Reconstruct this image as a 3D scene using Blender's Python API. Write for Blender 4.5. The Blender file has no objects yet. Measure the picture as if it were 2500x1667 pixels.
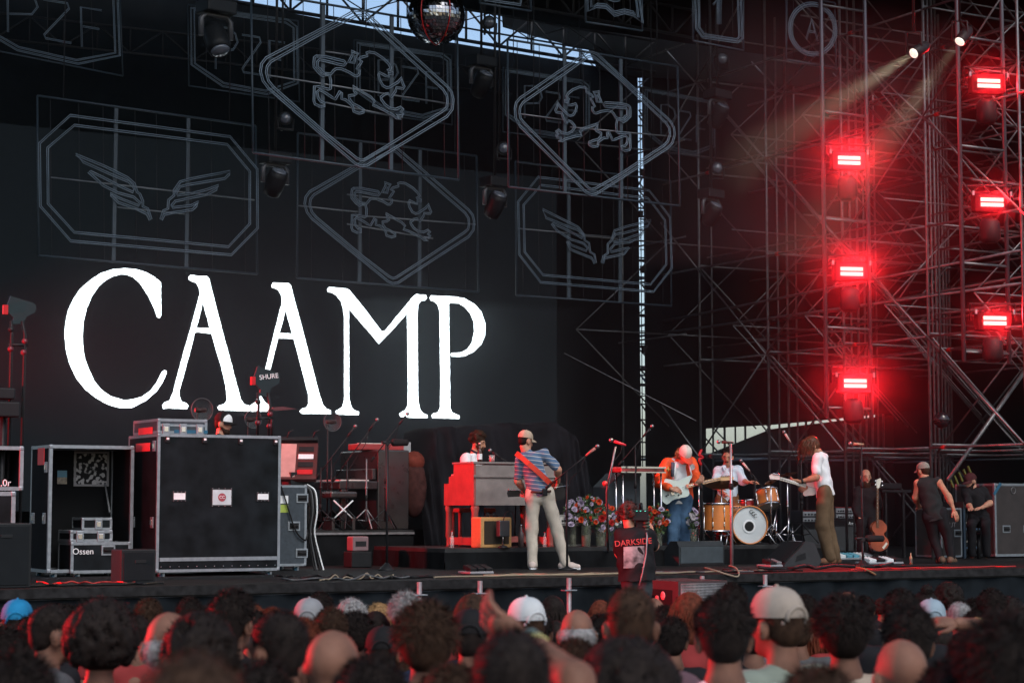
import bpy, bmesh, math, random
import numpy as np
from mathutils import Vector, Matrix, Euler
C = bpy.context.scene.collection
SC = bpy.context.scene
rnd = random.Random(7)
R = math.radians
# ------------------------------------------------------------------ camera, sky, sun, exposure
F = 4700.0; CX, CY = 1250.0, 833.5; PITCH = math.atan((1240 - 833.5) / F)
CAMZ = 2.2; ZS = 1.4                      # eye height, stage floor height
cam = bpy.data.cameras.new('camera'); camo = bpy.data.objects.new('camera', cam); C.objects.link(camo)
camo.location = (0, 0, CAMZ); camo.rotation_euler = (R(90) + PITCH, 0, 0)
cam.sensor_width = 36; cam.lens = 36 * F / 2500; cam.clip_start = .1; cam.clip_end = 2000
cam.dof.use_dof = True; cam.dof.focus_distance = 25.5; cam.dof.aperture_fstop = 4.0
SC.camera = camo
SUN_EL, SUN_AZ = R(46), R(205)            # low evening sun behind the audience
W = bpy.data.worlds.new('World'); SC.world = W; W.use_nodes = True
nt = W.node_tree; bg = nt.nodes['Background']
sk = nt.nodes.new('ShaderNodeTexSky'); sk.sky_type = 'NISHITA'; sk.sun_disc = False
sk.sun_elevation = SUN_EL; sk.sun_rotation = R(155); sk.air_density = 1.0; sk.dust_density = 2.5; sk.ozone_density = 1.5
nt.links.new(sk.outputs[0], bg.inputs[0]); bg.inputs[1].default_value = 0.115
sl = bpy.data.lights.new('sun', 'SUN'); sl.energy = 0.72; sl.angle = R(25); sl.color = (1, .97, .93)
so = bpy.data.objects.new('sun', sl); C.objects.link(so)
so.rotation_euler = Vector((-math.sin(R(25)) * math.cos(SUN_EL), math.cos(R(25)) * math.cos(SUN_EL), -math.sin(SUN_EL))).to_track_quat('-Z', 'Y').to_euler()
SC.view_settings.view_transform = 'Standard'; SC.view_settings.look = 'None'; SC.view_settings.gamma = 1
SC.view_settings.exposure = 0.8
SC.view_settings.use_curve_mapping = False
SC.cycles.max_bounces = 5; SC.cycles.diffuse_bounces = 2; SC.cycles.glossy_bounces = 2; SC.cycles.transmission_bounces = 4
SC.cycles.volume_bounces = 0; SC.cycles.transparent_max_bounces = 8
SC.cycles.use_denoising = True; SC.cycles.sample_clamp_indirect = 4
SC.cycles.caustics_reflective = False; SC.cycles.caustics_refractive = False
# ------------------------------------------------------------------ pixel <-> place
cp, sp = math.cos(PITCH), math.sin(PITCH)
def ray(px, py):
    a = (px - CX) / F; b = (CY - py) / F
    return Vector((a, cp - b * sp, sp + b * cp))
EYE = Vector((0, 0, CAMZ))
def at(px, py, Y):
    d = ray(px, py); return EYE + d * (Y / d.y)
def onz(px, py, z=ZS):
    d = ray(px, py); return EYE + d * ((z - CAMZ) / d.z)
TH = R(30); U = Vector((math.cos(TH), math.sin(TH), 0)); B = Vector((-math.sin(TH), math.cos(TH), 0)); UP = Vector((0, 0, 1))
O = Vector((0, 22.2, 0))
def S(s, w, z): return O + U * s + B * w + UP * z           # stage frame: along the front edge, back, up
def inv(P): d = P - O; return d.dot(U), d.dot(B), P.z
def onw(px, py, w):                                          # point of the upright stage-parallel plane w metres behind the edge
    d = ray(px, py); t = ((O - EYE).dot(B) + w) / d.dot(B); return EYE + d * t
def wat(px, py, z=ZS): return inv(onz(px, py, z))[1]
def pxm(P): return F / P.y                                   # pixels per metre there
# ------------------------------------------------------------------ materials
MATS = {}
def mat(name, col, rough=.6, metal=0, var=.12, scale=8, emit=None, estr=1, bump=0, spec=.5, alpha=None, trans=0, sheen=0):
    if name in MATS: return MATS[name]
    m = bpy.data.materials.new(name); m.use_nodes = True; t = m.node_tree; b = t.nodes['Principled BSDF']
    b.inputs['Roughness'].default_value = rough; b.inputs['Metallic'].default_value = metal
    b.inputs['Specular IOR Level'].default_value = min(spec, .08) if rough >= .7 else min(spec, .22) if rough >= .45 and not metal else spec
    c = (*col, 1)
    if var > 0:
        tc = t.nodes.new('ShaderNodeTexCoord'); n = t.nodes.new('ShaderNodeTexNoise'); n.inputs['Scale'].default_value = scale
        n.inputs['Detail'].default_value = 5; t.links.new(tc.outputs['Object'], n.inputs['Vector'])
        r = t.nodes.new('ShaderNodeValToRGB'); r.color_ramp.elements[0].position = .3; r.color_ramp.elements[1].position = .7
        r.color_ramp.elements[0].color = (*[x * (1 - var) for x in col], 1); r.color_ramp.elements[1].color = (*[min(1, x * (1 + var)) for x in col], 1)
        t.links.new(n.outputs[0], r.inputs[0]); t.links.new(r.outputs[0], b.inputs['Base Color'])
        rr = t.nodes.new('ShaderNodeMapRange'); rr.inputs[3].default_value = max(0, rough - .1); rr.inputs[4].default_value = min(1, rough + .1)
        t.links.new(n.outputs[0], rr.inputs[0]); t.links.new(rr.outputs[0], b.inputs['Roughness'])
        if bump:
            bm = t.nodes.new('ShaderNodeBump'); bm.inputs['Strength'].default_value = bump; bm.inputs['Distance'].default_value = .02
            t.links.new(n.outputs[0], bm.inputs['Height']); t.links.new(bm.outputs[0], b.inputs['Normal'])
    else: b.inputs['Base Color'].default_value = c
    if emit: b.inputs['Emission Color'].default_value = (*emit, 1); b.inputs['Emission Strength'].default_value = estr
    if trans: b.inputs['Transmission Weight'].default_value = trans; b.inputs['IOR'].default_value = 1.3
    if sheen: b.inputs['Sheen Weight'].default_value = sheen
    if alpha is not None: b.inputs['Alpha'].default_value = alpha
    MATS[name] = m; return m
# ------------------------------------------------------------------ mesh builder (world coordinates unless told otherwise)
class G:
    def __init__(s): s.v = []; s.f = []; s.sm = []
    def add(s, vs, fs, smooth=False):
        o = len(s.v); s.v += [Vector(v) for v in vs]; s.f += [tuple(i + o for i in f) for f in fs]; s.sm += [smooth] * len(fs); return s
    def hexa(s, p):                                            # 8 corners: bottom 0-3, top 4-7
        return s.add(p, [(3, 2, 1, 0), (4, 5, 6, 7), (0, 1, 5, 4), (1, 2, 6, 5), (2, 3, 7, 6), (3, 0, 4, 7)])
    def box(s, c, d, M=None):
        c = Vector(c); x, y, z = [q / 2 for q in d]
        p = [Vector(q) for q in ((-x, -y, -z), (x, -y, -z), (x, y, -z), (-x, y, -z), (-x, -y, z), (x, -y, z), (x, y, z), (-x, y, z))]
        if M is not None: p = [M @ q for q in p]
        return s.hexa([c + q for q in p])
    def bbox(s, c, d, bv=.01, M=None):                         # box with chamfered edges
        x, y, z = [q / 2 for q in d]; bv = min(bv, x * .9, y * .9, z * .9); bm = bmesh.new()
        bmesh.ops.create_cube(bm, size=1); bmesh.ops.scale(bm, vec=Vector(d), verts=bm.verts)
        bmesh.ops.bevel(bm, geom=bm.edges[:], offset=bv, segments=2, profile=.5, affect='EDGES')
        c = Vector(c); bm.verts.index_update()
        vs = [c + ((M @ v.co) if M is not None else v.co) for v in bm.verts]; s.add(vs, [tuple(v.index for v in f.verts) for f in bm.faces]); bm.free(); return s
    def sbox(s, s0, s1, w0, w1, z0, z1):                       # box in the stage frame
        return s.hexa([S(s0, w0, z0), S(s1, w0, z0), S(s1, w1, z0), S(s0, w1, z0), S(s0, w0, z1), S(s1, w0, z1), S(s1, w1, z1), S(s0, w1, z1)])
    def tube(s, a, b, r, r2=None, n=8, cap=True):
        return s.path([a, b], [r, r if r2 is None else r2], n, cap)
    def path(s, pts, r, n=6, cap=True, closed=False):
        pts = [Vector(p) for p in pts]; k = len(pts); rr = r if isinstance(r, (list, tuple)) else [r] * k
        vs = []; prev = None
        for i, p in enumerate(pts):
            if closed: t = (pts[(i + 1) % k] - pts[i - 1])
            else: t = pts[min(i + 1, k - 1)] - pts[max(i - 1, 0)]
            if t.length < 1e-9: t = Vector((0, 0, 1))
            t.normalize()
            if prev is None: q = t.orthogonal().normalized()
            else:
                q = prev - t * prev.dot(t)
                q = q.normalized() if q.length > 1e-6 else t.orthogonal().normalized()
            prev = q; e = t.cross(q)
            vs += [p + (q * math.cos(2 * math.pi * j / n) + e * math.sin(2 * math.pi * j / n)) * rr[i] for j in range(n)]
        fs = []
        for i in range(k if closed else k - 1):
            a, b = i * n, ((i + 1) % k) * n
            fs += [(a + j, a + (j + 1) % n, b + (j + 1) % n, b + j) for j in range(n)]
        s.add(vs, fs, True)
        if cap and not closed:
            o = len(s.v) - len(vs); s.f += [tuple(o + j for j in reversed(range(n))), tuple(o + (k - 1) * n + j for j in range(n))]; s.sm += [False, False]
        return s
    def lathe(s, prof, n=20, M=None, smooth=True, c=(0, 0, 0), caps=True):
        c = Vector(c); vs = []
        for r, z in prof:
            for j in range(n):
                q = Vector((r * math.cos(2 * math.pi * j / n), r * math.sin(2 * math.pi * j / n), z)); vs.append(c + (M @ q if M is not None else q))
        fs = [(i * n + j, i * n + (j + 1) % n, (i + 1) * n + (j + 1) % n, (i + 1) * n + j) for i in range(len(prof) - 1) for j in range(n)]
        s.add(vs, fs, smooth)
        if caps:
            o = len(s.v) - len(vs)
            for k, rev in ((0, True), (len(prof) - 1, False)):
                if prof[k][0] > 1e-5: q = [o + k * n + j for j in range(n)]; s.f.append(tuple(reversed(q) if rev else q)); s.sm.append(False)
        return s
    def ball(s, c, r, n=10, m=7, M=None):
        rx, ry, rz = (r, r, r) if not isinstance(r, (tuple, list)) else r; c = Vector(c); vs = []; fs = []
        for i in range(m + 1):
            a = math.pi * i / m
            for j in range(n):
                b = 2 * math.pi * j / n; q = Vector((rx * math.sin(a) * math.cos(b), ry * math.sin(a) * math.sin(b), -rz * math.cos(a))); vs.append(c + (M @ q if M is not None else q))
        for i in range(m):
            for j in range(n): fs.append((i * n + j, i * n + (j + 1) % n, (i + 1) * n + (j + 1) % n, (i + 1) * n + j))
        return s.add(vs, fs, True)
    def slab(s, pts, n, t):                                    # polygon (world points) pushed along n by t
        n = Vector(n) * t; k = len(pts); pts = [Vector(p) for p in pts]
        vs = pts + [p + n for p in pts]
        return s.add(vs, [tuple(reversed(range(k))), tuple(range(k, 2 * k))] + [(i, (i + 1) % k, (i + 1) % k + k, i + k) for i in range(k)])
    def quadgrid(s, fn, nu, nv, smooth=True):
        vs = [fn(i / nu, j / nv) for i in range(nu + 1) for j in range(nv + 1)]
        return s.add(vs, [(i * (nv + 1) + j, (i + 1) * (nv + 1) + j, (i + 1) * (nv + 1) + j + 1, i * (nv + 1) + j + 1) for i in range(nu) for j in range(nv)], smooth)
def mesh(name, g, m):
    me = bpy.data.meshes.new(name); me.from_pydata([tuple(v) for v in g.v], [], g.f)
    me.polygons.foreach_set('use_smooth', g.sm); me.update()
    if m is not None: me.materials.append(m)
    return me
WM = {}                                                        # world matrices (parents never move afterwards)
def link(name, g, m, parent=None, local=False, label=None, fix=True):
    if parent is not None and not local:
        iv = WM[parent.name].inverted(); g.v = [iv @ v for v in g.v]
    me = mesh(name, g, m)
    if fix and len(g.f) < 60000:
        bm = bmesh.new(); bm.from_mesh(me); bmesh.ops.recalc_face_normals(bm, faces=bm.faces); bm.to_mesh(me); bm.free()
    o = bpy.data.objects.new(name, me); C.objects.link(o)
    if parent is not None: o.parent = parent; WM[o.name] = WM[parent.name].copy()
    else: WM[o.name] = Matrix()
    if label: o['label'] = label
    return o
def tag(o, label=None, cat=None, group=None, kind=None):
    if label: o['label'] = label
    if cat: o['category'] = cat
    if group: o['group'] = group
    if kind: o['kind'] = kind
    return o
def thing(name, label, cat, loc, rotz=0, group=None):
    o = bpy.data.objects.new(name, None); C.objects.link(o); o.location = loc; o.rotation_euler = (0, 0, rotz); o.empty_display_size = .1
    tag(o, label, cat, group); WM[o.name] = Matrix.LocRotScale(Vector(loc), Euler((0, 0, rotz)), None); return o
def solid(name, g, m, label, cat, group=None):                 # one-mesh thing with its origin at its base
    lo = min(v.z for v in g.v); c = sum((Vector(v) for v in g.v), Vector()) / len(g.v); c.z = lo
    g.v = [Vector(v) - c for v in g.v]; o = link(name, g, m); o.location = c; WM[o.name] = Matrix.Translation(c); return tag(o, label, cat, group)
def dup(root, loc, rotz=None, label=None, group=None):
    r = root.copy(); C.objects.link(r); r.location = loc
    if rotz is not None: r.rotation_euler = (0, 0, rotz)
    if label: r['label'] = label
    if group: r['group'] = group
    WM[r.name] = Matrix.LocRotScale(Vector(loc), r.rotation_euler, r.scale)
    for ch in list(root.children):
        c = ch.copy(); C.objects.link(c); c.parent = r
        for g in list(ch.children): d = g.copy(); C.objects.link(d); d.parent = c
    return r
def struct(name, g, m):
    o = link(name, g, m); o['kind'] = 'structure'; return o
# common materials
BLACK = mat('black_paint', (.008, .0095, .011), .6); CLOTH = mat('black_cloth', (.0055, .0068, .008), .9, var=.3, scale=3, bump=.3, spec=.03)
BMET = mat('black_metal', (.016, .017, .019), .45, .2, spec=.2); CHROME = mat('chrome', (.6, .6, .62), .18, 1, var=.05)
ALU = mat('aluminium', (.24, .27, .3), .42, .7, var=.15, scale=20); GALV = mat('galvanised_steel', (.2, .205, .215), .5, .5, var=.25, scale=14)
REDP = mat('red_paint', (.4, .015, .02), .5); RUBBER = mat('rubber', (.015, .015, .016), .7)
PLAST = mat('black_plastic', (.0085, .0105, .0125), .5, spec=.2)
# ------------------------------------------------------------------ ground, stage, roof, drapes
g = G(); N = 40
g.quadgrid(lambda a, b: Vector((-120 + 240 * a, -60 + 240 * b, 0)), 12, 12, False)
struct('ground', g, mat('asphalt', (.05, .05, .05), .9, var=.3, scale=2, bump=.4))
g = G(); g.sbox(-16, 17, 0, 15, ZS - .12, ZS)
deck = struct('stage_floor', g, mat('stage_ply', (.009, .0095, .01), .6, spec=.25, var=.5, scale=5, bump=.2))
g = G()
g.quadgrid(lambda a, b: S(-16 + 33 * a, .03 + .025 * math.sin(a * 330) + .015 * math.sin(a * 117 + 2), (ZS - .122) * b), 400, 2)
tag(solid('stage_skirt', g, mat('skirt_cloth', (.009, .012, .015), .85, spec=.05, var=.3, scale=4), 'black cloth skirt hanging along the front of the stage', 'skirt'), kind=None)
g = G(); g.sbox(-16, 17, -.035, -.004, ZS - .1, ZS - .006)
solid('edge_trim', g, mat('worn_edge', (.016, .016, .017), .7, var=.5, scale=12), 'worn dark trim along the stage front edge', 'trim')
ROOFZ = onw(1060, 30, 10.6).z
def roofz(w): return ROOFZ + (10.6 - w) * .22
g = G(); g.slab([S(-17, -1.5, roofz(-1.5)), S(18, -1.5, roofz(-1.5)), S(18, 10.4, roofz(10.4)), S(-17, 10.4, roofz(10.4))], UP, .15)
solid('stage_roof', g, CLOTH, 'black fabric roof over the stage', 'roof')
def drape(poly, w, label, t=.04):                              # a hung cloth whose outline is given on the plane w
    g = G(); g.slab([onw(x, y, w) for x, y in poly], B, t); return solid('black_drape', g, CLOTH, label, 'drape')
# back cloth: top edge leaves a strip of sky under the roof, a slit beside the screen and a wedge low on the right
drape([(-500, -160), (557, 6), (700, 30), (990, 86), (1300, 137), (1447, 161), (1556, 178), (1566, 1160), (1340, 1420), (-500, 1420)], 11.2, 'black backcloth behind the video screen')
drape([(1572, 184), (1600, 110), (2000, 150), (2800, 200), (2800, 940), (2016, 1025), (1885, 1037), (1724, 1046), (1722, 1390), (1582, 1390), (1580, 1150)], 11.2, 'tall black drape behind the scaffold towers')
g = G(); g.slab([onw(x, y, 11.0) for x, y in [(1225, 0), (1230, 66), (1312, 90), (1440, 122), (1462, 172), (1556, 190), (1590, 190), (2800, 260), (2800, -900), (1225, -900)]], B, .04)
solid('black_drape', g, CLOTH, 'black drape closing the roof above the slit of sky', 'drape')
g = G(); g.slab([onw(x, y, 12.4) for x, y in [(1700, 1122), (1727, 1110), (1885, 1047), (2050, 1027), (2800, 950), (2800, 1420), (1700, 1420)]], B, .05)
g2 = G()
solid('tent_wall', g, CLOTH, 'dark sloping tent seen below the wedge of white sky', 'tent')
g = G(); g.sbox(-15.5, -15.4, -1, 13, 0, 16); solid('side_drape', g, CLOTH, 'unseen black drape closing the left side of the stage', 'drape')  # left drape is out of view, added to keep the stage dark
g = G(); g.sbox(16.6, 16.7, 1, 13, 0, 16); solid('side_drape', g, CLOTH, 'black drape closing the right side of the stage', 'drape')
# ------------------------------------------------------------------ roof truss across the strip of sky
def truss(p0, p1, h, label, n=16, r=.035):
    t = thing('roof_truss', label, 'truss', p0, TH)
    a, b = Vector(p0), Vector(p1); up = UP * h
    for q0, q1 in ((a, b), (a + up, b + up)): link('chord', G().tube(q0, q1, r), BMET, t)
    for i in range(n):
        c0 = a.lerp(b, i / n); c1 = a.lerp(b, (i + 1) / n)
        link('upright', G().tube(c0, c0 + up, r * .7, n=6), BMET, t)
        link('diagonal', G().tube(c0 if i % 2 else c0 + up, (c1 + up) if i % 2 else c1, r * .6, n=6), BMET, t)
    return t
truss(onw(430, -20, 10.7), onw(1600, 178, 10.7), .62, 'black roof truss crossing the strip of white sky', 14)
truss(onw(500, -130, 8.3), onw(1700, 95, 8.3), .5, 'black lighting truss hanging under the roof edge', 18, .03)
truss(onw(560, -30, 9.9), onw(1480, 128, 9.9), .34, 'thin service truss running in front of the strip of sky', 9, .018)
truss(onw(-100, 85, 9.6), onw(1250, 230, 9.6), .4, 'dark truss low behind the hanging sign frames', 18, .018)
# ladder truss standing in the slit of sky
t = thing('slit_truss', 'thin ladder truss standing in the upright slit of white sky', 'truss', onw(1570, 1150, 10.9), TH)
for x0, x1 in ((1562, 1569), (1570, 1577)): link('upright', G().tube(onw(x0, 190, 10.9), onw(x1, 1150, 10.9), .009, n=6), BMET, t)
yy = 200
while yy < 1130:
    k = (yy - 190) / 960; x = 1566 + 7 * k; link('rung', G().tube(onw(x - 7, yy, 10.88), onw(x + 8, yy + 1, 10.88), rnd.choice((.01, .014, .03)), n=6), BMET, t)
    if rnd.random() < .3: link('diagonal', G().tube(onw(x - 7, yy, 10.86), onw(x + 8, yy + 22, 10.86), .016, n=6), BMET, t)
    if rnd.random() < .22: link('clamp', G().box(onw(x + rnd.uniform(-4, 4), yy + 8, 10.85), (.07, .05, .13), Matrix.Rotation(TH, 3, 'Z')), BMET, t)
    yy += rnd.choice((14, 20, 27, 38, 55))
# ------------------------------------------------------------------ video screen with lettering
WSC = 10.0
tl = onw(-300, 219, WSC); br = onw(1360, 1100, WSC); tr = onw(1360, 437, WSC)
s0, _, _ = inv(tl); s1 = inv(br)[0]; ztop = tr.z; zbot = ZS + .75
scr = thing('video_screen', 'huge black video wall with glowing white band lettering', 'screen', S((s0 + s1) / 2, WSC, zbot), TH)
g = G(); g.sbox(s0, s1, WSC, WSC + .12, zbot, ztop)
link('panel', g, mat('led_black', (.009, .011, .013), .8, spec=.06, emit=(.55, .8, 1), estr=.003), scr)
g = G()
for i in range(9): x = s0 + (s1 - s0) * (i + .5) / 9; g.sbox(x - .04, x + .04, WSC + .13, WSC + .25, ZS, ztop)
link('stand', g, BMET, scr)
GLOW = mat('lit_letter', (.8, .8, .8), .6, var=0, emit=(.84, .96, 1), estr=2.1)
def glyph(outer, off, sc, holes=(), rough=1.2):
    def tr_(p):
        out = []; n = len(p)                                   # densify and give the printed rough edge
        for i in range(n):
            a, b = p[i], p[(i + 1) % n]; L = math.hypot(b[0] - a[0], b[1] - a[1]) / sc; k = max(1, int(L / 5))
            for j in range(k):
                q = (a[0] + (b[0] - a[0]) * j / k, a[1] + (b[1] - a[1]) * j / k); out.append((off[0] + q[0] / sc + rnd.uniform(-.35, .35) * rough, off[1] + q[1] / sc + rnd.uniform(-.35, .35) * rough))
        return out
    bm = bmesh.new(); es = []
    for loop in [outer] + list(holes):
        vs = [bm.verts.new(onw(x, y, WSC - .012)) for x, y in tr_(loop)]
        es += [bm.edges.new((vs[i], vs[(i + 1) % len(vs)])) for i in range(len(vs))]
    bmesh.ops.triangle_fill(bm, edges=es, use_beauty=True, normal=-B)
    bm.verts.index_update(); g = G(); g.add([v.co.copy() for v in bm.verts], [tuple(v.index for v in f.verts) for f in bm.faces]); bm.free()
    return link('letter', g, GLOW, scr, fix=False)
glyph([(1045,205),(1045,420),(1048,540),(1030,566),(1005,555),(985,490),(920,350),(830,210),(760,150),(700,128),(640,122),(570,140),(490,180),(420,240),(350,340),(295,470),(265,600),(255,740),(262,870),(280,980),(320,1080),(370,1190),(440,1280),(540,1350),(670,1388),(760,1380),(860,1350),(940,1290),(1000,1210),(1055,1105),(1075,1088),(1100,1095),(1102,1120),(1060,1210),(1000,1300),(900,1390),(750,1467),(620,1467),(500,1430),(380,1360),(280,1280),(190,1170),(120,1020),(85,880),(72,740),(80,610),(110,480),(160,370),(230,270),(330,180),(440,110),(560,72),(680,62),(800,72),(900,105),(980,150)], (140, 640), 4.127)
Ao = [(330,150),(350,128),(440,140),(520,140),(540,165),(570,290),(660,640),(760,1010),(820,1240),(860,1380),(890,1430),(950,1445),(1010,1405),(1040,1310),(1100,1405),(1155,1450),(1160,1500),(1040,1505),(640,1490),(622,1465),(640,1440),(690,1430),(718,1390),(705,1250),(660,1050),(610,890),(560,720),(500,715),(420,705),(395,710),(360,860),(300,1080),(240,1290),(240,1350),(260,1400),(310,1420),(332,1445),(318,1478),(130,1470),(75,1475),(66,1440),(90,1412),(140,1390),(175,1310),(210,1170),(280,910),(350,670),(445,310),(435,260),(410,210),(370,195),(335,180)]
glyph(Ao, (380, 640), 4.127, [[(474,410),(440,560),(412,658),(480,662),(545,665),(520,570)]])
glyph([(178,235),(190,205),(260,208),(350,212),(375,235),(400,350),(460,560),(520,790),(600,1100),(660,1330),(700,1440),(730,1475),(775,1490),(775,1530),(600,1525),(480,1525),(460,1500),(480,1475),(530,1460),(548,1420),(545,1330),(500,1150),(440,920),(400,775),(300,768),(245,765),(215,880),(165,1083),(113,1075),(130,1010),(200,720),(280,410),(275,340),(245,280),(210,262),(182,255)], (620, 640), 4.127, [[(318,480),(290,600),(258,712),(320,716),(385,720),(350,600)]])
glyph([(80,115),(100,90),(200,98),(285,104),(320,125),(480,320),(660,560),(690,560),(830,390),(1000,185),(1030,165),(1080,172),(1130,172),(1143,205),(1125,232),(1080,238),(1050,280),(1042,400),(1045,700),(1046,1000),(1050,1300),(1070,1390),(1100,1430),(1150,1450),(1150,1480),(1000,1478),(860,1470),(846,1440),(870,1418),(910,1400),(935,1350),(940,1200),(935,800),(930,372),(800,520),(632,695),(560,610),(430,460),(313,322),(314,600),(316,1270),(340,1360),(370,1398),(420,1415),(418,1450),(300,1448),(175,1440),(168,1405),(200,1390),(240,1365),(262,1290),(262,900),(262,430),(250,320),(225,240),(180,180),(130,150),(90,143)], (780, 680), 4.355)
glyph([(1172,205),(1185,180),(1300,186),(1430,190),(1540,210),(1640,265),(1720,350),(1765,480),(1762,600),(1720,700),(1640,780),(1540,825),(1460,832),(1400,828),(1392,800),(1410,790),(1500,785),(1570,750),(1620,680),(1643,560),(1640,460),(1600,370),(1540,300),(1480,265),(1390,260),(1375,270),(1378,420),(1380,560),(1385,800),(1390,1370),(1410,1420),(1450,1440),(1490,1455),(1488,1490),(1350,1486),(1200,1482),(1188,1455),(1210,1432),(1260,1420),(1282,1370),(1285,1100),(1280,700),(1275,350),(1255,280),(1220,245),(1180,235)], (780, 680), 4.355)
# ------------------------------------------------------------------ hanging neon signs (unlit tube outlines in wire frames)
TUBE = mat('unlit_neon', (.12, .17, .22), .4, .1, var=.2, scale=3); FRAME = mat('sign_frame', (.025, .042, .058), .5, .2, var=.2); WIRE = mat('sign_wire', (.02, .022, .026), .5); BAR = mat('sign_bar', (.16, .18, .2), .4, .5)
def sign(label, corners, w, tubes, posts=(), bars=(), nw=8, r=.011, fr=.017, hang=True, gap=.026):
    TL, TR, BL, BR = corners; c = onw((BL[0] + BR[0]) / 2, (BL[1] + BR[1]) / 2, w)
    t = thing('neon_sign', label, 'sign', c, TH, 'unlit tube signs hung over the stage')
    P = lambda p: onw(p[0], p[1], w)
    lerp = lambda a, b, k: (a[0] + (b[0] - a[0]) * k, a[1] + (b[1] - a[1]) * k)
    for a, b in ((TL, TR), (TR, BR), (BR, BL), (BL, TL)): link('frame_bar', G().tube(P(a), P(b), fr, n=6), FRAME, t)
    for x in posts:
        k = (x - BL[0]) / (BR[0] - BL[0]); a, b = P(lerp(TL, TR, k)), P(lerp(BL, BR, k)); m = (a + b) / 2; L = (a - b).length
        link('post', G().box(m + B * .02, (.055, .03, L), Matrix.Rotation(TH, 3, 'Z')), FRAME, t)
    for i in range(nw): k = (i + .5 + .12 * math.sin(i * 9.1)) / nw; link('wire', G().tube(P(lerp(TL, TR, k)) + B * .03, P(lerp(BL, BR, k)) + B * .03, .006, n=5), WIRE, t)
    for a, b in bars: link('cross_bar', G().tube(P(a) + B * .02, P(b) + B * .02, .011, n=6), BAR, t)
    for pts, closed in tubes:                                  # each tube is a channel with two bright lips
        q = [P(p) - B * .03 for p in pts]; n = len(q); g = G()
        for sgn in (1, -1):
            o = []
            for i in range(n):
                d = (q[(i + 1) % n] - q[i - 1]) if closed else (q[min(i + 1, n - 1)] - q[max(i - 1, 0)])
                d.normalize(); o.append(q[i] + d.cross(B) * gap * .5 * sgn)
            g.path(o, r * .72, 5, closed=closed)
        link('tube', g, TUBE, t)
    if hang:
        for k in (.12, .88):
            a = P(lerp(TL, TR, k)); link('hanger', G().tube(a, Vector((a.x, a.y, roofz(w))), .009, n=5), WIRE, t)
    return t
cv = lambda pts, off, sc=3.357: [(off[0] + x / sc, off[1] + y / sc) for x, y in pts]
R5 = (0, 400); R7 = (1200, 400); R2 = (600, 0); R3 = (1200, 0); R4 = (1800, 0); R1 = (0, 0); R6 = (600, 400)
wl = [(615,-73),(860,27),(1040,117),(1095,165),(1118,235),(1140,250),(1165,310),(1165,352),(1205,370),(1232,455),(1222,462),(1200,415),(1120,375),(965,320),(905,260),(900,245),(930,265),(1000,295),(1130,345),(1145,325),(1090,275),(960,240),(840,180),(720,70),(735,65),(840,115),(965,180),(1085,235),(1095,200),(1050,150),(940,105),(680,-10)]
wr = [(1320,462),(1312,455),(1335,385),(1370,370),(1375,300),(1420,262),(1420,220),(1470,150),(1560,125),(1880,65),(1870,90),(1835,125),(1560,170),(1470,190),(1440,235),(1450,262),(1570,245),(1690,215),(1785,180),(1765,215),(1690,255),(1570,280),(1430,310),(1400,345),(1410,362),(1560,345),(1620,315),(1600,350),(1570,380),(1400,405),(1340,420)]
sign('wide octagon sign with a pair of wings hanging at left above the letter C', ((91, 234), (624, 308), (94, 624), (628, 669)), 7.5,
     [([(170,283),(560,335),(626,414),(627,558),(563,623),(171,589),(97,504),(95,351)], True), ([(180,307),(553,354),(608,420),(608,547),(556,603),(180,568),(116,498),(115,362)], True), (cv(wl, R5), True), (cv(wr, R5), True)],
     (283, 460), [cv([(420,110),(2090,295)], R5), cv([(965,355),(1530,410)], R5)])
wl2 = [(410,375),(640,490),(700,520),(755,590),(755,630),(790,650),(800,725),(835,745),(848,810),(835,815),(815,775),(640,705),(610,640),(625,640),(645,668),(770,715),(780,690),(750,655),(640,620),(530,550),(485,492),(497,490),(640,560),(735,610),(745,585),(700,545),(630,520),(440,445)]
wr2 = [(1300,465),(1085,520),(1000,550),(975,630),(945,660),(945,735),(910,760),(895,812),(908,815),(920,775),(1080,740),(1120,685),(1095,695),(970,725),(965,700),(1000,660),(1120,645),(1200,610),(1240,555),(1200,580),(1060,630),(990,640),(985,610),(1010,580),(1080,570),(1270,515)]
sign('octagon sign with a pair of wings hanging in front of the white slit of sky', ((1258, 395), (1637, 442), (1261, 721), (1639, 747)), 7.5,
     [(cv([(375,112),(1285,222),(1455,440),(1470,855),(1320,1050),(395,972),(220,745),(210,315)], R7), True), (cv([(400,178),(1275,285),(1415,465),(1425,825),(1295,990),(415,912),(265,725),(255,340)], R7), True), (cv(wl2, R7), True), (cv(wr2, R7), True)],
     (1391, 1516), [cv([(225,528),(1000,600)], R7)], nw=10)
do = [(880,97),(930,95),(975,110),(1220,330),(1640,710),(1678,760),(1692,820),(1685,900),(1640,960),(1220,1215),(985,1360),(935,1367),(890,1345),(640,1130),(180,730),(135,670),(113,590),(122,530),(160,480),(640,230)]
di = [(895,138),(930,130),(965,145),(1200,365),(1610,740),(1640,790),(1645,840),(1636,890),(1600,920),(1200,1170),(965,1312),(935,1318),(900,1300),(650,1100),(220,720),(180,670),(160,600),(168,550),(200,510),(640,265)]
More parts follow.
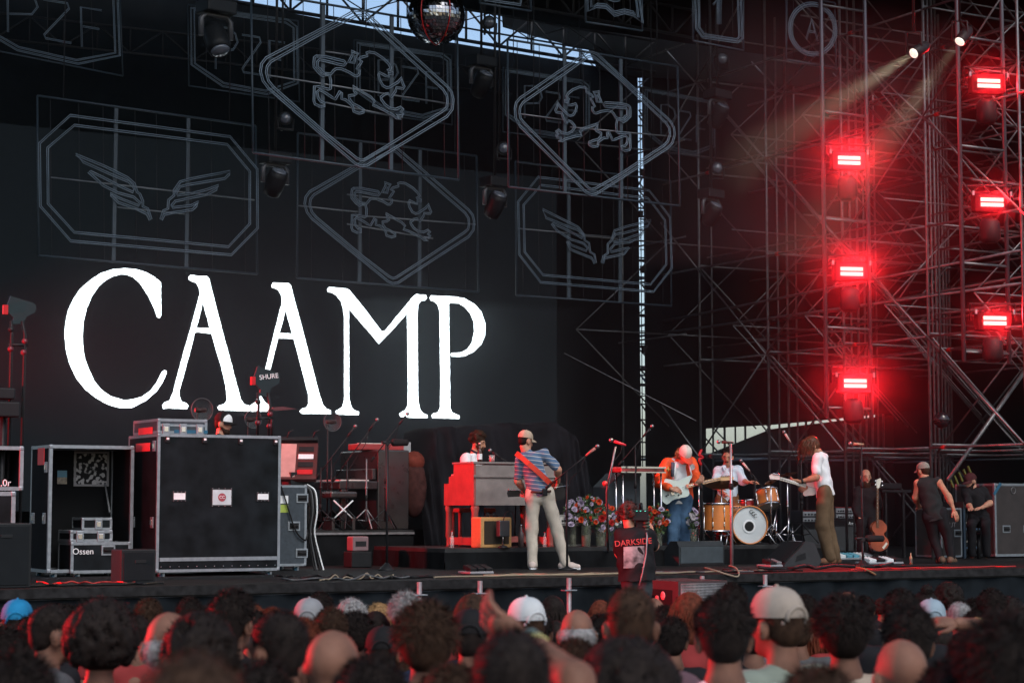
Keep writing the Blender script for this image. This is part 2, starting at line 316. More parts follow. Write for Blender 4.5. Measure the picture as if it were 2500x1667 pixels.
lion0 = [(150,225),(330,235),(690,320),(725,365),(690,400),(600,385),(340,320),(215,295),(180,330),(180,430),(230,470),(260,520),(310,555),(440,565),(490,500),(540,465),(640,470),(800,540),(900,605),(940,605),(980,570),(985,500),(930,470),(980,400),(1030,330),(960,280),(1010,250),(1130,220),(1120,160),(1170,145),(1280,165),(1440,270),(1540,370),(1585,450),(1570,480),(1525,490),(1550,520),(1620,540),(1620,570),(1540,560),(1540,620),(1480,600),(1370,540),(1345,580),(1370,680),(1430,790),(1500,830),(1560,820),(1640,770),(1720,720),(1790,640),(1800,720),(1840,810),(1820,845),(1690,830),(1670,900),(1590,1010),(1530,940),(1470,950),(1390,1010),(1400,1050),(1460,1140),(1560,1220),(1680,1240),(1770,1200),(1820,1240),(1770,1290),(1820,1320),(1790,1370),(1700,1350),(1760,1430),(1690,1410),(1620,1350),(1380,1220),(1240,1160),(1275,1090),(1200,1010),(850,800),(880,890),(925,950),(880,970),(780,980),(790,1040),(850,1130),(950,1180),(1060,1250),(1060,1300),(980,1320),(870,1280),(850,1180),(780,1110),(720,1060),(640,1040),(645,930),(610,900),(520,1050),(450,1010),(350,940),(220,870),(170,910),(190,1020),(240,1090),(310,1120),(310,1180),(230,1190),(130,1140),(110,1080),(120,800),(200,810),(400,860),(430,850),(435,700),(410,590),(340,580),(280,610),(200,540),(110,430),(110,330),(120,250)]
ear0 = [(830,130),(960,180),(900,250),(880,360),(850,340),(770,350),(850,200)]
toR2 = lambda pts: [((750 + x / 7.84 - 600) * 3.357, (110 + y / 7.84) * 3.357) for x, y in pts]
lion, ear = toR2(lion0), toR2(ear0)
sign('large diamond sign with a heraldic lion outline, upper left of two', ((613, -20), (1116, 65), (618, 373), (1120, 440)), 4.8,
     [(cv(do, R2), True), (cv(di, R2), True), (cv(lion, R2), True), (cv(ear, R2), True)], (791, 959), [cv([(180,615),(1700,855)], R2), cv([(660,840),(1290,965)], R2), cv([(650,420),(900,455)], R2)], 6)
def low(pts): return [((lambda X, Y: (X, Y + 26 - 58 * (X - 478) / 1384))(478 + (x - 115) * .879, 985 - (1365 - y) * .879)) for x, y in pts]
sign('diamond lion sign hanging lowest, just above the letter M', ((727, 325), (1163, 381), (725, 679), (1168, 713)), 7.5,
     [(cv(low(do), R6), True), (cv(low(di), R6), True), (cv(low(lion), R6), True), (cv(low(ear), R6), True)], (880, 1027), [cv(b, R6) for b in ([(435,342),(930,393)], [(960,425),(1890,495)], [(835,250),(1420,325)], [(835,492),(1540,610)])], 6)
def mir(pts): return [((lambda X, Y: (X, Y + (X - 837) / 652 * 210))(1490 - (x - 115) * .829, 440 + (y - 95) * .92)) for x, y in pts]
sign('large diamond sign with a mirrored lion facing left, upper right of two', ((1239, 97), (1654, 163), (1242, 456), (1660, 503)), 4.8,
     [(cv(mir(do), R3), True), (cv(mir(di), R3), True), (cv(mir(lion), R3), True), (cv(mir(ear), R3), True)], (1382, 1520), [cv([(225,930),(620,985)], R3), cv([(650,1040),(1500,1120)], R3)], 8)
def bil(c4, p):
    TL, TR, BL, BR = c4; u, v = p
    return tuple((TL[k] * (1 - u) + TR[k] * u) * (1 - v) + (BL[k] * (1 - u) + BR[k] * u) * v for k in (0, 1))
PZ = [([(.02, .04), (.02, .74), (.3, .95), (.7, .97), (.98, .78), (.98, .08), (.9, .01)], True), ([(.05, .06), (.05, .72), (.31, .91), (.69, .93), (.95, .76), (.95, .1), (.88, .05)], True),
      ([(.24, .75), (.24, .24), (.34, .22), (.42, .28), (.44, .38), (.4, .48), (.25, .52)], False), ([(.48, .28), (.64, .28), (.65, .34), (.48, .7), (.49, .74), (.66, .74)], False), ([(.73, .76), (.73, .3), (.87, .3)], False), ([(.74, .52), (.85, .52)], False)]
for lab, c4, w in (('dark sign lettered PZF cut by the top left corner', ((-70, -80), (292, -30), (-70, 112), (300, 186)), 8.4),
                   ('dim PZF sign beside the hanging moving head at upper left', ((459, 12), (728, 52), (461, 210), (731, 249)), 8.8),
                   ('dim PZF sign seen through the large left diamond', ((865, 98), (1102, 135), (865, 270), (1104, 305)), 9.0),
                   ('dim PZF sign seen through the left half of the right diamond', ((1228, 165), (1440, 200), (1228, 322), (1440, 350)), 9.2),
                   ('dim PZF sign just right of the right diamond frame', ((1569, 213), (1746, 248), (1569, 362), (1746, 391)), 9.6)):
    sign(lab, c4, w, [([bil(c4, p) for p in pts], cl) for pts, cl in PZ], (), (), 3, r=.009, fr=.012, gap=.02)
sign('open book shaped tube sign at the top edge right of the mirror ball', ((1429, -40), (1567, -25), (1430, 54), (1568, 76)), 4.2,
     [(cv([(775,-100),(780,100),(850,62),(930,70),(1000,135),(1080,112),(1150,130),(1230,195),(1190,-90)], R3), True), (cv([(805,-100),(808,65),(860,40),(930,48),(1000,105),(1080,88),(1150,105),(1195,150),(1165,-90)], R3), True), (cv([(950,0),(1000,15),(1040,5)], R3), False)], (), (), 3)
sign('tall rounded sign with the digit 1 at the top edge', ((1691, -60), (1814, -40), (1692, 100), (1815, 124)), 4.2,
     [(cv([(1655,-120),(1668,240),(1720,312),(2010,352),(2048,320),(2028,-110)], R3), True), (cv([(1685,-120),(1692,230),(1735,290),(2000,330),(2022,305),(2005,-110)], R3), True), (cv([(1805,45),(1865,-20),(1865,205)], R3), False), (cv([(1845,0),(1845,205)], R3), False)], (), (), 3)
el = [(607 + 195 * math.cos(a), 245 + 215 * math.sin(a) + 8 * math.cos(a)) for a in [2 * math.pi * i / 32 for i in range(32)]]
el2 = [(607 + (x - 607) * .9, 245 + (y - 245) * .91) for x, y in el]
sign('round sign with a capital A inside, right of the digit sign', ((1920, -12), (2038, 8), (1919, 146), (2041, 167)), 4.2,
     [(cv(el, R4), True), (cv(el2, R4), True), (cv([(555,330),(600,165),(650,345)], R4), False), (cv([(578,262),(628,272)], R4), False)], (), (), 3)
sign('cropped sign frame at the top edge above the mirror ball', ((1170, -60), (1293, -50), (1172, 8), (1297, 28)), 4.2, [(cv([(1935,-60),(1950,5),(2240,45),(2262,-60)], R2), False)], (), (), 3)
# ------------------------------------------------------------------ mirror ball
mc = onw(1065, 40, 4.6); mr = 73 / pxm(mc)
t = thing('mirror_ball', 'large mirrored disco ball hanging at the top edge', 'mirror ball', mc - UP * mr, TH)
g = G(); nl = 26
for i in range(nl):
    a0, a1 = math.pi * i / nl, math.pi * (i + .9) / nl; k = max(4, int(58 * math.sin((a0 + a1) / 2)))
    for j in range(k):
        b0, b1 = 2 * math.pi * j / k, 2 * math.pi * (j + .9) / k; rr = mr * rnd.uniform(.985, 1.0)
        g.add([mc + Vector((math.sin(a) * math.cos(b), math.sin(a) * math.sin(b), math.cos(a))) * (rr * rnd.uniform(.988, 1)) for a, b in ((a0, b0), (a1, b0), (a1, b1), (a0, b1))], [(0, 1, 2, 3)])
mt = link('mirror_tile', g, mat('mirror', (.34, .35, .37), .1, 1, var=0), t); mt['kind'] = 'stuff'
link('core', G().ball(mc, mr * .975, 24, 16), BLACK, t)
for px in (1036, 1132): link('band', G().path([mc + Vector((math.sin(a) * math.cos(b), math.sin(a) * math.sin(b), math.cos(a))) * mr * 1.01 for a in [math.pi * i / 20 for i in range(21)] for b in [R(-118 if px < 1100 else -60)]], .006, 5), mat('red_cord', (.5, .01, .01), .4), t)
link('hanger', G().tube(mc + UP * mr, Vector((mc.x, mc.y, roofz(4.6))), .015), BMET, t)
# ------------------------------------------------------------------ moving heads
LENS = mat('lens_glass', (.1, .12, .15), .15, 0, var=0, spec=1)
def moving_head(label, px, py, w, sc=1.0, tilt=60, pan=0, rod=True):
    p = onw(px, py, w); t = thing('moving_head_light', label, 'stage light', p - UP * .62 * sc, TH + R(pan), 'moving heads hung over the stage')
    z = .62 * sc
    link('base', G().bbox((0, 0, z), (.4 * sc, .3 * sc, .16 * sc), .02), PLAST, t, True)
    y = G()
    y.path([Vector((-.2 * sc, 0, z - .36 * sc)), Vector((-.2 * sc, 0, z - .15 * sc)), Vector((-.14 * sc, 0, z - .09 * sc)), Vector((.14 * sc, 0, z - .09 * sc)), Vector((.2 * sc, 0, z - .15 * sc)), Vector((.2 * sc, 0, z - .36 * sc))], .035 * sc, 8)
    link('yoke', y, mat('yoke_grey', (.05, .055, .062), .4), t, True)
    M = Matrix.Rotation(R(tilt), 3, 'X')
    h = link('head', G().lathe([(.06 * sc, -.2 * sc), (.12 * sc, -.17 * sc), (.14 * sc, -.05 * sc), (.145 * sc, .12 * sc), (.13 * sc, .2 * sc)], 18, M, c=(0, 0, z - .36 * sc)), PLAST, t, True)
    l = G().lathe([(.118 * sc, .201 * sc), (.09 * sc, .222 * sc), (.0001, .235 * sc)], 18, M, c=(0, 0, z - .36 * sc)); lo = link('lens', l, LENS, h, True)
    if rod:
        q = Vector((0, 0, z + .08 * sc)); link('drop_pole', G().tube(q, Vector((0, 0, roofz(w) - (p.z - z)  )), .02), BMET, t, True)
    return t
def lens_unit(label, px, py, w):                               # upright unit whose lens looks out at the audience
    p = onw(px, py, w); r = 13.5 / pxm(p); t = thing('spotlight', label, 'stage light', p - UP * r * 2, TH, 'round lens units facing the audience'); c = Vector((0, 0, r * 2))
    M = Matrix.Rotation(R(-25), 3, 'Z') @ Matrix.Rotation(R(100), 3, 'X')
    h = link('housing', G().lathe([(r * .6, -.3), (r * 1.1, -.22), (r * 1.25, 0), (r * 1.2, .03)], 18, M, c=c), PLAST, t, True)
    link('lens', G().lathe([(r, .034), (r * .75, .06), (.0001, .075)], 18, M, c=c), LENS, h, True)
    link('yoke', G().path([Vector((-r * 1.5, 0, r * 2)), Vector((-r * 1.5, 0, 0)), Vector((r * 1.5, 0, 0)), Vector((r * 1.5, 0, r * 2))], .02, 6), BMET, t, True)
    link('drop_pole', G().tube(Vector((0, .14, 0)), Vector((0, .14, roofz(w) - p.z + 2 * r)), .018), BMET, t, True)
    return t
for lab, px, py, sc, w in (('moving head light with a red glint cut by the top edge, upper left', 528, 20, 1.15, 5.0), ('moving head light hanging between the two large diamonds', 1175, 152, 1.0, 6.2),
                           ('moving head light hanging left of the lowest diamond sign', 672, 388, 1.0, 6.2), ('moving head light hanging right of the lowest diamond sign', 1208, 446, 1.0, 6.2),
                           ('moving head light right of the mirrored lion diamond', 1752, 232, 1.0, 6.2), ('faint moving head low beside the scaffold poles', 1736, 474, .95, 6.2)):
    moving_head(lab, px, py, w, sc, 150 if px < 600 else 35, 10, px in (528, 1752) or True)
for lab, px, py in (('round lens unit right of the mirror ball', 1194, 55), ('round lens unit over the left moving head, inside the large diamond corner', 697, 289), ('round lens unit between the diamonds, mid height', 1230, 362), ('round lens unit right of the right diamond, upper', 1762, 144), ('round lens unit right of the right diamond, lower', 1750, 410)):
    lens_unit(lab, px, py, 6.4)
# ------------------------------------------------------------------ scaffold lattice on the right
BAY = 2.07; LIFT = 1.76; A0 = at(1873, 623, 34.0); A0.z = 0
node = lambda i, j, z: Vector((A0.x, A0.y, 0)) + U * (BAY * i) - B * (BAY * j) + UP * z
NJ = range(-3, 5); NI = range(0, 4); LV = [ZS - .01 + LIFT * n for n in range(0, 8)]; TOPZ = LV[-1] + .6
SCAF = mat('scaffold_tube', (.15, .158, .165), .42, .6, var=.3, scale=10); BAND = mat('red_band', (.45, .02, .02), .5)
protos = {}
def part(t, name, key, a, b, r, m):
    iv = WM[t.name].inverted(); a, b = iv @ a, iv @ b
    if key not in protos:
        o = link(name, G().tube(Vector(), b - a, r, n=7), m, t, True); protos[key] = o; o.location = a; return o
    o = protos[key].copy(); o.name = name; C.objects.link(o); o.parent = t; o.location = a; return o
n_band = 0
for i in NI:
    lab = ['front row of scaffold towers behind the red lamps', 'second row of scaffold towers on the right', 'third row of scaffold towers far right', 'outermost row of scaffold towers on the right'][i]
    t = thing('scaffold', lab, 'scaffold', node(i, 0, ZS), TH); protos.clear()
    for j in NJ:
        if i == 0 and j == 4: continue
        part(t, 'pole', 'p', node(i, j, ZS - .01), node(i, j, TOPZ), .025, SCAF)
        for k, z in enumerate(LV):
            if k == 0: continue
            if j < 4: part(t, 'ledger', 'lw', node(i, j, z), node(i, j + 1, z), .02, SCAF)
            if i < 3: part(t, 'ledger', 'lu', node(i, j, z + .05), node(i + 1, j, z + .05), .02, SCAF)
            h = (i * 7 + j * 3 + k * 5) % 4
            if j < 4 and h != 1 and not (k == 1 and j > -1):
                if (j + k) % 2: part(t, 'brace', 'b1', node(i, j, z - LIFT) - U * .05, node(i, j + 1, z) - U * .05, .0165, SCAF)
                else: part(t, 'brace', 'b2', node(i, j, z) - U * .05, node(i, j + 1, z - LIFT) - U * .05, .0165, SCAF)
            if i < 3 and h in (0, 2) and not (k == 1 and i < 2):
                if (i + j + k) % 2: part(t, 'brace', 'b3', node(i, j, z - LIFT) - B * .05, node(i + 1, j, z) - B * .05, .0165, SCAF)
                else: part(t, 'brace', 'b4', node(i, j, z) - B * .05, node(i + 1, j, z - LIFT) - B * .05, .0165, SCAF)
            if i < 2 and j < 4 and (j + k) % 3 == 0: part(t, 'collar', 'c', node(i, j, z).lerp(node(i, j + 1, z), .14) - B * .04, node(i, j, z).lerp(node(i, j + 1, z), .14) + B * .04, .034, BAND)
    for z, q in ((5.75, .3), (5.55, .0)):
        if i < 2: link('guard_rail', G().tube(node(i, -2, z), node(i, 3, z + q), .024, n=6), SCAF, t)
# rear lattice, half a bay off, fading into the dark
for i in (-.5, .5, 1.5, 2.5):
    t = thing('scaffold', {-.5: 'rearmost thin scaffold frame nearest the slit of sky', .5: 'thin inner scaffold frame behind the left lamp tower', 1.5: 'thin inner scaffold frame behind the right lamp tower', 2.5: 'thin scaffold frame deep at the right edge'}[i], 'scaffold', node(i, 0, ZS), TH); protos.clear()
    for j in (-2.5, -1.5, -.5, .5, 1.5, 2.5):
        if i < 0 and j > -.6: continue
        part(t, 'pole', 'p', node(i, j, ZS - .01), node(i, j, TOPZ), .02, SCAF)
        for k, z in enumerate(LV):
            if k < 2: continue
            z += .6
            part(t, 'ledger', 'lu', node(i - .5, j, z), node(i + .5, j, z), .016, SCAF)
            if j < 2: part(t, 'ledger', 'lw', node(i, j, z - .2), node(i, j + 1, z - .2), .016, SCAF)
            q = (int(i * 2) + int(j * 2) + k) % 2; part(t, 'brace', 'x%d' % q, node(i - .5, j, z - (LIFT if q else 0)), node(i + .5, j, z - (0 if q else LIFT)), .014, SCAF)
# ------------------------------------------------------------------ lamp towers with red strobes
HOT = mat('strobe_element', (.1, .01, .01), .5, var=0, emit=(1, .28, .21), estr=3.2)
RED = (1, .012, .02)
def strobe(label, P, rz, power, tilt=0, emitlight=True, spread=120):
    t = thing('strobe_light', label, 'stage light', P - UP * .25, rz, 'red strobe lamps on the ladder towers'); c = Vector((0, 0, .25))
    h = link('housing', G().bbox(c + Vector((0, .105, 0)), (.54, .16, .3), .02), mat('lamp_housing', (.004, .004, .0045), .9, var=0, spec=.02), t, True)
    for dz in (.037, -.043): link('light_bar', G().box(c + Vector((0, .012, dz)), (.36, .012, .052)), HOT, t, True)
    link('yoke', G().path([c + Vector((-.36, .1, 0)), c + Vector((-.36, .1, .26)), c + Vector((.36, .1, .26)), c + Vector((.36, .1, 0))], .018, 6), BMET, t, True)
    for x in (-.3, .3): link('clip', G().box(c + Vector((x, .01, .13)), (.03, .03, .07)), ALU, t, True)
    link('lower_fixture', G().lathe([(.1, -.62), (.16, -.55), (.15, -.3), (.1, -.24)], 14, c=c + Vector((0, .12, 0))), PLAST, t, True)
    if emitlight:
        L = bpy.data.lights.new('strobe_lamp', 'AREA'); L.shape = 'RECTANGLE'; L.size = .36; L.size_y = .13; L.energy = power; L.color = RED; L.spread = R(spread)
        lo = bpy.data.objects.new('strobe_lamp', L); C.objects.link(lo); lo.parent = t; lo.location = c + Vector((0, -.02, 0)); lo.rotation_euler = (R(-90), 0, 0)
    return t
def lamp_tower(label, pxl, pxr, Y, rungs, zb):
    w = inv(at((pxl + pxr) / 2, 600, Y))[1]; a = onw(pxl, 700, w); b = onw(pxr, 700, w); mid = (a + b) / 2; mid.z = zb
    t = thing('lamp_tower', label, 'lamp tower', mid, TH, 'ladder towers holding the red strobes')
    for q in (a, b): q = q.copy(); q.z = zb; link('rail', G().tube(q, q + UP * 12, .035, n=8), mat('tower_tube', (.12, .12, .14), .4, .6), t)
    for z in rungs: link('rung', G().tube(Vector((a.x, a.y, z)), Vector((b.x, b.y, z)), .022, n=7), SCAF, t)
    return w
LP = 40
w1 = lamp_tower('ladder tower with three red strobes left of the other tower', 2014, 2122, 30.0, [3.75, 5.0, 6.7, 8.4, 10.1, 11.5], 3.6)
w2 = lamp_tower('ladder tower with three red strobes nearer the right edge', 2350, 2460, 29.2, [4.55, 5.9, 7.7, 9.4, 11.0], 4.4)
for k, (px, py) in enumerate(((2074, 391), (2080, 662), (2089, 935))):
    strobe(('top', 'middle', 'lowest')[k] + ' red strobe of the left ladder tower', onw(px, py, w1 - .3), TH * .3, LP)
for k, (px, py) in enumerate(((2415, 203), (2423, 493), (2430, 782))):
    strobe(('top', 'middle', 'lowest')[k] + ' red strobe of the right ladder tower', onw(px, py, w2 - .3), TH * .3, LP)
# unseen red strobes added out of frame, for the red light entering at left
strobe('red strobe added out of frame at left, aimed at the organ side', S(-6.0, 7.0, 4.2), R(92), 190, spread=58)
strobe('unseen red strobe left of the frame turned along the stage', S(-13.6, .4, 2.6), R(112), 300, spread=50)
strobe('red strobe left of the frame turned to the audience', S(-13.6, -.4, 3.2), R(58), 400, spread=64)
# ------------------------------------------------------------------ two lit spots with beams
def beam_spot(label, px, py, Y, tx, ty, TY, power):
    P = at(px, py, Y); T = at(tx, ty, TY); d = (T - P).normalized(); q = d.to_track_quat('Z', 'Y').to_matrix()
    t = thing('beam_light', label, 'stage light', P - UP * .3, 0, 'lit beam lights'); c = Vector((0, 0, .3)); r = 12.5 / pxm(P)
    h = link('housing', G().lathe([(r * .7, -.32), (r * 1.15, -.25), (r * 1.2, 0), (r * 1.12, .01)], 20, q, c=c, caps=True), PLAST, t, True)
    link('reflector', G().lathe([(r * 1.03, .013), (r * .7, .03), (.0001, .036)], 20, q, c=c), mat('lit_reflector', (.5, .5, .45), .3, 0, var=.3, scale=30, emit=(1, .93, .78), estr=.55), h, True)
    link('yoke', G().path([c + Vector((-r * 1.5, 0, 0)), c + Vector((-r * 1.5, 0, .3)), c + Vector((r * 1.5, 0, .3)), c + Vector((r * 1.5, 0, 0))], .018, 6), BMET, t, True)
    link('hanger', G().tube(c + Vector((0, 0, .3)), c + UP * 6, .02), BMET, t, True)
    L = bpy.data.lights.new('beam_lamp', 'SPOT'); L.energy = power; L.color = (1, .8, .52); L.spot_size = R(13); L.spot_blend = .8; L.shadow_soft_size = r * .8
    lo = bpy.data.objects.new('beam_lamp', L); C.objects.link(lo); lo.parent = t; lo.location = c + d * .08; lo.rotation_euler = (-d).to_track_quat('Z', 'Y').to_euler()
beam_spot('lit beam light left of two near the upper right corner', 2232, 130, 27.0, 1850, 372, 25.3, 2100)
beam_spot('lit beam light right of two near the upper right corner', 2344, 101, 28.0, 2030, 520, 26.3, 1900)
# ------------------------------------------------------------------ stage smoke: thin over the stage, thicker round the red lamps
def smoke(name, s0, s1, w0, w1, z0, z1, dens, g_):
    g = G(); g.sbox(s0, s1, w0, w1, z0, z1); hz = link(name, g, None); hz['kind'] = 'stuff'
    m = bpy.data.materials.new(name); m.use_nodes = True; t = m.node_tree; t.nodes.remove(t.nodes['Principled BSDF'])
    v = t.nodes.new('ShaderNodeVolumePrincipled'); v.inputs['Color'].default_value = (.82, .93, 1, 1); v.inputs['Density'].default_value = dens; v.inputs['Anisotropy'].default_value = g_
    t.links.new(v.outputs[0], t.nodes['Material Output'].inputs['Volume']); hz.data.materials.append(m)
SPLIT = inv(at(1640, 800, 28))[0]
smoke('stage_smoke', -14.8, SPLIT - .01, 1.0, 10.6, ZS + .03, ROOFZ - .3, .0032, .8)
smoke('lamp_smoke', SPLIT, 16.2, 1.0, 10.6, ZS + .03, ROOFZ - .3, .013, .88)

bs0, bs1 = inv(at(1800, 300, 25))[0], inv(at(2500, 300, 26))[0]
smoke('beam_smoke', bs0, bs1, .55, 3.6, at(2000, 600, 25).z, at(2300, 40, 26.5).z, .0105, .35)
smoke('screen_mist', inv(onw(880, 900, 9.4))[0], s1 - .06, 8.7, 9.92, ZS + .45, onw(1100, 740, 9.4).z, .03, .25)
# ------------------------------------------------------------------ helpers for the gear
def F4(x0, y0, x1, y1, w):
    a, b = inv(onw(x0, y0, w)), inv(onw(x1, y1, w)); return a[0], b[0], b[2], a[2]          # s0 s1 z0 z1
RZ = Matrix.Rotation(TH, 3, 'Z')
def text(s, size, P, m, parent, rz=TH, tilt=90, ext=.002, name='lettering', roll=0, italic=0):
    cu = bpy.data.curves.new('t', 'FONT'); cu.body = s; cu.size = size; cu.align_x = 'CENTER'; cu.align_y = 'CENTER'; cu.extrude = ext; cu.shear = italic
    to = bpy.data.objects.new('t', cu); C.objects.link(to); dg = bpy.context.evaluated_depsgraph_get(); me = bpy.data.meshes.new_from_object(to.evaluated_get(dg))
    me.name = name
    M = Matrix.Translation(P) @ Euler((R(tilt), R(roll), rz)).to_matrix().to_4x4()
    if parent is not None: M = WM[parent.name].inverted() @ M
    me.transform(M); me.materials.clear(); me.materials.append(m); o = bpy.data.objects.new(name, me); C.objects.link(o); o.parent = parent; bpy.data.objects.remove(to)
    return o
PAPER = mat('white_label', (.7, .74, .76), .6); CASEW = mat('case_laminate', (.006, .0085, .0105), .55, var=.55, scale=5, spec=.1); REDLAB = mat('red_label', (.75, .05, .06), .5, var=.1)
GREYLAM = mat('grey_laminate', (.04, .052, .064), .5, var=.2, scale=20)
def case(label, s0, s1, w0, w1, z0, z1, lam=CASEW, wheels=True, edge=.03, front_open=False, name='flight_case', latches=(), handles=(), group=None, corners=True):
    t = thing(name, label, 'case', S((s0 + s1) / 2, (w0 + w1) / 2, z0 - (.12 if wheels else 0)), TH, group)
    e = edge; g = G()
    if front_open:
        g.sbox(s0, s1, w1 - .02, w1, z0, z1); link('back_panel', g, lam, t)
        for a, b in ((s0, s0 + .02), (s1 - .02, s1)): link('side_panel', G().sbox(a, b, w0, w1 - .021, z0, z1), lam, t)
        link('top_panel', G().sbox(s0 + .021, s1 - .021, w0, w1 - .021, z1 - .02, z1), lam, t); link('floor_panel', G().sbox(s0 + .021, s1 - .021, w0, w1 - .021, z0, z0 + .02), lam, t)
    else: link('body', g.sbox(s0, s1, w0, w1, z0, z1), lam, t)
    q = .004
    for a in (s0, s1):
        for b in (w0, w1):
            link('edge', G().sbox(a - (q if a == s0 else e), a + (e if a == s0 else q), b - (q if b == w0 else e), b + (e if b == w0 else q), z0 + e, z1 - e), ALU, t)
    for c in (z0, z1):
        lo, hi = (c - q, c + e) if c == z0 else (c - e, c + q)
        for b in (w0, w1): link('edge', G().sbox(s0 + e, s1 - e, b - (q if b == w0 else e), b + (e if b == w0 else q), lo, hi), ALU, t)
        for a in (s0, s1): link('edge', G().sbox(a - (q if a == s0 else e), a + (e if a == s0 else q), w0 + e, w1 - e, lo, hi), ALU, t)
    if corners:
        for a in (s0, s1):
            for b in (w0, w1):
                for c in (z0, z1): link('corner', G().bbox(S(a + (e * .5 if a == s0 else -e * .5), b + (e * .5 if b == w0 else -e * .5), c + (e * .5 if c == z0 else -e * .5)), (e * 1.5,) * 3, e * .4, RZ), ALU, t)
    for face, u, z in latches: latch(t, face, u, z, s0, s1, w0, w1)
    for face, u, z in handles: handle(t, face, u, z, s0, s1, w0, w1)
    if wheels:
        for a in (s0 + .1, s1 - .1):
            for b in (w0 + .1, w1 - .1):
                o = link('caster', G().lathe([(.055, -.02), (.055, .02)], 14, Matrix.Rotation(R(90), 3, 'Y'), c=S(a, b, z0 - .065)), mat('caster_blue', (.03, .09, .13), .5), t)
                link('fork', G().box(S(a, b, z0 - .035), (.07, .05, .06), RZ), ALU, t)
    return t
def faceP(face, u, s0, s1, w0, w1):                             # point and outward normal of a case face, u in 0..1
    if face == 'f': return S(s0 + (s1 - s0) * u, w0, 0), -B, U
    return S(s0, w1 - (w1 - w0) * u, 0), -U, -B
def latch(t, face, u, z, s0, s1, w0, w1, sc=1):
    P, n, r = faceP(face, u, s0, s1, w0, w1); P = P + UP * z; M = Matrix((r, n, UP)).transposed()
    o = link('latch', G().bbox(P + n * .008, (.09 * sc, .02, .13 * sc), .006, M), ALU, t)
    link('dish', G().bbox(P + n * .021, (.05 * sc, .006, .06 * sc), .003, M), CHROME, o)
def handle(t, face, u, z, s0, s1, w0, w1):
    P, n, r = faceP(face, u, s0, s1, w0, w1); P = P + UP * z; M = Matrix((r, n, UP)).transposed()
    o = link('handle', G().bbox(P + n * .004, (.17, .012, .12), .005, M), ALU, t)
    link('recess', G().bbox(P + n * .011, (.13, .004, .08), .002, M), BMET, o)
    link('grip', G().tube(P + n * .02 - r * .055, P + n * .02 + r * .055, .011, n=8), RUBBER, o)
# ------------------------------------------------------------------ left: flight cases
wB = wat(400, 1407); s0, s1, z0, z1 = F4(386, 1059, 682, 1391, wB); zc = lambda y, px=530, w=wB: onw(px, y, w).z
big = case('largest black flight case at left with three silver plates on its front', s0, s1, wB, wB + 1.04, z0, z1, latches=[('s', .22, zc(1275, 390)), ('s', .86, zc(1275, 390)), ('s', .9, zc(1088, 390))])
mid = lambda x, y, w=wB: onw(x, y, w - .006)
for x0, y0, x1, y1, nm in ((424, 1203, 452, 1219, 'label_plate'), (519, 1195, 564, 1232, 'logo_plate'), (629, 1205, 655, 1219, 'label_plate')):
    a = inv(mid(x0, y0)); b = inv(mid(x1, y1)); o = link(nm, G().sbox(a[0] - .02, b[0] + .02, wB - .008, wB, b[2] - .02, a[2] + .02), BMET, big); link('sheet', G().sbox(a[0], b[0], wB - .012, wB - .0085, b[2], a[2]), mat('brushed_plate', (.5, .57, .6), .45, .3) if nm == 'logo_plate' else PAPER, o)
    for i in range(4):
        for zz in (a[2] + .014, b[2] - .014): link('rivet', G().ball(S(a[0] + (b[0] - a[0]) * i / 3, wB - .011, zz), .006, 6, 4), ALU, o)
    if nm == 'logo_plate':
        c = S((a[0] + b[0]) / 2, wB - .013, (a[2] + b[2]) / 2); link('logo', G().lathe([(.05, 0), (.05, .002)], 20, Matrix((U, UP, -B)).transposed(), c=c), mat('logo_red', (.3, .06, .08), .5), o); text('CC', .05, c - B * .004, PAPER, o)
for x, y in ((409, 1072), (500, 1074), (588, 1077), (673, 1079)):
    P = mid(x, y); o = link('clip', G().bbox(P, (.06, .02, .07), .004, RZ), BMET, big); link('pin', G().box(P - B * .012 + UP * .008, (.03, .01, .025), RZ), PAPER, o)
link('kick_strip', G().sbox(s0 + .04, s1 - .035, wB - .009, wB - .0045, zc(1368), zc(1359)), ALU, big)
for i in range(14): link('rivet', G().ball(S(s0 + .06 + (s1 - s0 - .12) * i / 13, wB - .006, zc(1381)), .007, 6, 4), ALU, big)
g = G(); P, n, r = faceP('s', .5, s0, s1, wB, wB + 1.04); zl = zc(1089, 390)
link('tape_label', G().box(P + UP * zl + n * .004, (.5, .006, .1), Matrix((r, n, UP)).transposed()), REDLAB, big)
a0, a1, c0, c1 = F4(386, 1022, 505, 1056, wB + .03)
top = case('silver grey road case lying on top of the largest black case', a0, a1, wB + .03, wB + .9, z1 + .012, c1, GREYLAM, False, .028, latches=[('f', .16, c1 - .12), ('f', .51, c1 - .12), ('f', .85, c1 - .12)])
link('lid_band', G().sbox(a0 + .03, a1 - .03, wB + .024, wB + .0295, c1 - .085, c1 - .06), ALU, top)
link('blue_tape', G().sbox(a0 + .2, a0 + .62, wB + .022, wB + .0295, z1 + .015, z1 + .055), mat('blue_tape', (.02, .1, .17), .5), top)
link('tape_label', G().box(S(a0 - .006, wB + .45, (z1 + c1) / 2 - .04), (.5, .006, .08), Matrix((-B, -U, UP)).transposed()), REDLAB, top)
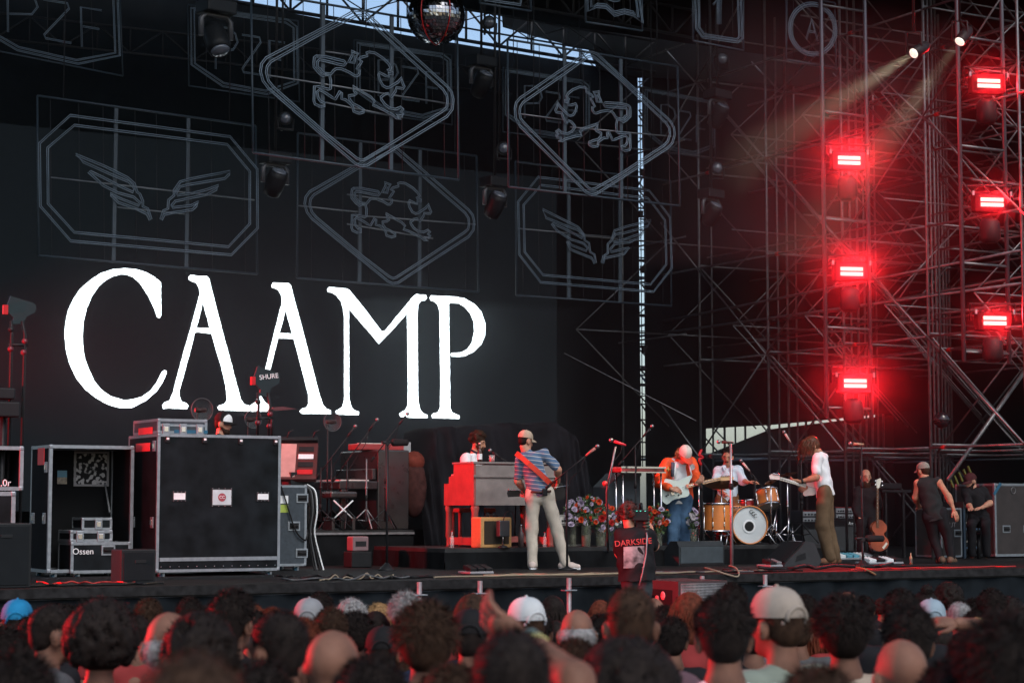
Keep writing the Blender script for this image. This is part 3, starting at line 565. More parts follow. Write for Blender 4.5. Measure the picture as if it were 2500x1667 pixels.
# open wardrobe case
wO = wat(130, 1408); s0, s1, z0, z1 = F4(122, 1086, 322, 1394, wO)
opn = case('tall open wardrobe case with a patterned cloth pinned inside', s0, s1, wO, wO + .75, z0, z1, mat('case_inside', (.006, .007, .008), .8), front_open=True, edge=.035, latches=[('s', .85, onw(122, 1140, wO).z), ('s', .2, onw(122, 1265, wO).z), ('s', .8, onw(122, 1265, wO).z)])
PT, n, r = faceP('s', .55, s0, s1, wO, wO + .75); link('tape_label', G().box(PT + UP * onw(100, 1112, wO).z + n * .004, (.26, .006, .2), Matrix((r, n, UP)).transposed()), REDLAB, opn)
def tapestry_mat():
    m = mat('tapestry', (.2, .2, .2), .9, var=0); t = m.node_tree; b = t.nodes['Principled BSDF']; tc = t.nodes.new('ShaderNodeTexCoord'); v = t.nodes.new('ShaderNodeTexVoronoi'); v.inputs['Scale'].default_value = 22
    v.feature = 'SMOOTH_F1'; n = t.nodes.new('ShaderNodeTexNoise'); n.inputs['Scale'].default_value = 22; mx = t.nodes.new('ShaderNodeMath'); mx.operation = 'MULTIPLY_ADD'; mx.inputs[1].default_value = .8
    t.links.new(tc.outputs['Object'], v.inputs['Vector']); t.links.new(tc.outputs['Object'], n.inputs['Vector']); t.links.new(n.outputs[0], mx.inputs[0]); t.links.new(v.outputs['Distance'], mx.inputs[2])
    r = t.nodes.new('ShaderNodeValToRGB'); r.color_ramp.elements[0].position = .74; r.color_ramp.elements[1].position = .86; r.color_ramp.elements[0].color = (.45, .45, .46, 1); r.color_ramp.elements[1].color = (.02, .02, .022, 1)
    t.links.new(mx.outputs[0], r.inputs[0]); t.links.new(r.outputs[0], b.inputs['Base Color']); return m
q0 = onw(181, 1101, wO + .72); q1 = onw(265, 1187, wO + .72); t_ = thing('wall_cloth', 'black and white patterned cloth with birds pinned inside the open case', 'tapestry', (q0 + q1) / 2 - UP * .45, TH)
i0, i1 = inv(q0), inv(q1); g = G(); g.quadgrid(lambda a, b: S(i0[0] + (i1[0] - i0[0]) * a, wO + .722 - .004 * math.sin(a * 9), i1[2] + (i0[2] - i1[2]) * b), 12, 4); link('cloth', g, tapestry_mat(), t_)
for a, b, c, d in ((0, .06, 0, 1), (.94, 1, 0, 1), (.06, .94, 0, .06), (.06, .94, .94, 1)): link('border', G().sbox(i0[0] + (i1[0] - i0[0]) * a, i0[0] + (i1[0] - i0[0]) * b, wO + .712, wO + .716, i1[2] + (i0[2] - i1[2]) * c, i1[2] + (i0[2] - i1[2]) * d), mat('cloth_border', (.28, .28, .29), .9), t_)
q0 = inv(onw(140, 1148, wO + .72)); q1 = inv(onw(163, 1181, wO + .72)); t_ = thing('photo_print', 'small blue and tan photo print pinned inside the open case', 'picture', S((q0[0] + q1[0]) / 2, wO + .72, q1[2]), TH)
link('sky_half', G().sbox(q0[0], q1[0], wO + .716, wO + .72, (q0[2] + q1[2]) / 2, q0[2]), mat('print_blue', (.04, .2, .3), .4), t_); link('sand_half', G().sbox(q0[0], q1[0], wO + .716, wO + .72, q1[2], (q0[2] + q1[2]) / 2 - .001), mat('print_tan', (.22, .19, .14), .4, var=.5, scale=30), t_)
def rope(label, pts, r, m, name='cable', cat='cable', group=None, n=5):
    P = [Vector(p) for p in pts]; out = []
    for i in range(len(P) - 1):
        p0, p1, p2, p3 = P[max(i - 1, 0)], P[i], P[i + 1], P[min(i + 2, len(P) - 1)]
        for k in range(5):
            t = k / 5; out.append(.5 * ((2 * p1) + (p2 - p0) * t + (2 * p0 - 5 * p1 + 4 * p2 - p3) * t * t + (3 * p1 - p0 - 3 * p2 + p3) * t ** 3))
    out.append(P[-1]); return solid(name, G().path(out, r, n), m, label, cat, group)
STRAP = mat('grey_strap', (.14, .15, .16), .7)
rope('grey strap hanging inside the open case', [onw(256, 1178, wO + .7), onw(263, 1220, wO + .6), onw(268, 1250, wO + .4)], .012, STRAP, 'strap', 'strap')
# small cases in front of the open case
wS = wat(200, 1406) - .15; s0, s1, z0, z1 = F4(174, 1324, 318, 1396, wS)
c_ = case('black trunk with a white name on it, standing in front of the open case', s0, s1, wS, wS + .5, z0, z1, wheels=True, edge=.03, handles=[('f', .62, onw(246, 1343, wS).z)])
text('Ossen', .1, onw(203, 1346, wS - .006), PAPER, c_)
a0, a1, b0, b1 = F4(174, 1295, 275, 1322, wS); u_ = case('black case with two silver latches lying on the trunk', a0, a1, wS + .02, wS + .5, z1 + .008, b1, wheels=False, edge=.03, latches=[('f', .22, (z1 + b1) / 2), ('f', .72, (z1 + b1) / 2)])
a0, a1, d0, d1 = F4(222, 1264, 274, 1293, wS + .1); case('smallest case on top of the stacked cases, with one silver latch', a0 - .1, a1, wS + .12, wS + .5, b1 + .008, d1, REDP if 0 else CASEW, False, .025, latches=[('f', .55, (b1 + d1) / 2)])
# black monitor cabinets at the stage edge
def cab(label, x0, y0, x1, y1, w, d, m=PLAST):
    s0, s1, z0, z1 = F4(x0, y0, x1, y1, w); z0 = ZS; t = thing('speaker_cabinet', label, 'speaker', S((s0 + s1) / 2, w + d / 2, z0), TH)
    link('body', G().bbox(S((s0 + s1) / 2, w + d / 2, (z0 + z1) / 2), (s1 - s0, d, z1 - z0), .012, RZ), m, t)
    link('grille', G().bbox(S((s0 + s1) / 2, w - .004, (z0 + z1) / 2), (s1 - s0 - .05, .012, z1 - z0 - .06), .005, RZ), mat('cab_grille', (.01, .012, .014), .75, spec=.2), t)
    link('handle', G().bbox(S(s0 + (s1 - s0) * .55, w - .013, z1 - .13), (.12, .008, .035), .003, RZ), BLACK, t); return t
cab('small black speaker cabinet at the stage edge beside the largest case', 296, 1341, 380, 1427, wat(330, 1424), .34)
cab('black speaker cabinet at the far left stage edge', -60, 1277, 75, 1433, .12, .4)
# far left rack with a picture in its window
wL = 1.1; s0, s1, z0, z1 = F4(-90, 1088, 55, 1196, wL)
l_ = case('upper of two cut off cases at the left edge, open with pictures inside', s0, s1, wL, wL + .7, z0, z1, wheels=False, front_open=True, edge=.035)
q = inv(onw(32, 1122, wL + .66)); link('picture', G().sbox(q[0] - .1, q[0] + .1, wL + .66, wL + .665, q[2] - .14, q[2] + .14), mat('pic_green', (.12, .2, .17), .5, var=.7, scale=18), l_); text('.0r', .1, onw(14, 1179, wL - .01), PAPER, l_)
s0, s1, z0, z1 = F4(-90, 1199, 33, 1400, wL); case('lower of two cut off cases at the left edge', s0, s1, wL, wL + .7, ZS + .12, z1 - .005, edge=.04)
q = onw(8, 1000, wL + .2); t_ = thing('broadcast_camera', 'dark camera box on a pole cut by the left edge', 'camera', Vector((q.x, q.y, z0 + .02)), TH)
link('body', G().bbox(q, (.3, .25, .16), .015, RZ), PLAST, t_); link('hood', G().bbox(q + UP * .17, (.2, .2, .12), .015, RZ), PLAST, t_); link('pole', G().tube(Vector((q.x, q.y, z0 + .02)), q, .03), BMET, t_)
# grey rack case right of the largest case
wG = wat(715, 1392); s0, s1, z0, z1 = F4(640, 1184, 747, 1380, wG)
k_ = case('grey rack case with a green label, right of the largest black case', s0, s1, wG, wG + .7, z0, z1, GREYLAM, edge=.028, handles=[('f', .9, zc(1216, 725, wG)), ('f', .72, zc(1284, 700, wG)), ('f', .9, zc(1350, 725, wG))])
for y, m_, h in ((1219, PAPER, .05), (1241, mat('green_label', (.32, .42, .08), .6), .05)): P = inv(onw(691, y, wG)); link('label', G().sbox(P[0] - .06, P[0] + .07, wG - .006, wG - .001, P[2] - h, P[2] + h), m_, k_)
# tilted mixing desk on it
c = onw(728, 1128, wG + .3); t_ = thing('mixing_desk', 'tilted mixing desk with papers on the grey rack case', 'mixer', S(inv(c)[0], inv(c)[1], z1 + .006), TH)
M = RZ @ Matrix.Rotation(R(-28), 3, 'Z') @ Matrix.Rotation(R(52), 3, 'X'); link('desk', G().bbox(c, (.5, .62, .07), .012, M), mat('desk_red_lit', (.09, .022, .022), .45), t_); link('paper', G().box(c + M @ Vector((-.13, 0, .04)), (.2, .56, .004), M), mat('set_list', (.42, .26, .24), .8), t_)  # desk and paper reddened in colour to look lit by the red lamps
for i in range(4): link('fader_bank', G().bbox(c + M @ Vector((.1, -.2 + i * .13, .042)), (.2, .08, .012), .004, M), (REDP, BMET, PAPER, BMET)[i], t_)
link('meter_bridge', G().bbox(c + M @ Vector((0, .33, .05)), (.5, .06, .1), .01, M), PLAST, t_); link('stand', G().bbox(S(inv(c)[0], inv(c)[1], z1 + .09), (.34, .3, .17), .01, RZ), PLAST, t_)
for x in (-.16, .18): link('gooseneck', G().path([c + M @ Vector((x, .34, .09)), c + M @ Vector((x + .03, .38, .16)), c + M @ Vector((x + .09, .4, .18))], .008, 6), BMET, t_)
tdesk = z1
# antennas on stands
def paddle(label, x0, y0, x1, y1, w, footz, lettering=None, wide=True):
    a, b = onw(x0, y1, w), onw(x1, y0, w); t = thing('paddle_antenna', label, 'antenna', Vector((a.x * .6 + b.x * .4, a.y * .6 + b.y * .4, footz)), TH)
    ia, ib = inv(a), inv(b); W_, H_ = ib[0] - ia[0], ib[2] - ia[2]; P = lambda u, v: S(ia[0] + W_ * u, w, ia[2] + H_ * v)
    link('fin', G().slab([P(u, v) for u, v in ((.05, .62), (.17, 1), (.9, .8), (1, .72), (.98, .45), (.7, .3), (.6, .02), (.25, 0), (.28, .22), (.05, .45))], B, .035), mat('antenna_body', (.012, .022, .026), .45), t)
    link('bracket', G().box(P(0, .5), (.05, .05, .1), RZ), REDP, t)
    for u in (.2, .55): link('pole', G().path([P(u, .12), P(u + (.02 if u < .3 else .1), -.35), Vector((*P(u + (.0 if u < .3 else .06), 0).xy, footz))], .018, 7), BMET, t)
    for u, v in ((.2, -.2), (.2, -.9), (.65, -.6), (.62, -1.0)): link('knob', G().ball(P(u, v), .035, 8, 6), BMET if v > -.5 else mat('knob_dark_red', (.1, .012, .02), .4), t)
    link('clamp', G().tube(P(.15, -.75), P(.75, -.72), .018, n=6), BMET, t)
    if lettering: text(lettering, .085, P(.58, .66) - B * .006, PAPER, t, roll=-8)
    return t
paddle('black paddle antenna with white lettering above the cap wearing technician', 617, 896, 684, 966, wB + .3, onw(640, 1062, wB).z, 'SHURE')
paddle('black paddle antenna cut off near the left edge', 12, 726, 89, 790, wL + .3, ZS)
P = onw(665, 1000, wB + .45); t_ = thing('side_antenna', 'flat dark antenna blade pointing right below the lettered paddle', 'antenna', Vector((P.x, P.y, onw(640, 1062, wB).z)), TH); link('blade', G().slab([onw(x, y, wB + .45) for x, y in ((660, 1003), (668, 994), (690, 992), (725, 998), (690, 1001))], B, .12), mat('blade_red', (.09, .03, .035), .5), t_); link('pole', G().tube(P, Vector((P.x, P.y, onw(640, 1062, wB).z)), .016), BMET, t_)
CLEAR = mat('clear_plastic', (.3, .33, .35), .5, var=0, alpha=.09, spec=.1)
def dish(label, x, y, rpx, w, foot):
    c = onw(x, y, w); r = rpx / pxm(c); t = thing('clear_dish', label, 'dish', Vector((c.x, c.y, foot)), TH, 'clear round sound dishes'); M = Matrix((U, UP, -B)).transposed()
    link('disc', G().lathe([(.02, 0), (r * .5, .02), (r * .85, .06), (r, .1)], 28, M, c=c, caps=False), CLEAR, t, fix=False); link('rim', G().path([c - B * .1 + U * r * math.cos(a) + UP * r * math.sin(a) for a in [2 * math.pi * i / 28 for i in range(28)]], .006, 5, closed=True), mat('rim_clear', (.06, .07, .075), .6), t)
    link('microphone', G().tube(c - U * .06, c + U * .09, .03), mat('mic_body', (.03, .015, .015), .5), t); link('pole', G().tube(c + B * .06, Vector((c.x, c.y, foot)) + B * .06, .012), BMET, t)
dish('clear round dish behind the silver case, left of the technician', 487, 1001, 28, wB + 1.3, ZS); dish('clear round dish right of the technician, partly behind the antenna poles', 611, 1024, 22, wB + 1.3, ZS); dish('clear round dish on a thin stand under the letter M', 805, 1030, 23, 6.0, ZS + .5)
# ------------------------------------------------------------------ risers
wR = 3.18; ZR = ZS + .27; sR0 = inv(onz(1056, 1388))[0]; sR1 = inv(onw(2010, 1370, wR))[0]
FLOORB = mat('riser_top', (.02, .021, .022), .6, var=.4, scale=6, spec=.2); RCLOTH = mat('riser_cloth', (.007, .008, .009), .85, var=.4, scale=4, spec=.05)
t = thing('riser', 'long low black riser carrying organ, amps, flowers and drums', 'riser', S((sR0 + sR1) / 2, 4.3, ZS), TH)
link('deck', G().sbox(sR0, sR1, wR, 5.3, ZR - .05, ZR), FLOORB, t)
g = G(); g.quadgrid(lambda a, b: S(sR0 + (sR1 - sR0) * a, wR - .012 + .012 * math.sin(a * 160), ZS + (ZR - ZS - .052) * b), 220, 1); link('front_cloth', g, RCLOTH, t)
g = G(); g.quadgrid(lambda a, b: S(sR0 - .012 + .012 * math.sin(a * 30), wR + 2.1 * a, ZS + (ZR - ZS - .052) * b), 40, 1); link('side_cloth', g, RCLOTH, t)
wQ = 5.6; ZQ = onw(850, 1294, wQ).z; sQ0 = inv(onw(690, 1294, wQ))[0]
t = thing('riser', 'taller black riser at the back carrying the upright piano', 'riser', S(-1.5, 7, ZS), TH)
link('deck', G().sbox(sQ0, 1.6, wQ, 9.0, ZQ - .05, ZQ), FLOORB, t); link('lip', G().sbox(sQ0, 1.6, wQ - .02, wQ - .001, ZQ - .06, ZQ - .03), GALV, t)
link('front_cloth', G().sbox(sQ0, 1.6, wQ + .01, wQ + .03, ZS, ZQ - .051), RCLOTH, t)
# ------------------------------------------------------------------ covered gear behind the organ
cx0, cx1 = 1035, 1452; wC = 6.6
def cov(a, b):
    prof = [(1030, 1230), (1045, 1150), (1069, 1045), (1120, 1041), (1190, 1038), (1250, 1033), (1360, 1032), (1406, 1064), (1425, 1120), (1460, 1235)]
    k = a * (len(prof) - 1); i = min(int(k), len(prof) - 2); f = k - i; x = prof[i][0] * (1 - f) + prof[i + 1][0] * f; y = prof[i][1] * (1 - f) + prof[i + 1][1] * f
    top_ = onw(x, y, wC); s, _, z = inv(top_); zz = ZS + .02 + (z - ZS - .02) * min(1, b * 1.3); d = 0 if b < .77 else (b - .77) / .23
    fold = .07 * math.sin(a * 33 + 2 * math.sin(b * 4)) * (1 - b) + .04 * math.sin(a * 71 + b * 5)
    return S(s, wC - .25 * (1 - min(1, b * 1.3)) + fold * (.4 if d else 1) + d * 1.1, zz + .02 * math.sin(a * 50 + d * 6))
g = G(); g.quadgrid(cov, 90, 30); o = solid('dust_cover', g, mat('cover_cloth', (.009, .0095, .012), .8, var=.4, scale=3, bump=.4, spec=.15), 'large black cloth draped over gear behind the organ', 'cover')
# ------------------------------------------------------------------ organ
WOOD = mat('organ_wood', (.2, .175, .165), .45, var=.2, scale=6); WREDLIT = mat('organ_wood_red_lit', (.26, .075, .065), .45, var=.15, scale=7)  # side wood is the organ wood with red lamp light put into its colour
w0 = max(wat(1160, 1336, ZR), wR + .15); a0, a1, zb, zt = F4(1157, 1131, 1300, 1233, w0); a1 = a0 + 1.3
org = thing('organ', 'wooden console organ with its left side glowing red', 'organ', S((a0 + a1) / 2, w0 + .4, ZR), TH)
zm = onw(1160, 1161, w0).z
link('back_panel', G().sbox(a0 + .03, a1 - .03, w0, w0 + .03, zb, zt - .02), WOOD, org); link('molding', G().sbox(a0 - .012, a1 + .012, w0 - .025, w0 - .001, zm - .018, zm + .012), WOOD, org)
for s_ in (a0, a1 - .029):
    pr = [(0, zb), (.86, zb), (.86, zm - .1), (.72, zm - .1), (.72, zm - .01), (.58, zm + .02), (.58, zt), (0, zt)]
    link('side_panel', G().slab([S(s_, w0 + .002 + q, z) for q, z in pr], U, .029), WREDLIT, org)
link('top', G().sbox(a0 - .015, a1 + .015, w0 - .015, w0 + .6, zt + .001, zt + .025), WOOD, org); link('key_bed', G().sbox(a0 + .03, a1 - .03, w0 + .031, w0 + .85, zb, zb + .05), WOOD, org)
for k, (q, z) in enumerate(((.58, zm - .09), (.6, zm + .005))):
    link('keyboard', G().sbox(a0 + .05, a1 - .05, w0 + q - .1, w0 + q + .14, z, z + .025), mat('ivory', (.7, .68, .6), .3), org)
for s_ in (a0 + .05, a1 - .05):
    for q in (.06, .8):
        link('leg', G().lathe([(.05, 0), (.035, .03), (.04, .06), (.036, .1), (.05, .14), (.045, zb - ZR - .1), (.06, zb - ZR - .04), (.05, zb - ZR - .001)], 12, c=S(s_, w0 + q, ZR)), WREDLIT, org)
link('stretcher', G().sbox(a0 + .02, a1 - .02, w0 + .38, w0 + .45, ZR + .06, ZR + .14), WREDLIT, org)
for s_ in (a0 + .05, a1 - .05): link('side_rail', G().sbox(s_ - .025, s_ + .025, w0 + .1, w0 + .76, ZR + .03, ZR + .13), WREDLIT, org)
ORG = (a0, a1, w0, zt)
def bottle(label, P, h, m, cap=None, cat='bottle', lab=None):
    t = thing('bottle', label, cat, P, TH); r = h * .13
    link('body', G().lathe([(r, 0), (r, h * .55), (r * .9, h * .62), (r * .42, h * .75), (r * .38, h * .97)], 12), m, t, True); link('cap', G().lathe([(r * .45, h * .97), (r * .45, h * 1.02)], 10), cap or REDP, t, True)
    if lab: link('label', G().lathe([(r * 1.02, h * .15), (r * 1.02, h * .45)], 12, caps=False), lab, t, True)
GLB = mat('brown_glass', (.05, .02, .012), .1, var=0); GLC = mat('clear_glass', (.6, .65, .65), .08, var=0, alpha=.3)
bottle('brown beer bottle standing on the organ', S(inv(onw(1151, 1128, w0 + .3))[0] + .13, w0 + .3, zt + .026), .26, GLB, PAPER, lab=PAPER)
P = S(a0 + .45, w0 + .3, zt + .026); t = thing('glass', 'short glass with a red drink on the organ', 'glass', P, TH); link('tumbler', G().lathe([(.035, 0), (.042, .1)], 14), GLC, t, True, fix=False); link('drink', G().lathe([(.032, .004), (.037, .07)], 14), mat('red_drink', (.45, .04, .03), .2), t, True)
# ------------------------------------------------------------------ amplifiers
def amp(label, x0, y0, x1, y1, w, d, zfoot, m, grille, name='guitar_amplifier', inset=.04, panel=None, word=None):
    s0, s1, z0, z1 = F4(x0, y0, x1, y1, w); z0 = zfoot; t = thing(name, label, 'amplifier', S((s0 + s1) / 2, w + d / 2, z0), TH)
    link('cabinet', G().bbox(S((s0 + s1) / 2, w + d / 2, (z0 + z1) / 2), (s1 - s0, d, z1 - z0), .02, RZ), m, t)
    top_ = z1 - inset - (.12 if panel else 0); link('grille', G().bbox(S((s0 + s1) / 2, w - .003, (z0 + inset + top_) / 2), (s1 - s0 - 2 * inset, .016, top_ - z0 - inset), .006, RZ), grille, t)
    if panel:
        p = link('control_panel', G().bbox(S((s0 + s1) / 2, w - .003, z1 - inset - .05), (s1 - s0 - 2 * inset, .016, .09), .004, RZ), panel, t)
        for i in range(8): link('knob', G().lathe([(.014, 0), (.012, .02)], 10, Matrix((U, UP, -B)).transposed(), c=S(s0 + inset + .05 + (s1 - s0 - 2 * inset - .1) * i / 7, w - .012, z1 - inset - .055)), BLACK, p)
    if word: text(word, .075, S((s0 + s1) / 2, w - .014, z1 - inset * .6 if not panel else z1 - inset - .03), PAPER if m is not None else BLACK, t, italic=.3)
    link('top_handle', G().path([S((s0 + s1) / 2 - .1, w + d / 2, z1), S((s0 + s1) / 2 - .08, w + d / 2, z1 + .03), S((s0 + s1) / 2 + .08, w + d / 2, z1 + .03), S((s0 + s1) / 2 + .1, w + d / 2, z1)], .01, 6), RUBBER, t); return t, s0, s1, z1
TWEED = mat('tweed', (.42, .24, .1), .7, var=.15, scale=60)
wa = max(wat(1200, 1337, ZR), wR + .1)
ta, s_0, s_1, z_1 = amp('tan tweed combo amplifier with a brown grille beside the organ legs', 1174, 1262, 1250, 1336, wa, .28, ZR, TWEED, mat('brown_grille', (.035, .028, .022), .8, var=.3, scale=80), inset=.05)
ms = onw(1228, 1290, wa - .15); t = thing('clip_mic', 'black microphone box hanging in front of the tweed amplifier', 'microphone', Vector((ms.x, ms.y, ZR)), TH); link('body', G().bbox(ms, (.16, .1, .22), .015, RZ), mat('mic_box', (.02, .024, .028), .4), t); link('stand', G().tube(ms, Vector((ms.x, ms.y, ZR)), .01), CHROME, t); link('foot', G().lathe([(.08, 0), (.05, .03), (.012, .04)], 14, c=Vector((ms.x, ms.y, ZR))), BMET, t)
rope('black cable looping over the tweed amplifier', [ms + UP * .1, ms + UP * .22 + U * .06, ms + UP * .2 + U * .16, ms - UP * .1 + U * .2], .006, RUBBER)
amp('silver faced amplifier right of the striped shirt guitarist', 1360, 1256, 1424, 1322, wR + .5, .3, ZR, mat('silver_tolex', (.2, .2, .19), .6), mat('dark_grille', (.02, .02, .02), .8), panel=mat('silver_panel', (.4, .4, .38), .4), inset=.03)
# bass rig
wb = wat(2060, 1350) + .25
def headamp(label, x0, y0, x1, y1, w, zf):
    s0, s1, z0, z1 = F4(x0, y0, x1, y1, w); t = thing('amplifier_head', label, 'amplifier', S((s0 + s1) / 2, w + .16, zf), TH); z1 = zf + (z1 - z0); z0 = zf
    link('cabinet', G().bbox(S((s0 + s1) / 2, w + .16, (z0 + z1) / 2), (s1 - s0, .32, z1 - z0), .015, RZ), mat('head_black', (.025, .026, .03), .5), t); 
    for q, h in ((.72, .36), (.26, .3)):
        p = link('face_panel', G().bbox(S((s0 + s1) / 2, w - .004, z0 + (z1 - z0) * q), (s1 - s0 - .05, .014, (z1 - z0) * h), .004, RZ), mat('silver_face', (.32, .35, .38), .4, .3), t)
        for i in range(7): link('knob', G().lathe([(.014, 0), (.012, .022)], 10, Matrix((U, UP, -B)).transposed(), c=S(s0 + .07 + (s1 - s0 - .18) * i / 6, w - .012, z0 + (z1 - z0) * q - .01)), BLACK, p)
    link('red_piping', G().sbox(s0 + .01, s1 - .01, w - .006, w, z1 - .012, z1 - .004), REDP, t)
zc2 = onw(2075, 1268, wb).z
def bigcab(label, x0, x1, ztop, w, lab):
    s0, s1, _, _ = F4(x0, 1268, x1, 1350, w); t = thing('bass_cabinet', label, 'speaker', S((s0 + s1) / 2, w + .2, ZS), TH)
    link('cabinet', G().bbox(S((s0 + s1) / 2, w + .2, (ZS + ztop) / 2), (s1 - s0, .4, ztop - ZS), .02, RZ), PLAST, t)
    link('grille', G().bbox(S((s0 + s1) / 2, w - .004, ZS + (ztop - ZS) * .42), (s1 - s0 - .06, .014, (ztop - ZS) * .74), .006, RZ), mat('silver_grille', (.07, .078, .082), .7, var=.3, scale=90), t)
    if lab: text(lab, .085, S((s0 + s1) / 2 + .08, w - .006, ztop - .07), PAPER, t, italic=.35)
bigcab('tall bass cabinet right of the bassist with white script on it', 2034, 2114, zc2, wb, 'Ampeg'); bigcab('bass cabinet seen left of the bassist legs', 1958, 2026, zc2 - .06, wb + .05, None)
headamp('silver faced bass amplifier head on the cabinet right of the bassist', 2038, 1236, 2092, 1267, wb + .03, zc2 + .002); headamp('silver faced bass amplifier head left of the bassist', 1957, 1236, 2024, 1267, wb + .08, zc2 - .058)
# pedal board and pedals
def pedals(label, x0, x1, y, cols, w=None):
    w = w or wat((x0 + x1) / 2, y); a, b = inv(onw(x0, y, w))[0], inv(onw(x1, y, w))[0]; t = thing('pedal_board', label, 'pedal board', S((a + b) / 2, w, ZS), TH); link('board', G().bbox(S((a + b) / 2, w + .1, ZS + .02), (b - a, .32, .03), .008, RZ), mat('board_grey', (.2, .22, .24), .5), t)
    for i, m_ in enumerate(cols):
        c = S(a + (b - a) * (i + .5) / len(cols), w + .05, ZS + .065); p = link('pedal', G().bbox(c, ((b - a) / len(cols) * .8, .2, .06), .008, RZ @ Matrix.Rotation(R(12), 3, 'X')), m_, t)
        for x in (-.03, .03): link('knob', G().lathe([(.012, 0), (.01, .018)], 8, c=c + U * x + B * .06 + UP * .035), BLACK, p)
PW = mat('pedal_white', (.6, .66, .68), .4); PB = mat('pedal_blue', (.1, .32, .42), .4)
pedals('white and blue pedal board at the bassist feet', 2046, 2128, 1366, (PW, PB, PB, PW, PW)); pedals('small white pedals at the right foot of the mic stand', 2116, 2200, 1377, (PW, BMET, PW, BMET))
pedals('black pedals on the stage in front of the organ riser', 1142, 1200, 1401, (BMET, PLAST, BMET)); pedals('grey pedals in front of the left wedge monitor', 1875, 1905, 1384, (BMET, GALV))
# ------------------------------------------------------------------ upright piano with keyboard on top
wp = 6.1; a0, a1, z0, z1 = F4(912, 1098, 987, 1285, wp); t = thing('upright_piano', 'dark upright piano with a red keyboard on its lid', 'piano', S(a0, wp + .4, ZQ), TH)
PIANO = mat('piano_black', (.022, .02, .02), .3, var=.2); link('case', G().bbox(S((a0 + a1) / 2, wp + .5, (ZQ + z1) / 2), (a1 - a0, 1.3, z1 - ZQ), .02, RZ), PIANO, t)
zk = onw(870, 1174, wp).z; kb = inv(onw(818, 1175, wp))[0]
link('key_bed', G().bbox(S((kb + a0) / 2, wp + .5, zk - .06), (a0 - kb, 1.3, .12), .015, RZ), PIANO, t)
for i in range(28): link('white_key', G().sbox(kb + .04, a0 - .12, wp - .1 + 1.2 * i / 28, wp - .1 + 1.2 * (i + .85) / 28, zk + .002, zk + .02), mat('key_white', (.75, .62, .58), .3), t)
link('fall_board', G().bbox(S(a0 - .05, wp + .5, zk + .1), (.06, 1.25, .16), .01, RZ), PIANO, t)
for q in (-.1, 1.1): link('leg', G().bbox(S(kb + .08, wp + q * .95, (ZQ + zk - .12) / 2 + ZQ * 0), (.09, .09, zk - .12 - ZQ), .01, RZ), PIANO, t)
c = inv(onw(940, 1092, wp)); t2 = thing('keyboard', 'red keyboard and white sheet lying on top of the piano', 'keyboard', S(c[0], wp + .3, z1 + .002), TH); link('body', G().bbox(S(c[0], wp + .3, z1 + .05), (.75, .35, .09), .012, RZ), mat('keyboard_red', (.32, .025, .025), .35), t2)
link('keys', G().sbox(c[0] - .33, c[0] + .33, wp + .14, wp + .26, z1 + .096, z1 + .105), mat('ivory', (.7, .68, .6), .3), t2); link('sheet', G().bbox(S(c[0] + .46, wp + .3, z1 + .06), (.22, .02, .15), .003, RZ), mat('sheet_grey', (.3, .32, .33), .7), t2)
wbn = 5.9; c = S(inv(onw(828, 1240, wbn))[0], wbn, ZQ); t = thing('piano_bench', 'dark bench with crossed white legs in front of the piano', 'bench', c, TH); link('seat', G().bbox((0, 0, .5), (.42, .35, .1), .03), PIANO, t, True)
for a, b in (((-.15, 0), (.15, .24)), ((.15, 0), (-.15, .24))): link('leg', G().tube(Vector((a[0], -.14, a[1] + .16)), Vector((b[0], -.14, b[1] + .18)), .012), PAPER, t, True)
for q in (-.16, .16): link('foot', G().bbox((q, 0, .09), (.05, .32, .18), .01), PIANO, t, True)
c = S(inv(onw(1010, 1240, 6.4))[0], 6.4, ZQ); t = thing('side_chair', 'black chair with a reddish coat over it right of the piano', 'chair', c, TH); link('coat', G().ball((0, 0, .62), (.2, .16, .45), 14, 10), mat('coat', (.05, .02, .018), .9, var=.5, scale=9, bump=.5), t, True); link('collar', G().ball((0, 0, 1.0), (.17, .14, .16), 12, 8), mat('coat_red', (.14, .03, .02), .8, var=.4, scale=9), t, True)
# ------------------------------------------------------------------ leaning slab cabinet and steel guitar
wl_ = wR + .75; t = thing('slant_cabinet', 'dark grey cabinet with a slanting shoulder and four round holes', 'cabinet', onw(1520, 1240, wl_) * Vector((1, 1, 0)) + UP * ZR if 0 else Vector((*onw(1520, 1240, wl_).xy, ZR)), TH)
link('body', G().slab([Vector((*onw(x, y, wl_).xy, z)) for x, y, z in [(x, y, onw(x, y, wl_).z if y < 1250 else ZR) for x, y in ((1480, 1300), (1563, 1300), (1563, 1156), (1517, 1154), (1484, 1188))]], B, .4), mat('slate', (.028, .036, .042), .6, var=.2), t)
for x, y in ((1504, 1222), (1520, 1221), (1532, 1220), (1541, 1220)): link('port', G().lathe([(.022, 0), (.022, .004)], 14, Matrix((U, UP, -B)).transposed(), c=onw(x, y, wl_ - .001)), BLACK, t)
wg = wR + .55; a0, a1, z0, z1 = F4(1505, 1139, 1612, 1154, wg); t = thing('steel_guitar', 'long red edged steel guitar table behind the red jacket', 'steel guitar', S((a0 + a1) / 2, wg, ZR), TH); link('body', G().bbox(S((a0 + a1) / 2, wg, (z0 + z1) / 2), (a1 - a0, .25, z1 - z0), .02, RZ), mat('steel_red', (.2, .03, .03), .25, var=.9, scale=4), t)
link('rim', G().sbox(a0 - .006, a1 + .006, wg - .135, wg - .128, z1 - .02, z1 + .004), CHROME, t); link('lower_rim', G().sbox(a0 - .006, a1 + .006, wg - .135, wg - .128, z0 - .004, z0 + .012), CHROME, t)
for x in (a0 + .05, a1 - .05):
    for q in (-.09, .09): link('leg', G().tube(S(x, wg + q, z0), S(x, wg + q, ZR), .014), CHROME, t)
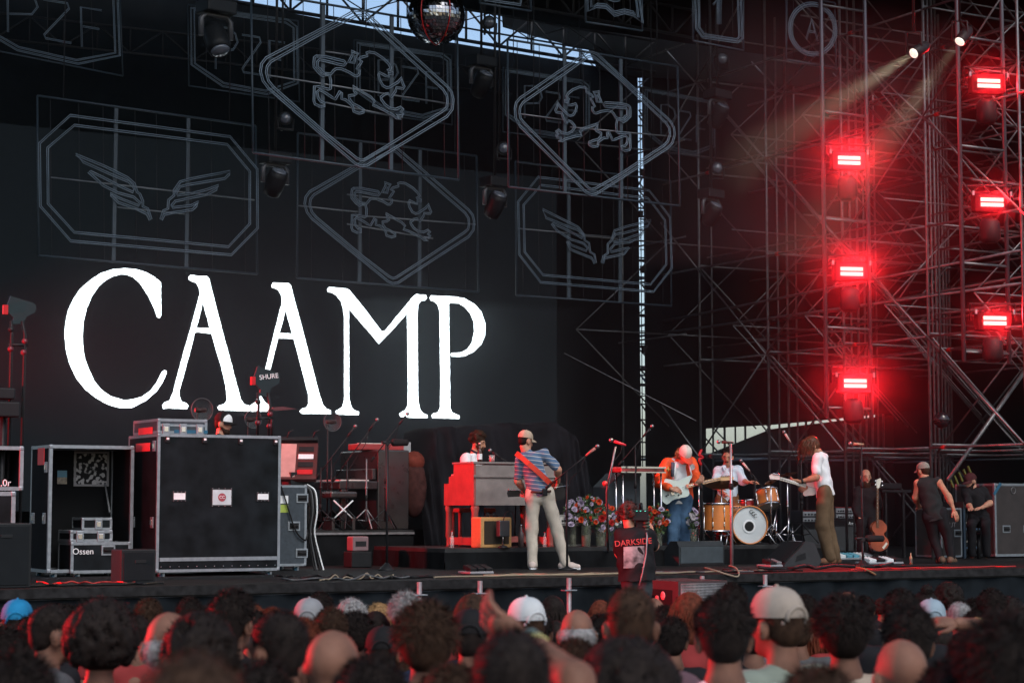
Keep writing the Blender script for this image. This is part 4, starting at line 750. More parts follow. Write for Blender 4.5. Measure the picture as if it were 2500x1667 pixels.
# ------------------------------------------------------------------ wedges
def wedge(label, x0, y0, x1, y1, w, d, m, rz=TH):
    s0, s1, _, z1 = F4(x0, y0, x1, y1, w); t = thing('wedge_monitor', label, 'monitor', S((s0 + s1) / 2, w, ZS), rz); L = s1 - s0; h = z1 - ZS; g = G()
    pr = [(-.0, .0), (d, 0), (d, h * .35), (d * .45, h), (.05, h), (0, h * .8)]
    k = len(pr); vs = [Vector((x, q, z)) for x in (-L / 2, L / 2) for q, z in pr]; g.add(vs, [tuple(range(k)), tuple(range(2 * k - 1, k - 1, -1))] + [(i, (i + 1) % k, (i + 1) % k + k, i + k) for i in range(k)]); link('cabinet', g, m, t, True)
    link('back_panel', G().bbox((0, -.004, h * .44), (L * .93, .012, h * .66), .01), mat('wedge_panel', (.04, .052, .06), .5, var=.15), t, True); link('foot_strip', G().box((0, -.006, h * .06), (L * .95, .014, h * .1)), RUBBER, t, True)
    link('handle', G().bbox((L / 2, d * .5, h * .35), (.012, .2, .07), .004), BMET, t, True); g = G(); return t
wedge('slate blue wedge monitor in front of the red jacket guitarist', 1657, 1321, 1768, 1381, wat(1700, 1381), .45, mat('wedge_black', (.02, .025, .028), .5))
# second wedge stands side on
ww = wat(1950, 1382); s0, s1, _, z1 = F4(1914, 1322, 2006, 1382, ww); t = thing('wedge_monitor', 'dark wedge monitor seen side on in front of the bassist', 'monitor', S((s0 + s1) / 2, ww + .25, ZS), TH); h = z1 - ZS; L = s1 - s0
g = G(); pr = [(s0, 0), (s1 - .05, 0), (s1, h * .2), (s1 - .12, h * .97), (s1 - .28, h), (s0 + L * .42, h * .72), (s0 + .03, h * .16)]; link('cabinet', g.slab([S(a, ww, ZS + z) for a, z in pr], B, .5), mat('wedge_grey', (.028, .03, .033), .5), t)
link('handle', G().slab([S(s0 + L * a, ww - .006, ZS + h * b) for a, b in ((.3, .2), (.58, .3), (.56, .56), (.34, .42))], B, .005), BLACK, t); link('grille', G().hexa([S(s0 + .02, ww + .03, ZS + h * .17), S(s1 - .3, ww + .03, ZS + h * .97), S(s1 - .3, ww + .47, ZS + h * .97), S(s0 + .02, ww + .47, ZS + h * .17), S(s0 + .01, ww + .03, ZS + h * .2), S(s1 - .3, ww + .03, ZS + h * 1.0), S(s1 - .3, ww + .47, ZS + h * 1.0), S(s0 + .01, ww + .47, ZS + h * .2)]), mat('cab_grille', (.01, .012, .014), .75), t)
# pit fill speaker
wP = -1.1; a0, a1, z0, z1 = F4(1656, 1419, 1776, 1485, wP); z0 = z1 - .5; t = thing('fill_speaker', 'low pit speaker with a red lit side and metal mesh front', 'speaker', S((a0 + a1) / 2, wP, 0), TH)
link('cabinet', G().sbox(a0, a1, wP, wP + .9, z0, z1), mat('fill_paint', (.05, .035, .037), .5), t); link('plinth', G().sbox(a0 + .02, a1 - .02, wP + .02, wP + .85, 0, z0 - .002), BLACK, t)
g = G(); nx, nz = 34, 14
for i in range(nx + 1): x = a0 + .03 + (a1 - a0 - .06) * i / nx; g.tube(S(x, wP - .012, z0 + .03), S(x, wP - .012, z1 - .03), .006, n=4)
for i in range(nz + 1): z = z0 + .03 + (z1 - z0 - .06) * i / nz; g.tube(S(a0 + .03, wP - .015, z), S(a1 - .03, wP - .015, z), .006, n=4)
o = link('mesh_grille', g, GALV, t); o['kind'] = 'stuff'
link('side_vent', G().sbox(a0 - .006, a0 - .001, wP + .12, wP + .62, z0 + .08, z1 - .1), BLACK, t)
for q, z in ((.3, .33), (.42, .28), (.36, .2), (.46, .14)): link('sticker', G().ball(S(a0 - .008, wP + q, z0 + z), (.006, .05, .05), 8, 6, RZ), mat('sticker_pink', (.5, .2, .22), .6, var=.5, scale=20), t)
# ------------------------------------------------------------------ drum kit (on the long riser)
SHELL = mat('drum_orange', (.5, .16, .035), .3, var=.35, scale=3); HEAD = mat('drum_head', (.5, .56, .58), .5, var=.05); HOOP = mat('hoop_wood', (.55, .2, .06), .35)
def drum(label, c, axis, r, d, shell, hoop, head, lugs=8, name='drum', rot=0):
    q = Vector(axis).normalized().to_track_quat('Z', 'X').to_matrix(); t = thing(name, label, 'drum', Vector((c.x, c.y, c.z)), 0); z0, z1 = -d / 2, d / 2; L = lambda nm, g, m, p=None: link(nm, g, m, p or t, True)
    L('shell', G().lathe([(r, z0), (r, z1)], 32, q, caps=False), shell); L('head', G().lathe([(r * .99, z1 - .012), (.0001, z1 - .008)], 32, q, caps=False), head); L('bottom_head', G().lathe([(r * .99, z0 + .01), (.0001, z0 + .008)], 32, q, caps=False), head)
    for z in (z0, z1): L('hoop', G().lathe([(r * .985, z - .014), (r * 1.055, z - .014), (r * 1.055, z + .014), (r * .985, z + .014), (r * .985, z - .014)], 32, q, caps=False), hoop)
    for i in range(lugs):
        a = 2 * math.pi * (i + .5) / lugs; e = q @ Vector((math.cos(a), math.sin(a), 0))
        for sg in (-1, 1): L('lug', G().bbox(e * (r * 1.02) + q @ Vector((0, 0, sg * d * .26)), (.022, .022, min(.06, d * .3)), .006, q), CHROME)
        L('tension_rod', G().tube(e * r * 1.045 + q @ Vector((0, 0, z0)), e * r * 1.045 + q @ Vector((0, 0, z1)), .005, n=5), CHROME)
    return t, q
wD = wR + .38
kc = onw(1830, 1285, wD + .0); kr = .27; kc.z = ZR + kr * 1.06
ax = Vector((.27, -.96, 0)).normalized()
kd, q = drum('orange bass drum with a pale blue head lettered CCC', kc + (-ax) * .2, ax, kr, .42, SHELL, HOOP, HEAD, 8, 'bass_drum')
hp = kc + ax * .017; Mh = Matrix((ax.cross(UP) * -1, UP, ax)).transposed(); Mh = Matrix((UP.cross(ax), UP, ax)).transposed()
for i in range(3): text('C', .085, kc + ax * .018 + UP.cross(ax) * (.02 + i * .032) + UP * (.19 - i * .03), BLACK, kd, rz=math.atan2(ax.x, -ax.y), ext=.001)
link('port_ring', G().lathe([(.1, 0), (.1, .004)], 24, Mh, c=kc + ax * .008 - UP.cross(ax) * .01 - UP * .02), PAPER, kd); link('port', G().lathe([(.072, 0), (.072, .004)], 24, Mh, c=kc + ax * .0125 - UP.cross(ax) * .01 - UP * .02), BLACK, kd)
for sg in (-1, 1): link('spur', G().tube(kc - ax * .15 + UP.cross(ax) * sg * kr, Vector((*(kc + ax * .05 + UP.cross(ax) * sg * (kr + .12)).xy, ZR)), .01), CHROME, kd)
fc = onw(1751, 1262, wD + .15); fr, fd = 35.5 / pxm(fc), 66 / pxm(fc); fc.z = ZR + .2 + fd / 2
ft, q = drum('tall orange floor tom at the left of the drum kit', fc, UP, fr, fd, SHELL, CHROME, HEAD, 8, 'floor_tom')
link('tape_band', G().lathe([(fr * 1.012, -fd * .45), (fr * 1.012, fd * .45)], 10, Matrix.Rotation(R(0), 3, 'Z'), caps=False), mat('band_print', (.3, .06, .03), .5, var=.9, scale=18), ft, True) if 0 else None
for k in range(3): a = R(90 + 120 * k); link('leg', G().tube(Vector((math.cos(a) * fr * 1.08, math.sin(a) * fr * 1.08, fd * .2)), Vector((math.cos(a) * fr * 1.15, math.sin(a) * fr * 1.15, -fd / 2 - .2)), .009), CHROME, ft, True)
tc_ = onw(1874, 1217, wD + .2); drum('orange rack tom tilted toward the drummer', tc_, (-.12, .35, .93), .168, .24, SHELL, CHROME, HEAD, 6, 'rack_tom')
sc_ = onw(1828, 1232, wD + .62); drum('red snare drum between floor tom and rack tom', sc_, (0, .15, 1), .17, .1, mat('snare_red', (.4, .03, .03), .3), CHROME, HEAD, 8, 'snare_drum')
def stand(t, top, foot, r=.011, spread=.24, m=CHROME, rot=0, hub=.28):
    foot = Vector((top.x, top.y, foot)); link('tube', G().path([foot + UP * .12, foot + UP * hub * 2, top], [r * 1.3, r * 1.1, r * .8], 7), m, t); 
    for k in range(3):
        a = R(rot + 120 * k); e = Vector((math.cos(a), math.sin(a), 0)); link('leg', G().path([foot + UP * hub, foot + e * spread + UP * .015], r * .9, 6), m, t); link('brace', G().tube(foot + UP * .13, foot + e * spread * .55 + UP * (hub * .5), r * .6, n=5), m, t)
    link('wing_nut', G().ball(foot + UP * hub * 2, r * 2, 7, 5), m, t)
BRONZE = mat('cymbal_bronze', (.12, .06, .035), .3, .9, var=.25, scale=5)
def cymbal(label, x, y, rpx, w, n, foot=ZR, rot=20):
    c = onw(x, y, w); r = rpx / pxm(c); t = thing('cymbal', label, 'cymbal', Vector((c.x, c.y, foot)), 0); q = Vector(n).normalized().to_track_quat('Z', 'X').to_matrix()
    link('disc', G().lathe([(r, 0), (r * .6, r * .05), (r * .2, r * .09), (r * .14, r * .17), (.0001, r * .2)], 28, q, c=c, caps=False), BRONZE, t, fix=False); stand(t, c + UP * r * .1, foot, rot=rot)
cymbal('large bronze ride cymbal in front of the drummer', 1761, 1181, 42, wD + .05, (-.05, -.32, .95)); cymbal('tilted cymbal between the drums and the bassist', 1922, 1158, 26, wD + .35, (-.22, -.12, .96), rot=50); cymbal('small red lit cymbal under the bass headstock', 1882, 1176, 17, wD - .05, (-.3, .3, .9), rot=80)
cymbal('cymbal low behind the guitarist with hidden stand', 1706, 1168, 22, wD + .6, (0, -.3, .95))
t = thing('kick_pedal', 'chrome drum hardware right of the bass drum', 'drum hardware', Vector((*onw(1905, 1300, wD + .2).xy, ZR)), 0)
for k in range(5): p = Vector((*onw(1880 + 14 * k, 1300, wD + .05 + .1 * (k % 3)).xy, ZR)); link('strut', G().tube(p, p + Vector((rnd.uniform(-.2, .2), .1, rnd.uniform(.25, .55))), .012), CHROME, t)
link('pedal_plate', G().bbox(Vector((*onw(1935, 1310, wD + .1).xy, ZR + .03)), (.12, .3, .03), .006, RZ), GALV, t)
dc = onw(1770, 1225, wD + 1.0); dth = thing('drum_throne', 'round black drum stool under the drummer', 'stool', Vector((dc.x, dc.y, ZR)), 0); link('seat', G().lathe([(.16, .44), (.17, .47), (.16, .51), (.0001, .52)], 18), PLAST, dth, True); link('post', G().tube((0, 0, 0), (0, 0, .44), .02), CHROME, dth, True)
# ------------------------------------------------------------------ microphones and stands
MICG = mat('mic_mesh', (.25, .25, .26), .35, .8)
def vocal_mic(t, P, d, L=.2, m=BMET):
    d = Vector(d).normalized(); h = link('microphone', G().path([P - d * L, P - d * .04], [.014, .02], 9), m, t); link('grille', G().ball(P, .028, 10, 8), MICG, h); return h
def mic_stand(label, top, foot, tip=None, base='round', m=BMET, r=.012, mic=True, micm=BMET, rot=0, slender=False):
    t = thing('microphone_stand', label, 'mic stand', Vector((top.x, top.y, foot)), 0)
    if base == 'round': link('base', G().lathe([(.13, 0), (.13, .015), (.05, .03), (.02, .05)], 20, c=Vector((top.x, top.y, foot))), BMET, t); link('tube', G().path([Vector((top.x, top.y, foot + .02)), Vector((top.x, top.y, foot + .75)), top], [r * 1.3, r * 1.1, r * .8], 8), m, t)
    else: stand(t, top, foot, r, .3, m, rot, .3)
    link('clutch', G().tube(top - UP * .6, top - UP * .52, r * 1.8, n=8), RUBBER, t)
    if tip is not None:
        tip = Vector(tip); d = (tip - top).normalized()
        link('boom', G().tube(top - d * .35, tip - d * .15, r * .7, n=7), m, t); link('counterweight', G().tube(top - d * .36, top - d * .28, r * 1.6, n=8), RUBBER, t)
        if mic: vocal_mic(t, tip, d, .2, micm)
        link('cable', G().path([tip - d * .2, tip - d * .3 - UP * .12, top - UP * .15 + d * .05, top - UP * .5], .005, 5), RUBBER, t)
    elif mic: vocal_mic(t, top + Vector((-.16, -.03, .02)), (-1, -.2, .06), .2, micm)
    return t
def pt(x, y, w): return onw(x, y, w)
w1_ = 6.0
mic_stand('boom mic stand behind the piano bench leaning right', pt(810, 1117, w1_ - .1), ZQ, pt(868, 1040, w1_ - .3), 'tri'); mic_stand('boom mic stand over the piano with a long straight boom', pt(848, 1125, w1_ - .2), ZQ, pt(921, 1024, w1_ - .5), 'tri', rot=30); mic_stand('boom mic stand whose microphone overlaps the letter M', pt(942, 1078, w1_ - .4), ZQ, pt(995, 1010, w1_ - .5), 'tri', rot=60)
mic_stand('thin straight stand left of the piano bench', pt(784, 1140, w1_ - .2), ZQ, None, 'tri', mic=False, rot=10); mic_stand('grey leaning stand in front of the piano', pt(895, 1120, wQ + .2), ZQ, None, 'tri', GALV, mic=False, rot=50)
def shotgun(label, x0, x1, y, xs, ybase, w, length_m=None):
    w = w if w is not None else wat(xs, ybase); a, b, c = pt(x0, y, w), pt(x1, y, w), pt(xs, y + 4, w); t = thing('shotgun_mic', label, 'microphone', Vector((c.x, c.y, ZS)), 0)
    link('capsule', G().path([a.lerp(b, .35), a.lerp(b, .42), a.lerp(b, .95), b], [.02, .05, .045, .02], 10), mat('wind_foam', (.02, .017, .018), .95), t); link('body', G().tube(a, a.lerp(b, .36), .018), BMET, t); link('stand', G().tube(c, Vector((c.x, c.y, ZS + .03)), .016), BMET, t); link('base', G().lathe([(.12, 0), (.1, .02), (.02, .1)], 18, c=Vector((c.x, c.y, ZS))), BMET, t); link('clamp', G().box(c + UP * .01, (.05, .05, .05)), BMET, t)
shotgun('foam covered shotgun mic on a short stand before the largest case', 574, 641, 1325, 588, 1398, None); shotgun('foam covered shotgun mic on a tall stand right of the piano', 932, 997, 1080, 946, 1392, None); shotgun('foam covered shotgun mic on a short stand by the bass cabinet', 2089, 2158, 1314, 2106, 1384, None)
mic_stand('boom mic stand of the striped shirt guitarist, microphone to the right', pt(1384, 1150, 2.2), ZS, pt(1459, 1089, 1.9), 'round', micm=mat('mic_rose', (.4, .15, .13), .4))
q0, q1 = pt(1503, 1090, 1.3), None; t = thing('microphone_stand', 'leaning mic stand with a bright red microphone at centre stage', 'mic stand', onz(1486, 1380), 0)
bpos = onz(1486, 1380); link('base', G().lathe([(.13, 0), (.12, .02), (.03, .12)], 18, c=bpos), BMET, t); link('tube', G().path([bpos + UP * .05, pt(1481, 1200, 1.3), q0], [.018, .014, .012], 8), GALV, t); vocal_mic(t, pt(1492, 1074, 1.3), (-1, -.1, .35), .2, mat('mic_red', (.55, .03, .05), .3)); link('cable', G().path([pt(1519, 1086, 1.3), pt(1515, 1105, 1.3), pt(1496, 1130, 1.3), pt(1484, 1180, 1.28), pt(1481, 1300, 1.25)], .006, 5), RUBBER, t); link('holder', G().ball(pt(1477, 1180, 1.28), .035, 8, 6), mat('knob_red', (.5, .03, .03), .4), t)
mic_stand('black boom stand beside the white slit of sky', pt(1551, 1088, wR + .3), ZR, pt(1592, 1040, wR + .2), 'tri', rot=15); mic_stand('straight stand with a coiled red cable left of the drummer', pt(1712, 1095, wR + .15), ZR, None, 'round', mic=False); rope('bunched red cable hanging on the straight stand', [pt(1713, 1098, wR + .12), pt(1708, 1110, wR + .1), pt(1716, 1116, wR + .1), pt(1707, 1122, wR + .1), pt(1712, 1135, wR + .1)], .02, REDP)
t5 = mic_stand('silver straight mic stand at the front, crossing the drummer', pt(1784, 1082, 1.15), ZS, None, 'round', mat('stand_silver', (.3, .32, .33), .35, .7), micm=mat('mic_brown', (.07, .035, .03), .45), r=.018)
mic_stand('boom mic over the snare pointing at the drummer', pt(1843, 1165, wD + .25), ZR, pt(1809, 1124, wD + .35), 'tri', rot=40, micm=mat('mic_pink', (.5, .35, .32), .4)); mic_stand('tall boom mic stand left of the bassist, tip up left', pt(1956, 1122, wR + .4), ZR, pt(1914, 1054, wR + .35), 'tri', rot=75, micm=mat('mic_pink', (.5, .35, .32), .4))
mic_stand('straight mic stand with a horizontal mic right of the bassist', pt(2103, 1086, 1.8), ZS, None, 'round', micm=mat('mic_gold', (.35, .22, .14), .35))
def cyl(label, x, y0, y1, w, m, name='small_item', cat='item', r=.05, z=None):
    a, b = pt(x, y1, w), pt(x, y0, w); z = ZS if z is None else z; t = thing(name, label, cat, Vector((a.x, a.y, z)), 0); h = max(.05, b.z - a.z); link('body', G().lathe([(r, 0), (r, h * .85), (r * .6, h)], 14), m, t, True); link('lid', G().lathe([(r * .55, h), (r * .5, h * 1.12)], 12), BMET, t, True)
bottle('clear drinking bottle on the stage near the sleeveless technician', Vector((*onz(2224, 1377).xy, ZS)), .17, mat('amber_plastic', (.3, .18, .1), .3), BMET, 'bottle', mat('dark_water', (.1, .09, .08), .3))
bottle('beer bottle on the stage beside the striped shirt guitarist shoe', onz(1382, 1388), .26, mat('pale_bottle', (.35, .42, .45), .2), PAPER, lab=mat('label_blue', (.2, .3, .5), .5))
bottle('clear water bottle on the riser left of the organ leg', S(ORG[0] - .28, ORG[2] + .1, ZR), .22, GLC, REDP); bottle('dark insulated flask on the riser behind the striped shirt guitarist', Vector((*onw(1272, 1320, wR + .3).xy, ZR)), .3, mat('flask', (.1, .07, .07), .4), CHROME, 'flask'); bottle('small plastic bottle on the riser under the organ', Vector((*onw(1330, 1320, wR + .35).xy, ZR)), .2, GLC, REDP)
t = thing('power_box', 'red lit grey box on the riser left of the organ', 'box', S(inv(onw(970, 1340, wR + .2))[0], wR + 1.4, ZS), TH); link('body', G().bbox((0, 0, .32), (.24, .2, .2), .02), mat('box_grey', (.18, .12, .13), .5), t, True); link('front_mesh', G().bbox((0, -.102, .32), (.16, .008, .07), .003), BMET, t, True); link('base', G().bbox((-.0, 0, .11), (.3, .26, .21), .01), BLACK, t, True)
# ------------------------------------------------------------------ smooth bodies: blended capsules and ellipsoids meshed with surface nets
class Blob:
    def __init__(s): s.p = []
    def cap(s, a, b, ra, rb=None, flat=None, f=1.0): s.p.append(('c', np.array(a, float), np.array(b, float), ra, ra if rb is None else rb, None if flat is None else np.array(flat, float), f)); return s
    def chain(s, pts, rs, **k):
        for i in range(len(pts) - 1): s.cap(pts[i], pts[i + 1], rs[i], rs[i + 1], **k)
        return s
    def ell(s, c, r, M=None): s.p.append(('e', np.array(c, float), np.array(r, float), np.array(M if M is not None else np.eye(3), float))); return s
    def mesh(s, h=.014, k=.03, noise=0, nscale=20):
        lo = np.full(3, 1e9); hi = np.full(3, -1e9)
        for q in s.p:
            if q[0] == 'c': m = max(q[3], q[4]); P = np.stack([q[1], q[2]]); lo = np.minimum(lo, P.min(0) - m); hi = np.maximum(hi, P.max(0) + m)
            else: m = q[2].max(); lo = np.minimum(lo, q[1] - m); hi = np.maximum(hi, q[1] + m)
        lo -= 3 * h; hi += 3 * h; n = np.ceil((hi - lo) / h).astype(int) + 1; ax = [lo[i] + h * np.arange(n[i]) for i in range(3)]
        f = np.full(n, .2, np.float32); mg = 2 * k + 3 * h
        for q in s.p:
            if q[0] == 'c': m = max(q[3], q[4]) + mg; P = np.stack([q[1], q[2]]); a, b = P.min(0) - m, P.max(0) + m
            else: m = q[2].max() + mg; a, b = q[1] - m, q[1] + m
            i0 = np.clip(((a - lo) / h).astype(int), 0, n); i1 = np.clip(((b - lo) / h).astype(int) + 2, 0, n); sl = tuple(slice(i0[i], i1[i]) for i in range(3))
            X = np.stack(np.meshgrid(*[ax[i][sl[i]] for i in range(3)], indexing='ij'), -1)
            if q[0] == 'c':
                v = X - q[1]; d = q[2] - q[1]; L = max(d @ d, 1e-9); t = np.clip(v @ d / L, 0, 1); w = v - t[..., None] * d
                if q[5] is not None: c = w @ q[5]; w = w + c[..., None] * q[5] * (1 / q[6] - 1); dist = (np.sqrt((w * w).sum(-1)) - (q[3] + (q[4] - q[3]) * t)) * (.5 + .5 * q[6])
                else: dist = np.sqrt((w * w).sum(-1)) - (q[3] + (q[4] - q[3]) * t)
            else:
                v = (X - q[1]) @ q[3]; u = v / q[2]; k0 = np.sqrt((u * u).sum(-1)); k1 = np.sqrt(((u / q[2]) ** 2).sum(-1)) + 1e-9; dist = k0 * (k0 - 1) / k1
            g = f[sl]; e = np.clip(.5 + .5 * (g - dist) / k, 0, 1); f[sl] = g * (1 - e) + dist * e - k * e * (1 - e)
        if noise:
            X = np.meshgrid(*ax, indexing='ij'); f += noise * (np.sin(X[0] * nscale + 1.7 * np.sin(X[2] * nscale * .7)) * np.sin(X[1] * nscale * .9 + X[2] * nscale * .6 + 1.1 * np.sin(X[0] * nscale * .5))).astype(np.float32)
        S_ = f < 0; N = f.shape; corner = [(i, j, l) for i in (0, 1) for j in (0, 1) for l in (0, 1)]
        def sub(A, o): return A[o[0]:N[0] - 1 + o[0], o[1]:N[1] - 1 + o[1], o[2]:N[2] - 1 + o[2]]
        cnt = sum(sub(S_, o).astype(np.int8) for o in corner); act = (cnt > 0) & (cnt < 8); idx = np.full(act.shape, -1); I = np.argwhere(act); idx[act] = np.arange(len(I))
        acc = np.zeros((len(I), 3)); num = np.zeros(len(I)); fv = {o: sub(f, o)[act] for o in corner}
        for a in corner:
            for d in range(3):
                if a[d] == 0:
                    b = list(a); b[d] = 1; b = tuple(b); fa, fb = fv[a], fv[b]; m = (fa < 0) != (fb < 0); t = np.where(m, fa / np.where(m, fa - fb, 1), 0)
                    p = np.array(a, float)[None] + 0 * acc; p[:, d] = t; acc += p * m[:, None]; num += m
        V = lo + h * (I + acc / num[:, None]); Fs = []
        for d in range(3):
            e1, e2 = [x for x in range(3) if x != d]; sh = [slice(1, N[i] - 1) for i in range(3)]; sh[d] = slice(0, N[d] - 1); s2 = list(sh); s2[d] = slice(1, N[d])
            A, B_ = S_[tuple(sh)], S_[tuple(s2)]; E = np.argwhere(A != B_); off = np.array([sh[i].start for i in range(3)]); fl = A[A != B_]; E = E + off
            def id_(da, db): q = E.copy(); q[:, e1] -= da; q[:, e2] -= db; return idx[q[:, 0], q[:, 1], q[:, 2]]
            Q = np.stack([id_(0, 0), id_(1, 0), id_(1, 1), id_(0, 1)], 1); flip = fl if d != 1 else ~fl; Q[flip] = Q[flip][:, ::-1]; Fs.append(Q)
        return V, np.concatenate(Fs)
    def g(s, **k): V, Q = s.mesh(**k); o = G(); o.v = [Vector(v) for v in V]; o.f = [tuple(q) for q in Q.tolist()]; o.sm = [True] * len(o.f); return o
SKIN = mat('skin_light', (.42, .22, .15), .5, var=.12, scale=14); SKIN2 = mat('skin_tan', (.34, .17, .105), .5, var=.12, scale=14); SKIN3 = mat('skin_warm', (.38, .19, .12), .5, var=.12, scale=14)
HAIRD = mat('hair_dark', (.012, .009, .008), .7, var=.4, scale=40); HAIRB = mat('hair_brown', (.03, .017, .011), .7, var=.4, scale=40); HAIRG = mat('hair_grey', (.2, .2, .2), .7, var=.35, scale=40); HAIRR = mat('hair_auburn', (.09, .025, .014), .7, var=.4, scale=40); HAIRBL = mat('hair_blond', (.22, .13, .06), .7, var=.4, scale=40)
EYEW = mat('eye_dark', (.01, .008, .008), .2, var=0); LIPS = mat('lips', (.3, .1, .085), .5, var=0)
def hand(g, wrist, d, curl_n, r=1.0, spread=.02, curl=.5, thumb=None):
    d = Vector(d).normalized(); n = Vector(curl_n).normalized(); s = d.cross(n).normalized(); n = s.cross(d); w = Vector(wrist)
    g.ball(w + d * .045 * r, (.02 * r, .042 * r, .05 * r), 10, 8, Matrix((n, s, d)).transposed())
    for i, (L, o) in enumerate(((.07, -.03), (.08, -.01), (.075, .011), (.06, .03))):
        b = w + d * .08 * r + s * o * r; a1 = curl * .6; a2 = curl * 1.3; e = (d + s * o * spread * 60 * .3).normalized()
        p1 = b + (e * math.cos(a1) + n * math.sin(a1)) * L * .55 * r; p2 = p1 + (e * math.cos(a2) + n * math.sin(a2)) * L * .5 * r
        g.path([b - d * .03 * r, b, p1, p2], [.0105 * r, .0095 * r, .0085 * r, .006 * r], 6)
    t = s * (-1 if thumb is None else thumb); g.path([w + d * .02 * r + t * .025 * r, w + d * .05 * r + t * .055 * r + n * .01, w + d * .085 * r + t * .06 * r + n * .025], [.013 * r, .011 * r, .008 * r], 6)
def frame(fwd, up):
    fwd = Vector(fwd).normalized(); up = Vector(up).normalized(); r = fwd.cross(up).normalized(); up = r.cross(fwd); return Matrix((r, fwd, up)).transposed()      # columns: right, forward, up
def head_prims(b, c, M, s=1.0):
    P = lambda x, y, z: Vector(c) + M @ Vector((x, y, z)) * s; Mn = np.array(M)
    b.ell(P(0, -.012, .035), np.array((.074, .094, .085)) * s, Mn); b.ell(P(0, .022, -.03), np.array((.056, .066, .085)) * s, Mn); b.cap(P(0, .07, -.085), P(0, .05, -.08), .026 * s)
    b.cap(P(0, .088, .012), P(0, .108, -.03), .009 * s, .014 * s); b.cap(P(-.045, .07, .026), P(.045, .07, .026), .014 * s)
    for x in (-1, 1): b.ell(P(x * .078, -.012, -.012), np.array((.012, .024, .035)) * s, Mn)
def face_parts(t, c, M, s=1.0, brow=HAIRD, closed=False):
    P = lambda x, y, z: Vector(c) + M @ Vector((x, y, z)) * s
    for x in (-1, 1):
        link('eye', G().ball(P(x * .03, .082, .008), (.013 * s, .007 * s, .006 * s), 8, 6, M), EYEW, t); link('eyebrow', G().path([P(x * .013, .092, .028), P(x * .032, .09, .033), P(x * .05, .078, .027)], .0055 * s, 5), brow, t)
    link('mouth', G().path([P(-.024, .084, -.058), P(0, .094, -.056), P(.024, .084, -.058)], .006 * s, 6), LIPS, t)
def tufts(g, c, M, rad, n, L, seed, zmin=-.2, back=None, w=.003, down=.4, up=.45):
    rr = random.Random(seed)
    for _ in range(n):
        while True:
            v = Vector((rr.gauss(0, 1), rr.gauss(0, 1), rr.gauss(0, 1)))
            if v.length < .1: continue
            v.normalize()
            if v.z > zmin and (v.y < .45 or v.z > .35): break
        p = Vector(c) + M @ Vector((v.x * rad[0], v.y * rad[1], v.z * rad[2])); o = (M @ v).normalized(); t = Vector((rr.gauss(0, .55), rr.gauss(0, .55), rr.gauss(0, .4) - down * 1.6)); t = (t - o * t.dot(o)); t = (t.normalized() + o * rr.uniform(.02, up)).normalized()
        s = t.cross(o); s = s.normalized() * w if s.length > 1e-4 else t.orthogonal() * w; l = L * rr.uniform(.6, 1.4); g.add([p - s - o * .01, p + s - o * .01, p + t * l + o * .006], [(0, 1, 2)])
def hair_short(c, M, s=1, seed=1, thick=.012, low=-.05, n=500, L=.03):
    b = Blob(); Mn = np.array(M); P = lambda x, y, z: Vector(c) + M @ Vector((x, y, z)) * s
    b.ell(P(0, -.022, .048), np.array((.075 + thick, .092 + thick, .08 + thick)) * s, Mn); b.ell(P(0, -.055, .0), np.array((.066 + thick * .6, .055 + thick, .08)) * s, Mn)
    g = b.g(h=.012, k=.02, noise=.0015, nscale=60); tufts(g, P(0, -.02, .045), M, ((.077 + thick) * s, (.094 + thick) * s, (.085 + thick) * s), n, L, seed); return g
def hair_curly(c, M, s=1, seed=1, r=.03, n=90, spread=1.0, fringe=True):
    b = Blob(); rr = random.Random(seed); Mn = np.array(M); P = lambda x, y, z: Vector(c) + M @ Vector((x, y, z)) * s; b.ell(P(0, -.02, .045), np.array((.085, .1, .09)) * s * spread, Mn)
    for _ in range(n):
        v = Vector((rr.gauss(0, 1), rr.gauss(0, 1), rr.gauss(.2, 1))).normalized()
        if v.y > .5 and v.z < .35 or v.z < -.65: continue
        q = P(v.x * .09 * spread, -.02 + v.y * .105 * spread, .045 + v.z * .1 * spread); b.ell(q, np.array((r,) * 3) * rr.uniform(.6, 1.2))
    g = b.g(h=.011, k=.012); tufts(g, P(0, -.02, .045), M, (.1 * s * spread, .115 * s * spread, .11 * s * spread), 900, .028, seed, -.5, w=.003, down=0, up=1.6); return g
def cap_mesh(c, M, s=1, back=False, tall=1.0):
    P = lambda x, y, z: Vector(c) + M @ Vector((x, y, z)) * s; g = G(); n = 24
    def dome(u, v):
        a = 2 * math.pi * u; e = v * math.pi / 2 * .98; k = 1 + .012 * math.cos(6 * a) * math.cos(e); return P(.086 * math.cos(a) * math.cos(e) ** .8 * k, -.012 + .104 * math.sin(a) * math.cos(e) ** .8 * k, .028 + .105 * tall * math.sin(e) ** .9)
    g.quadgrid(dome, n, 8); g.ball(P(0, -.012, .028 + .105 * tall), .008 * s, 8, 5); return g
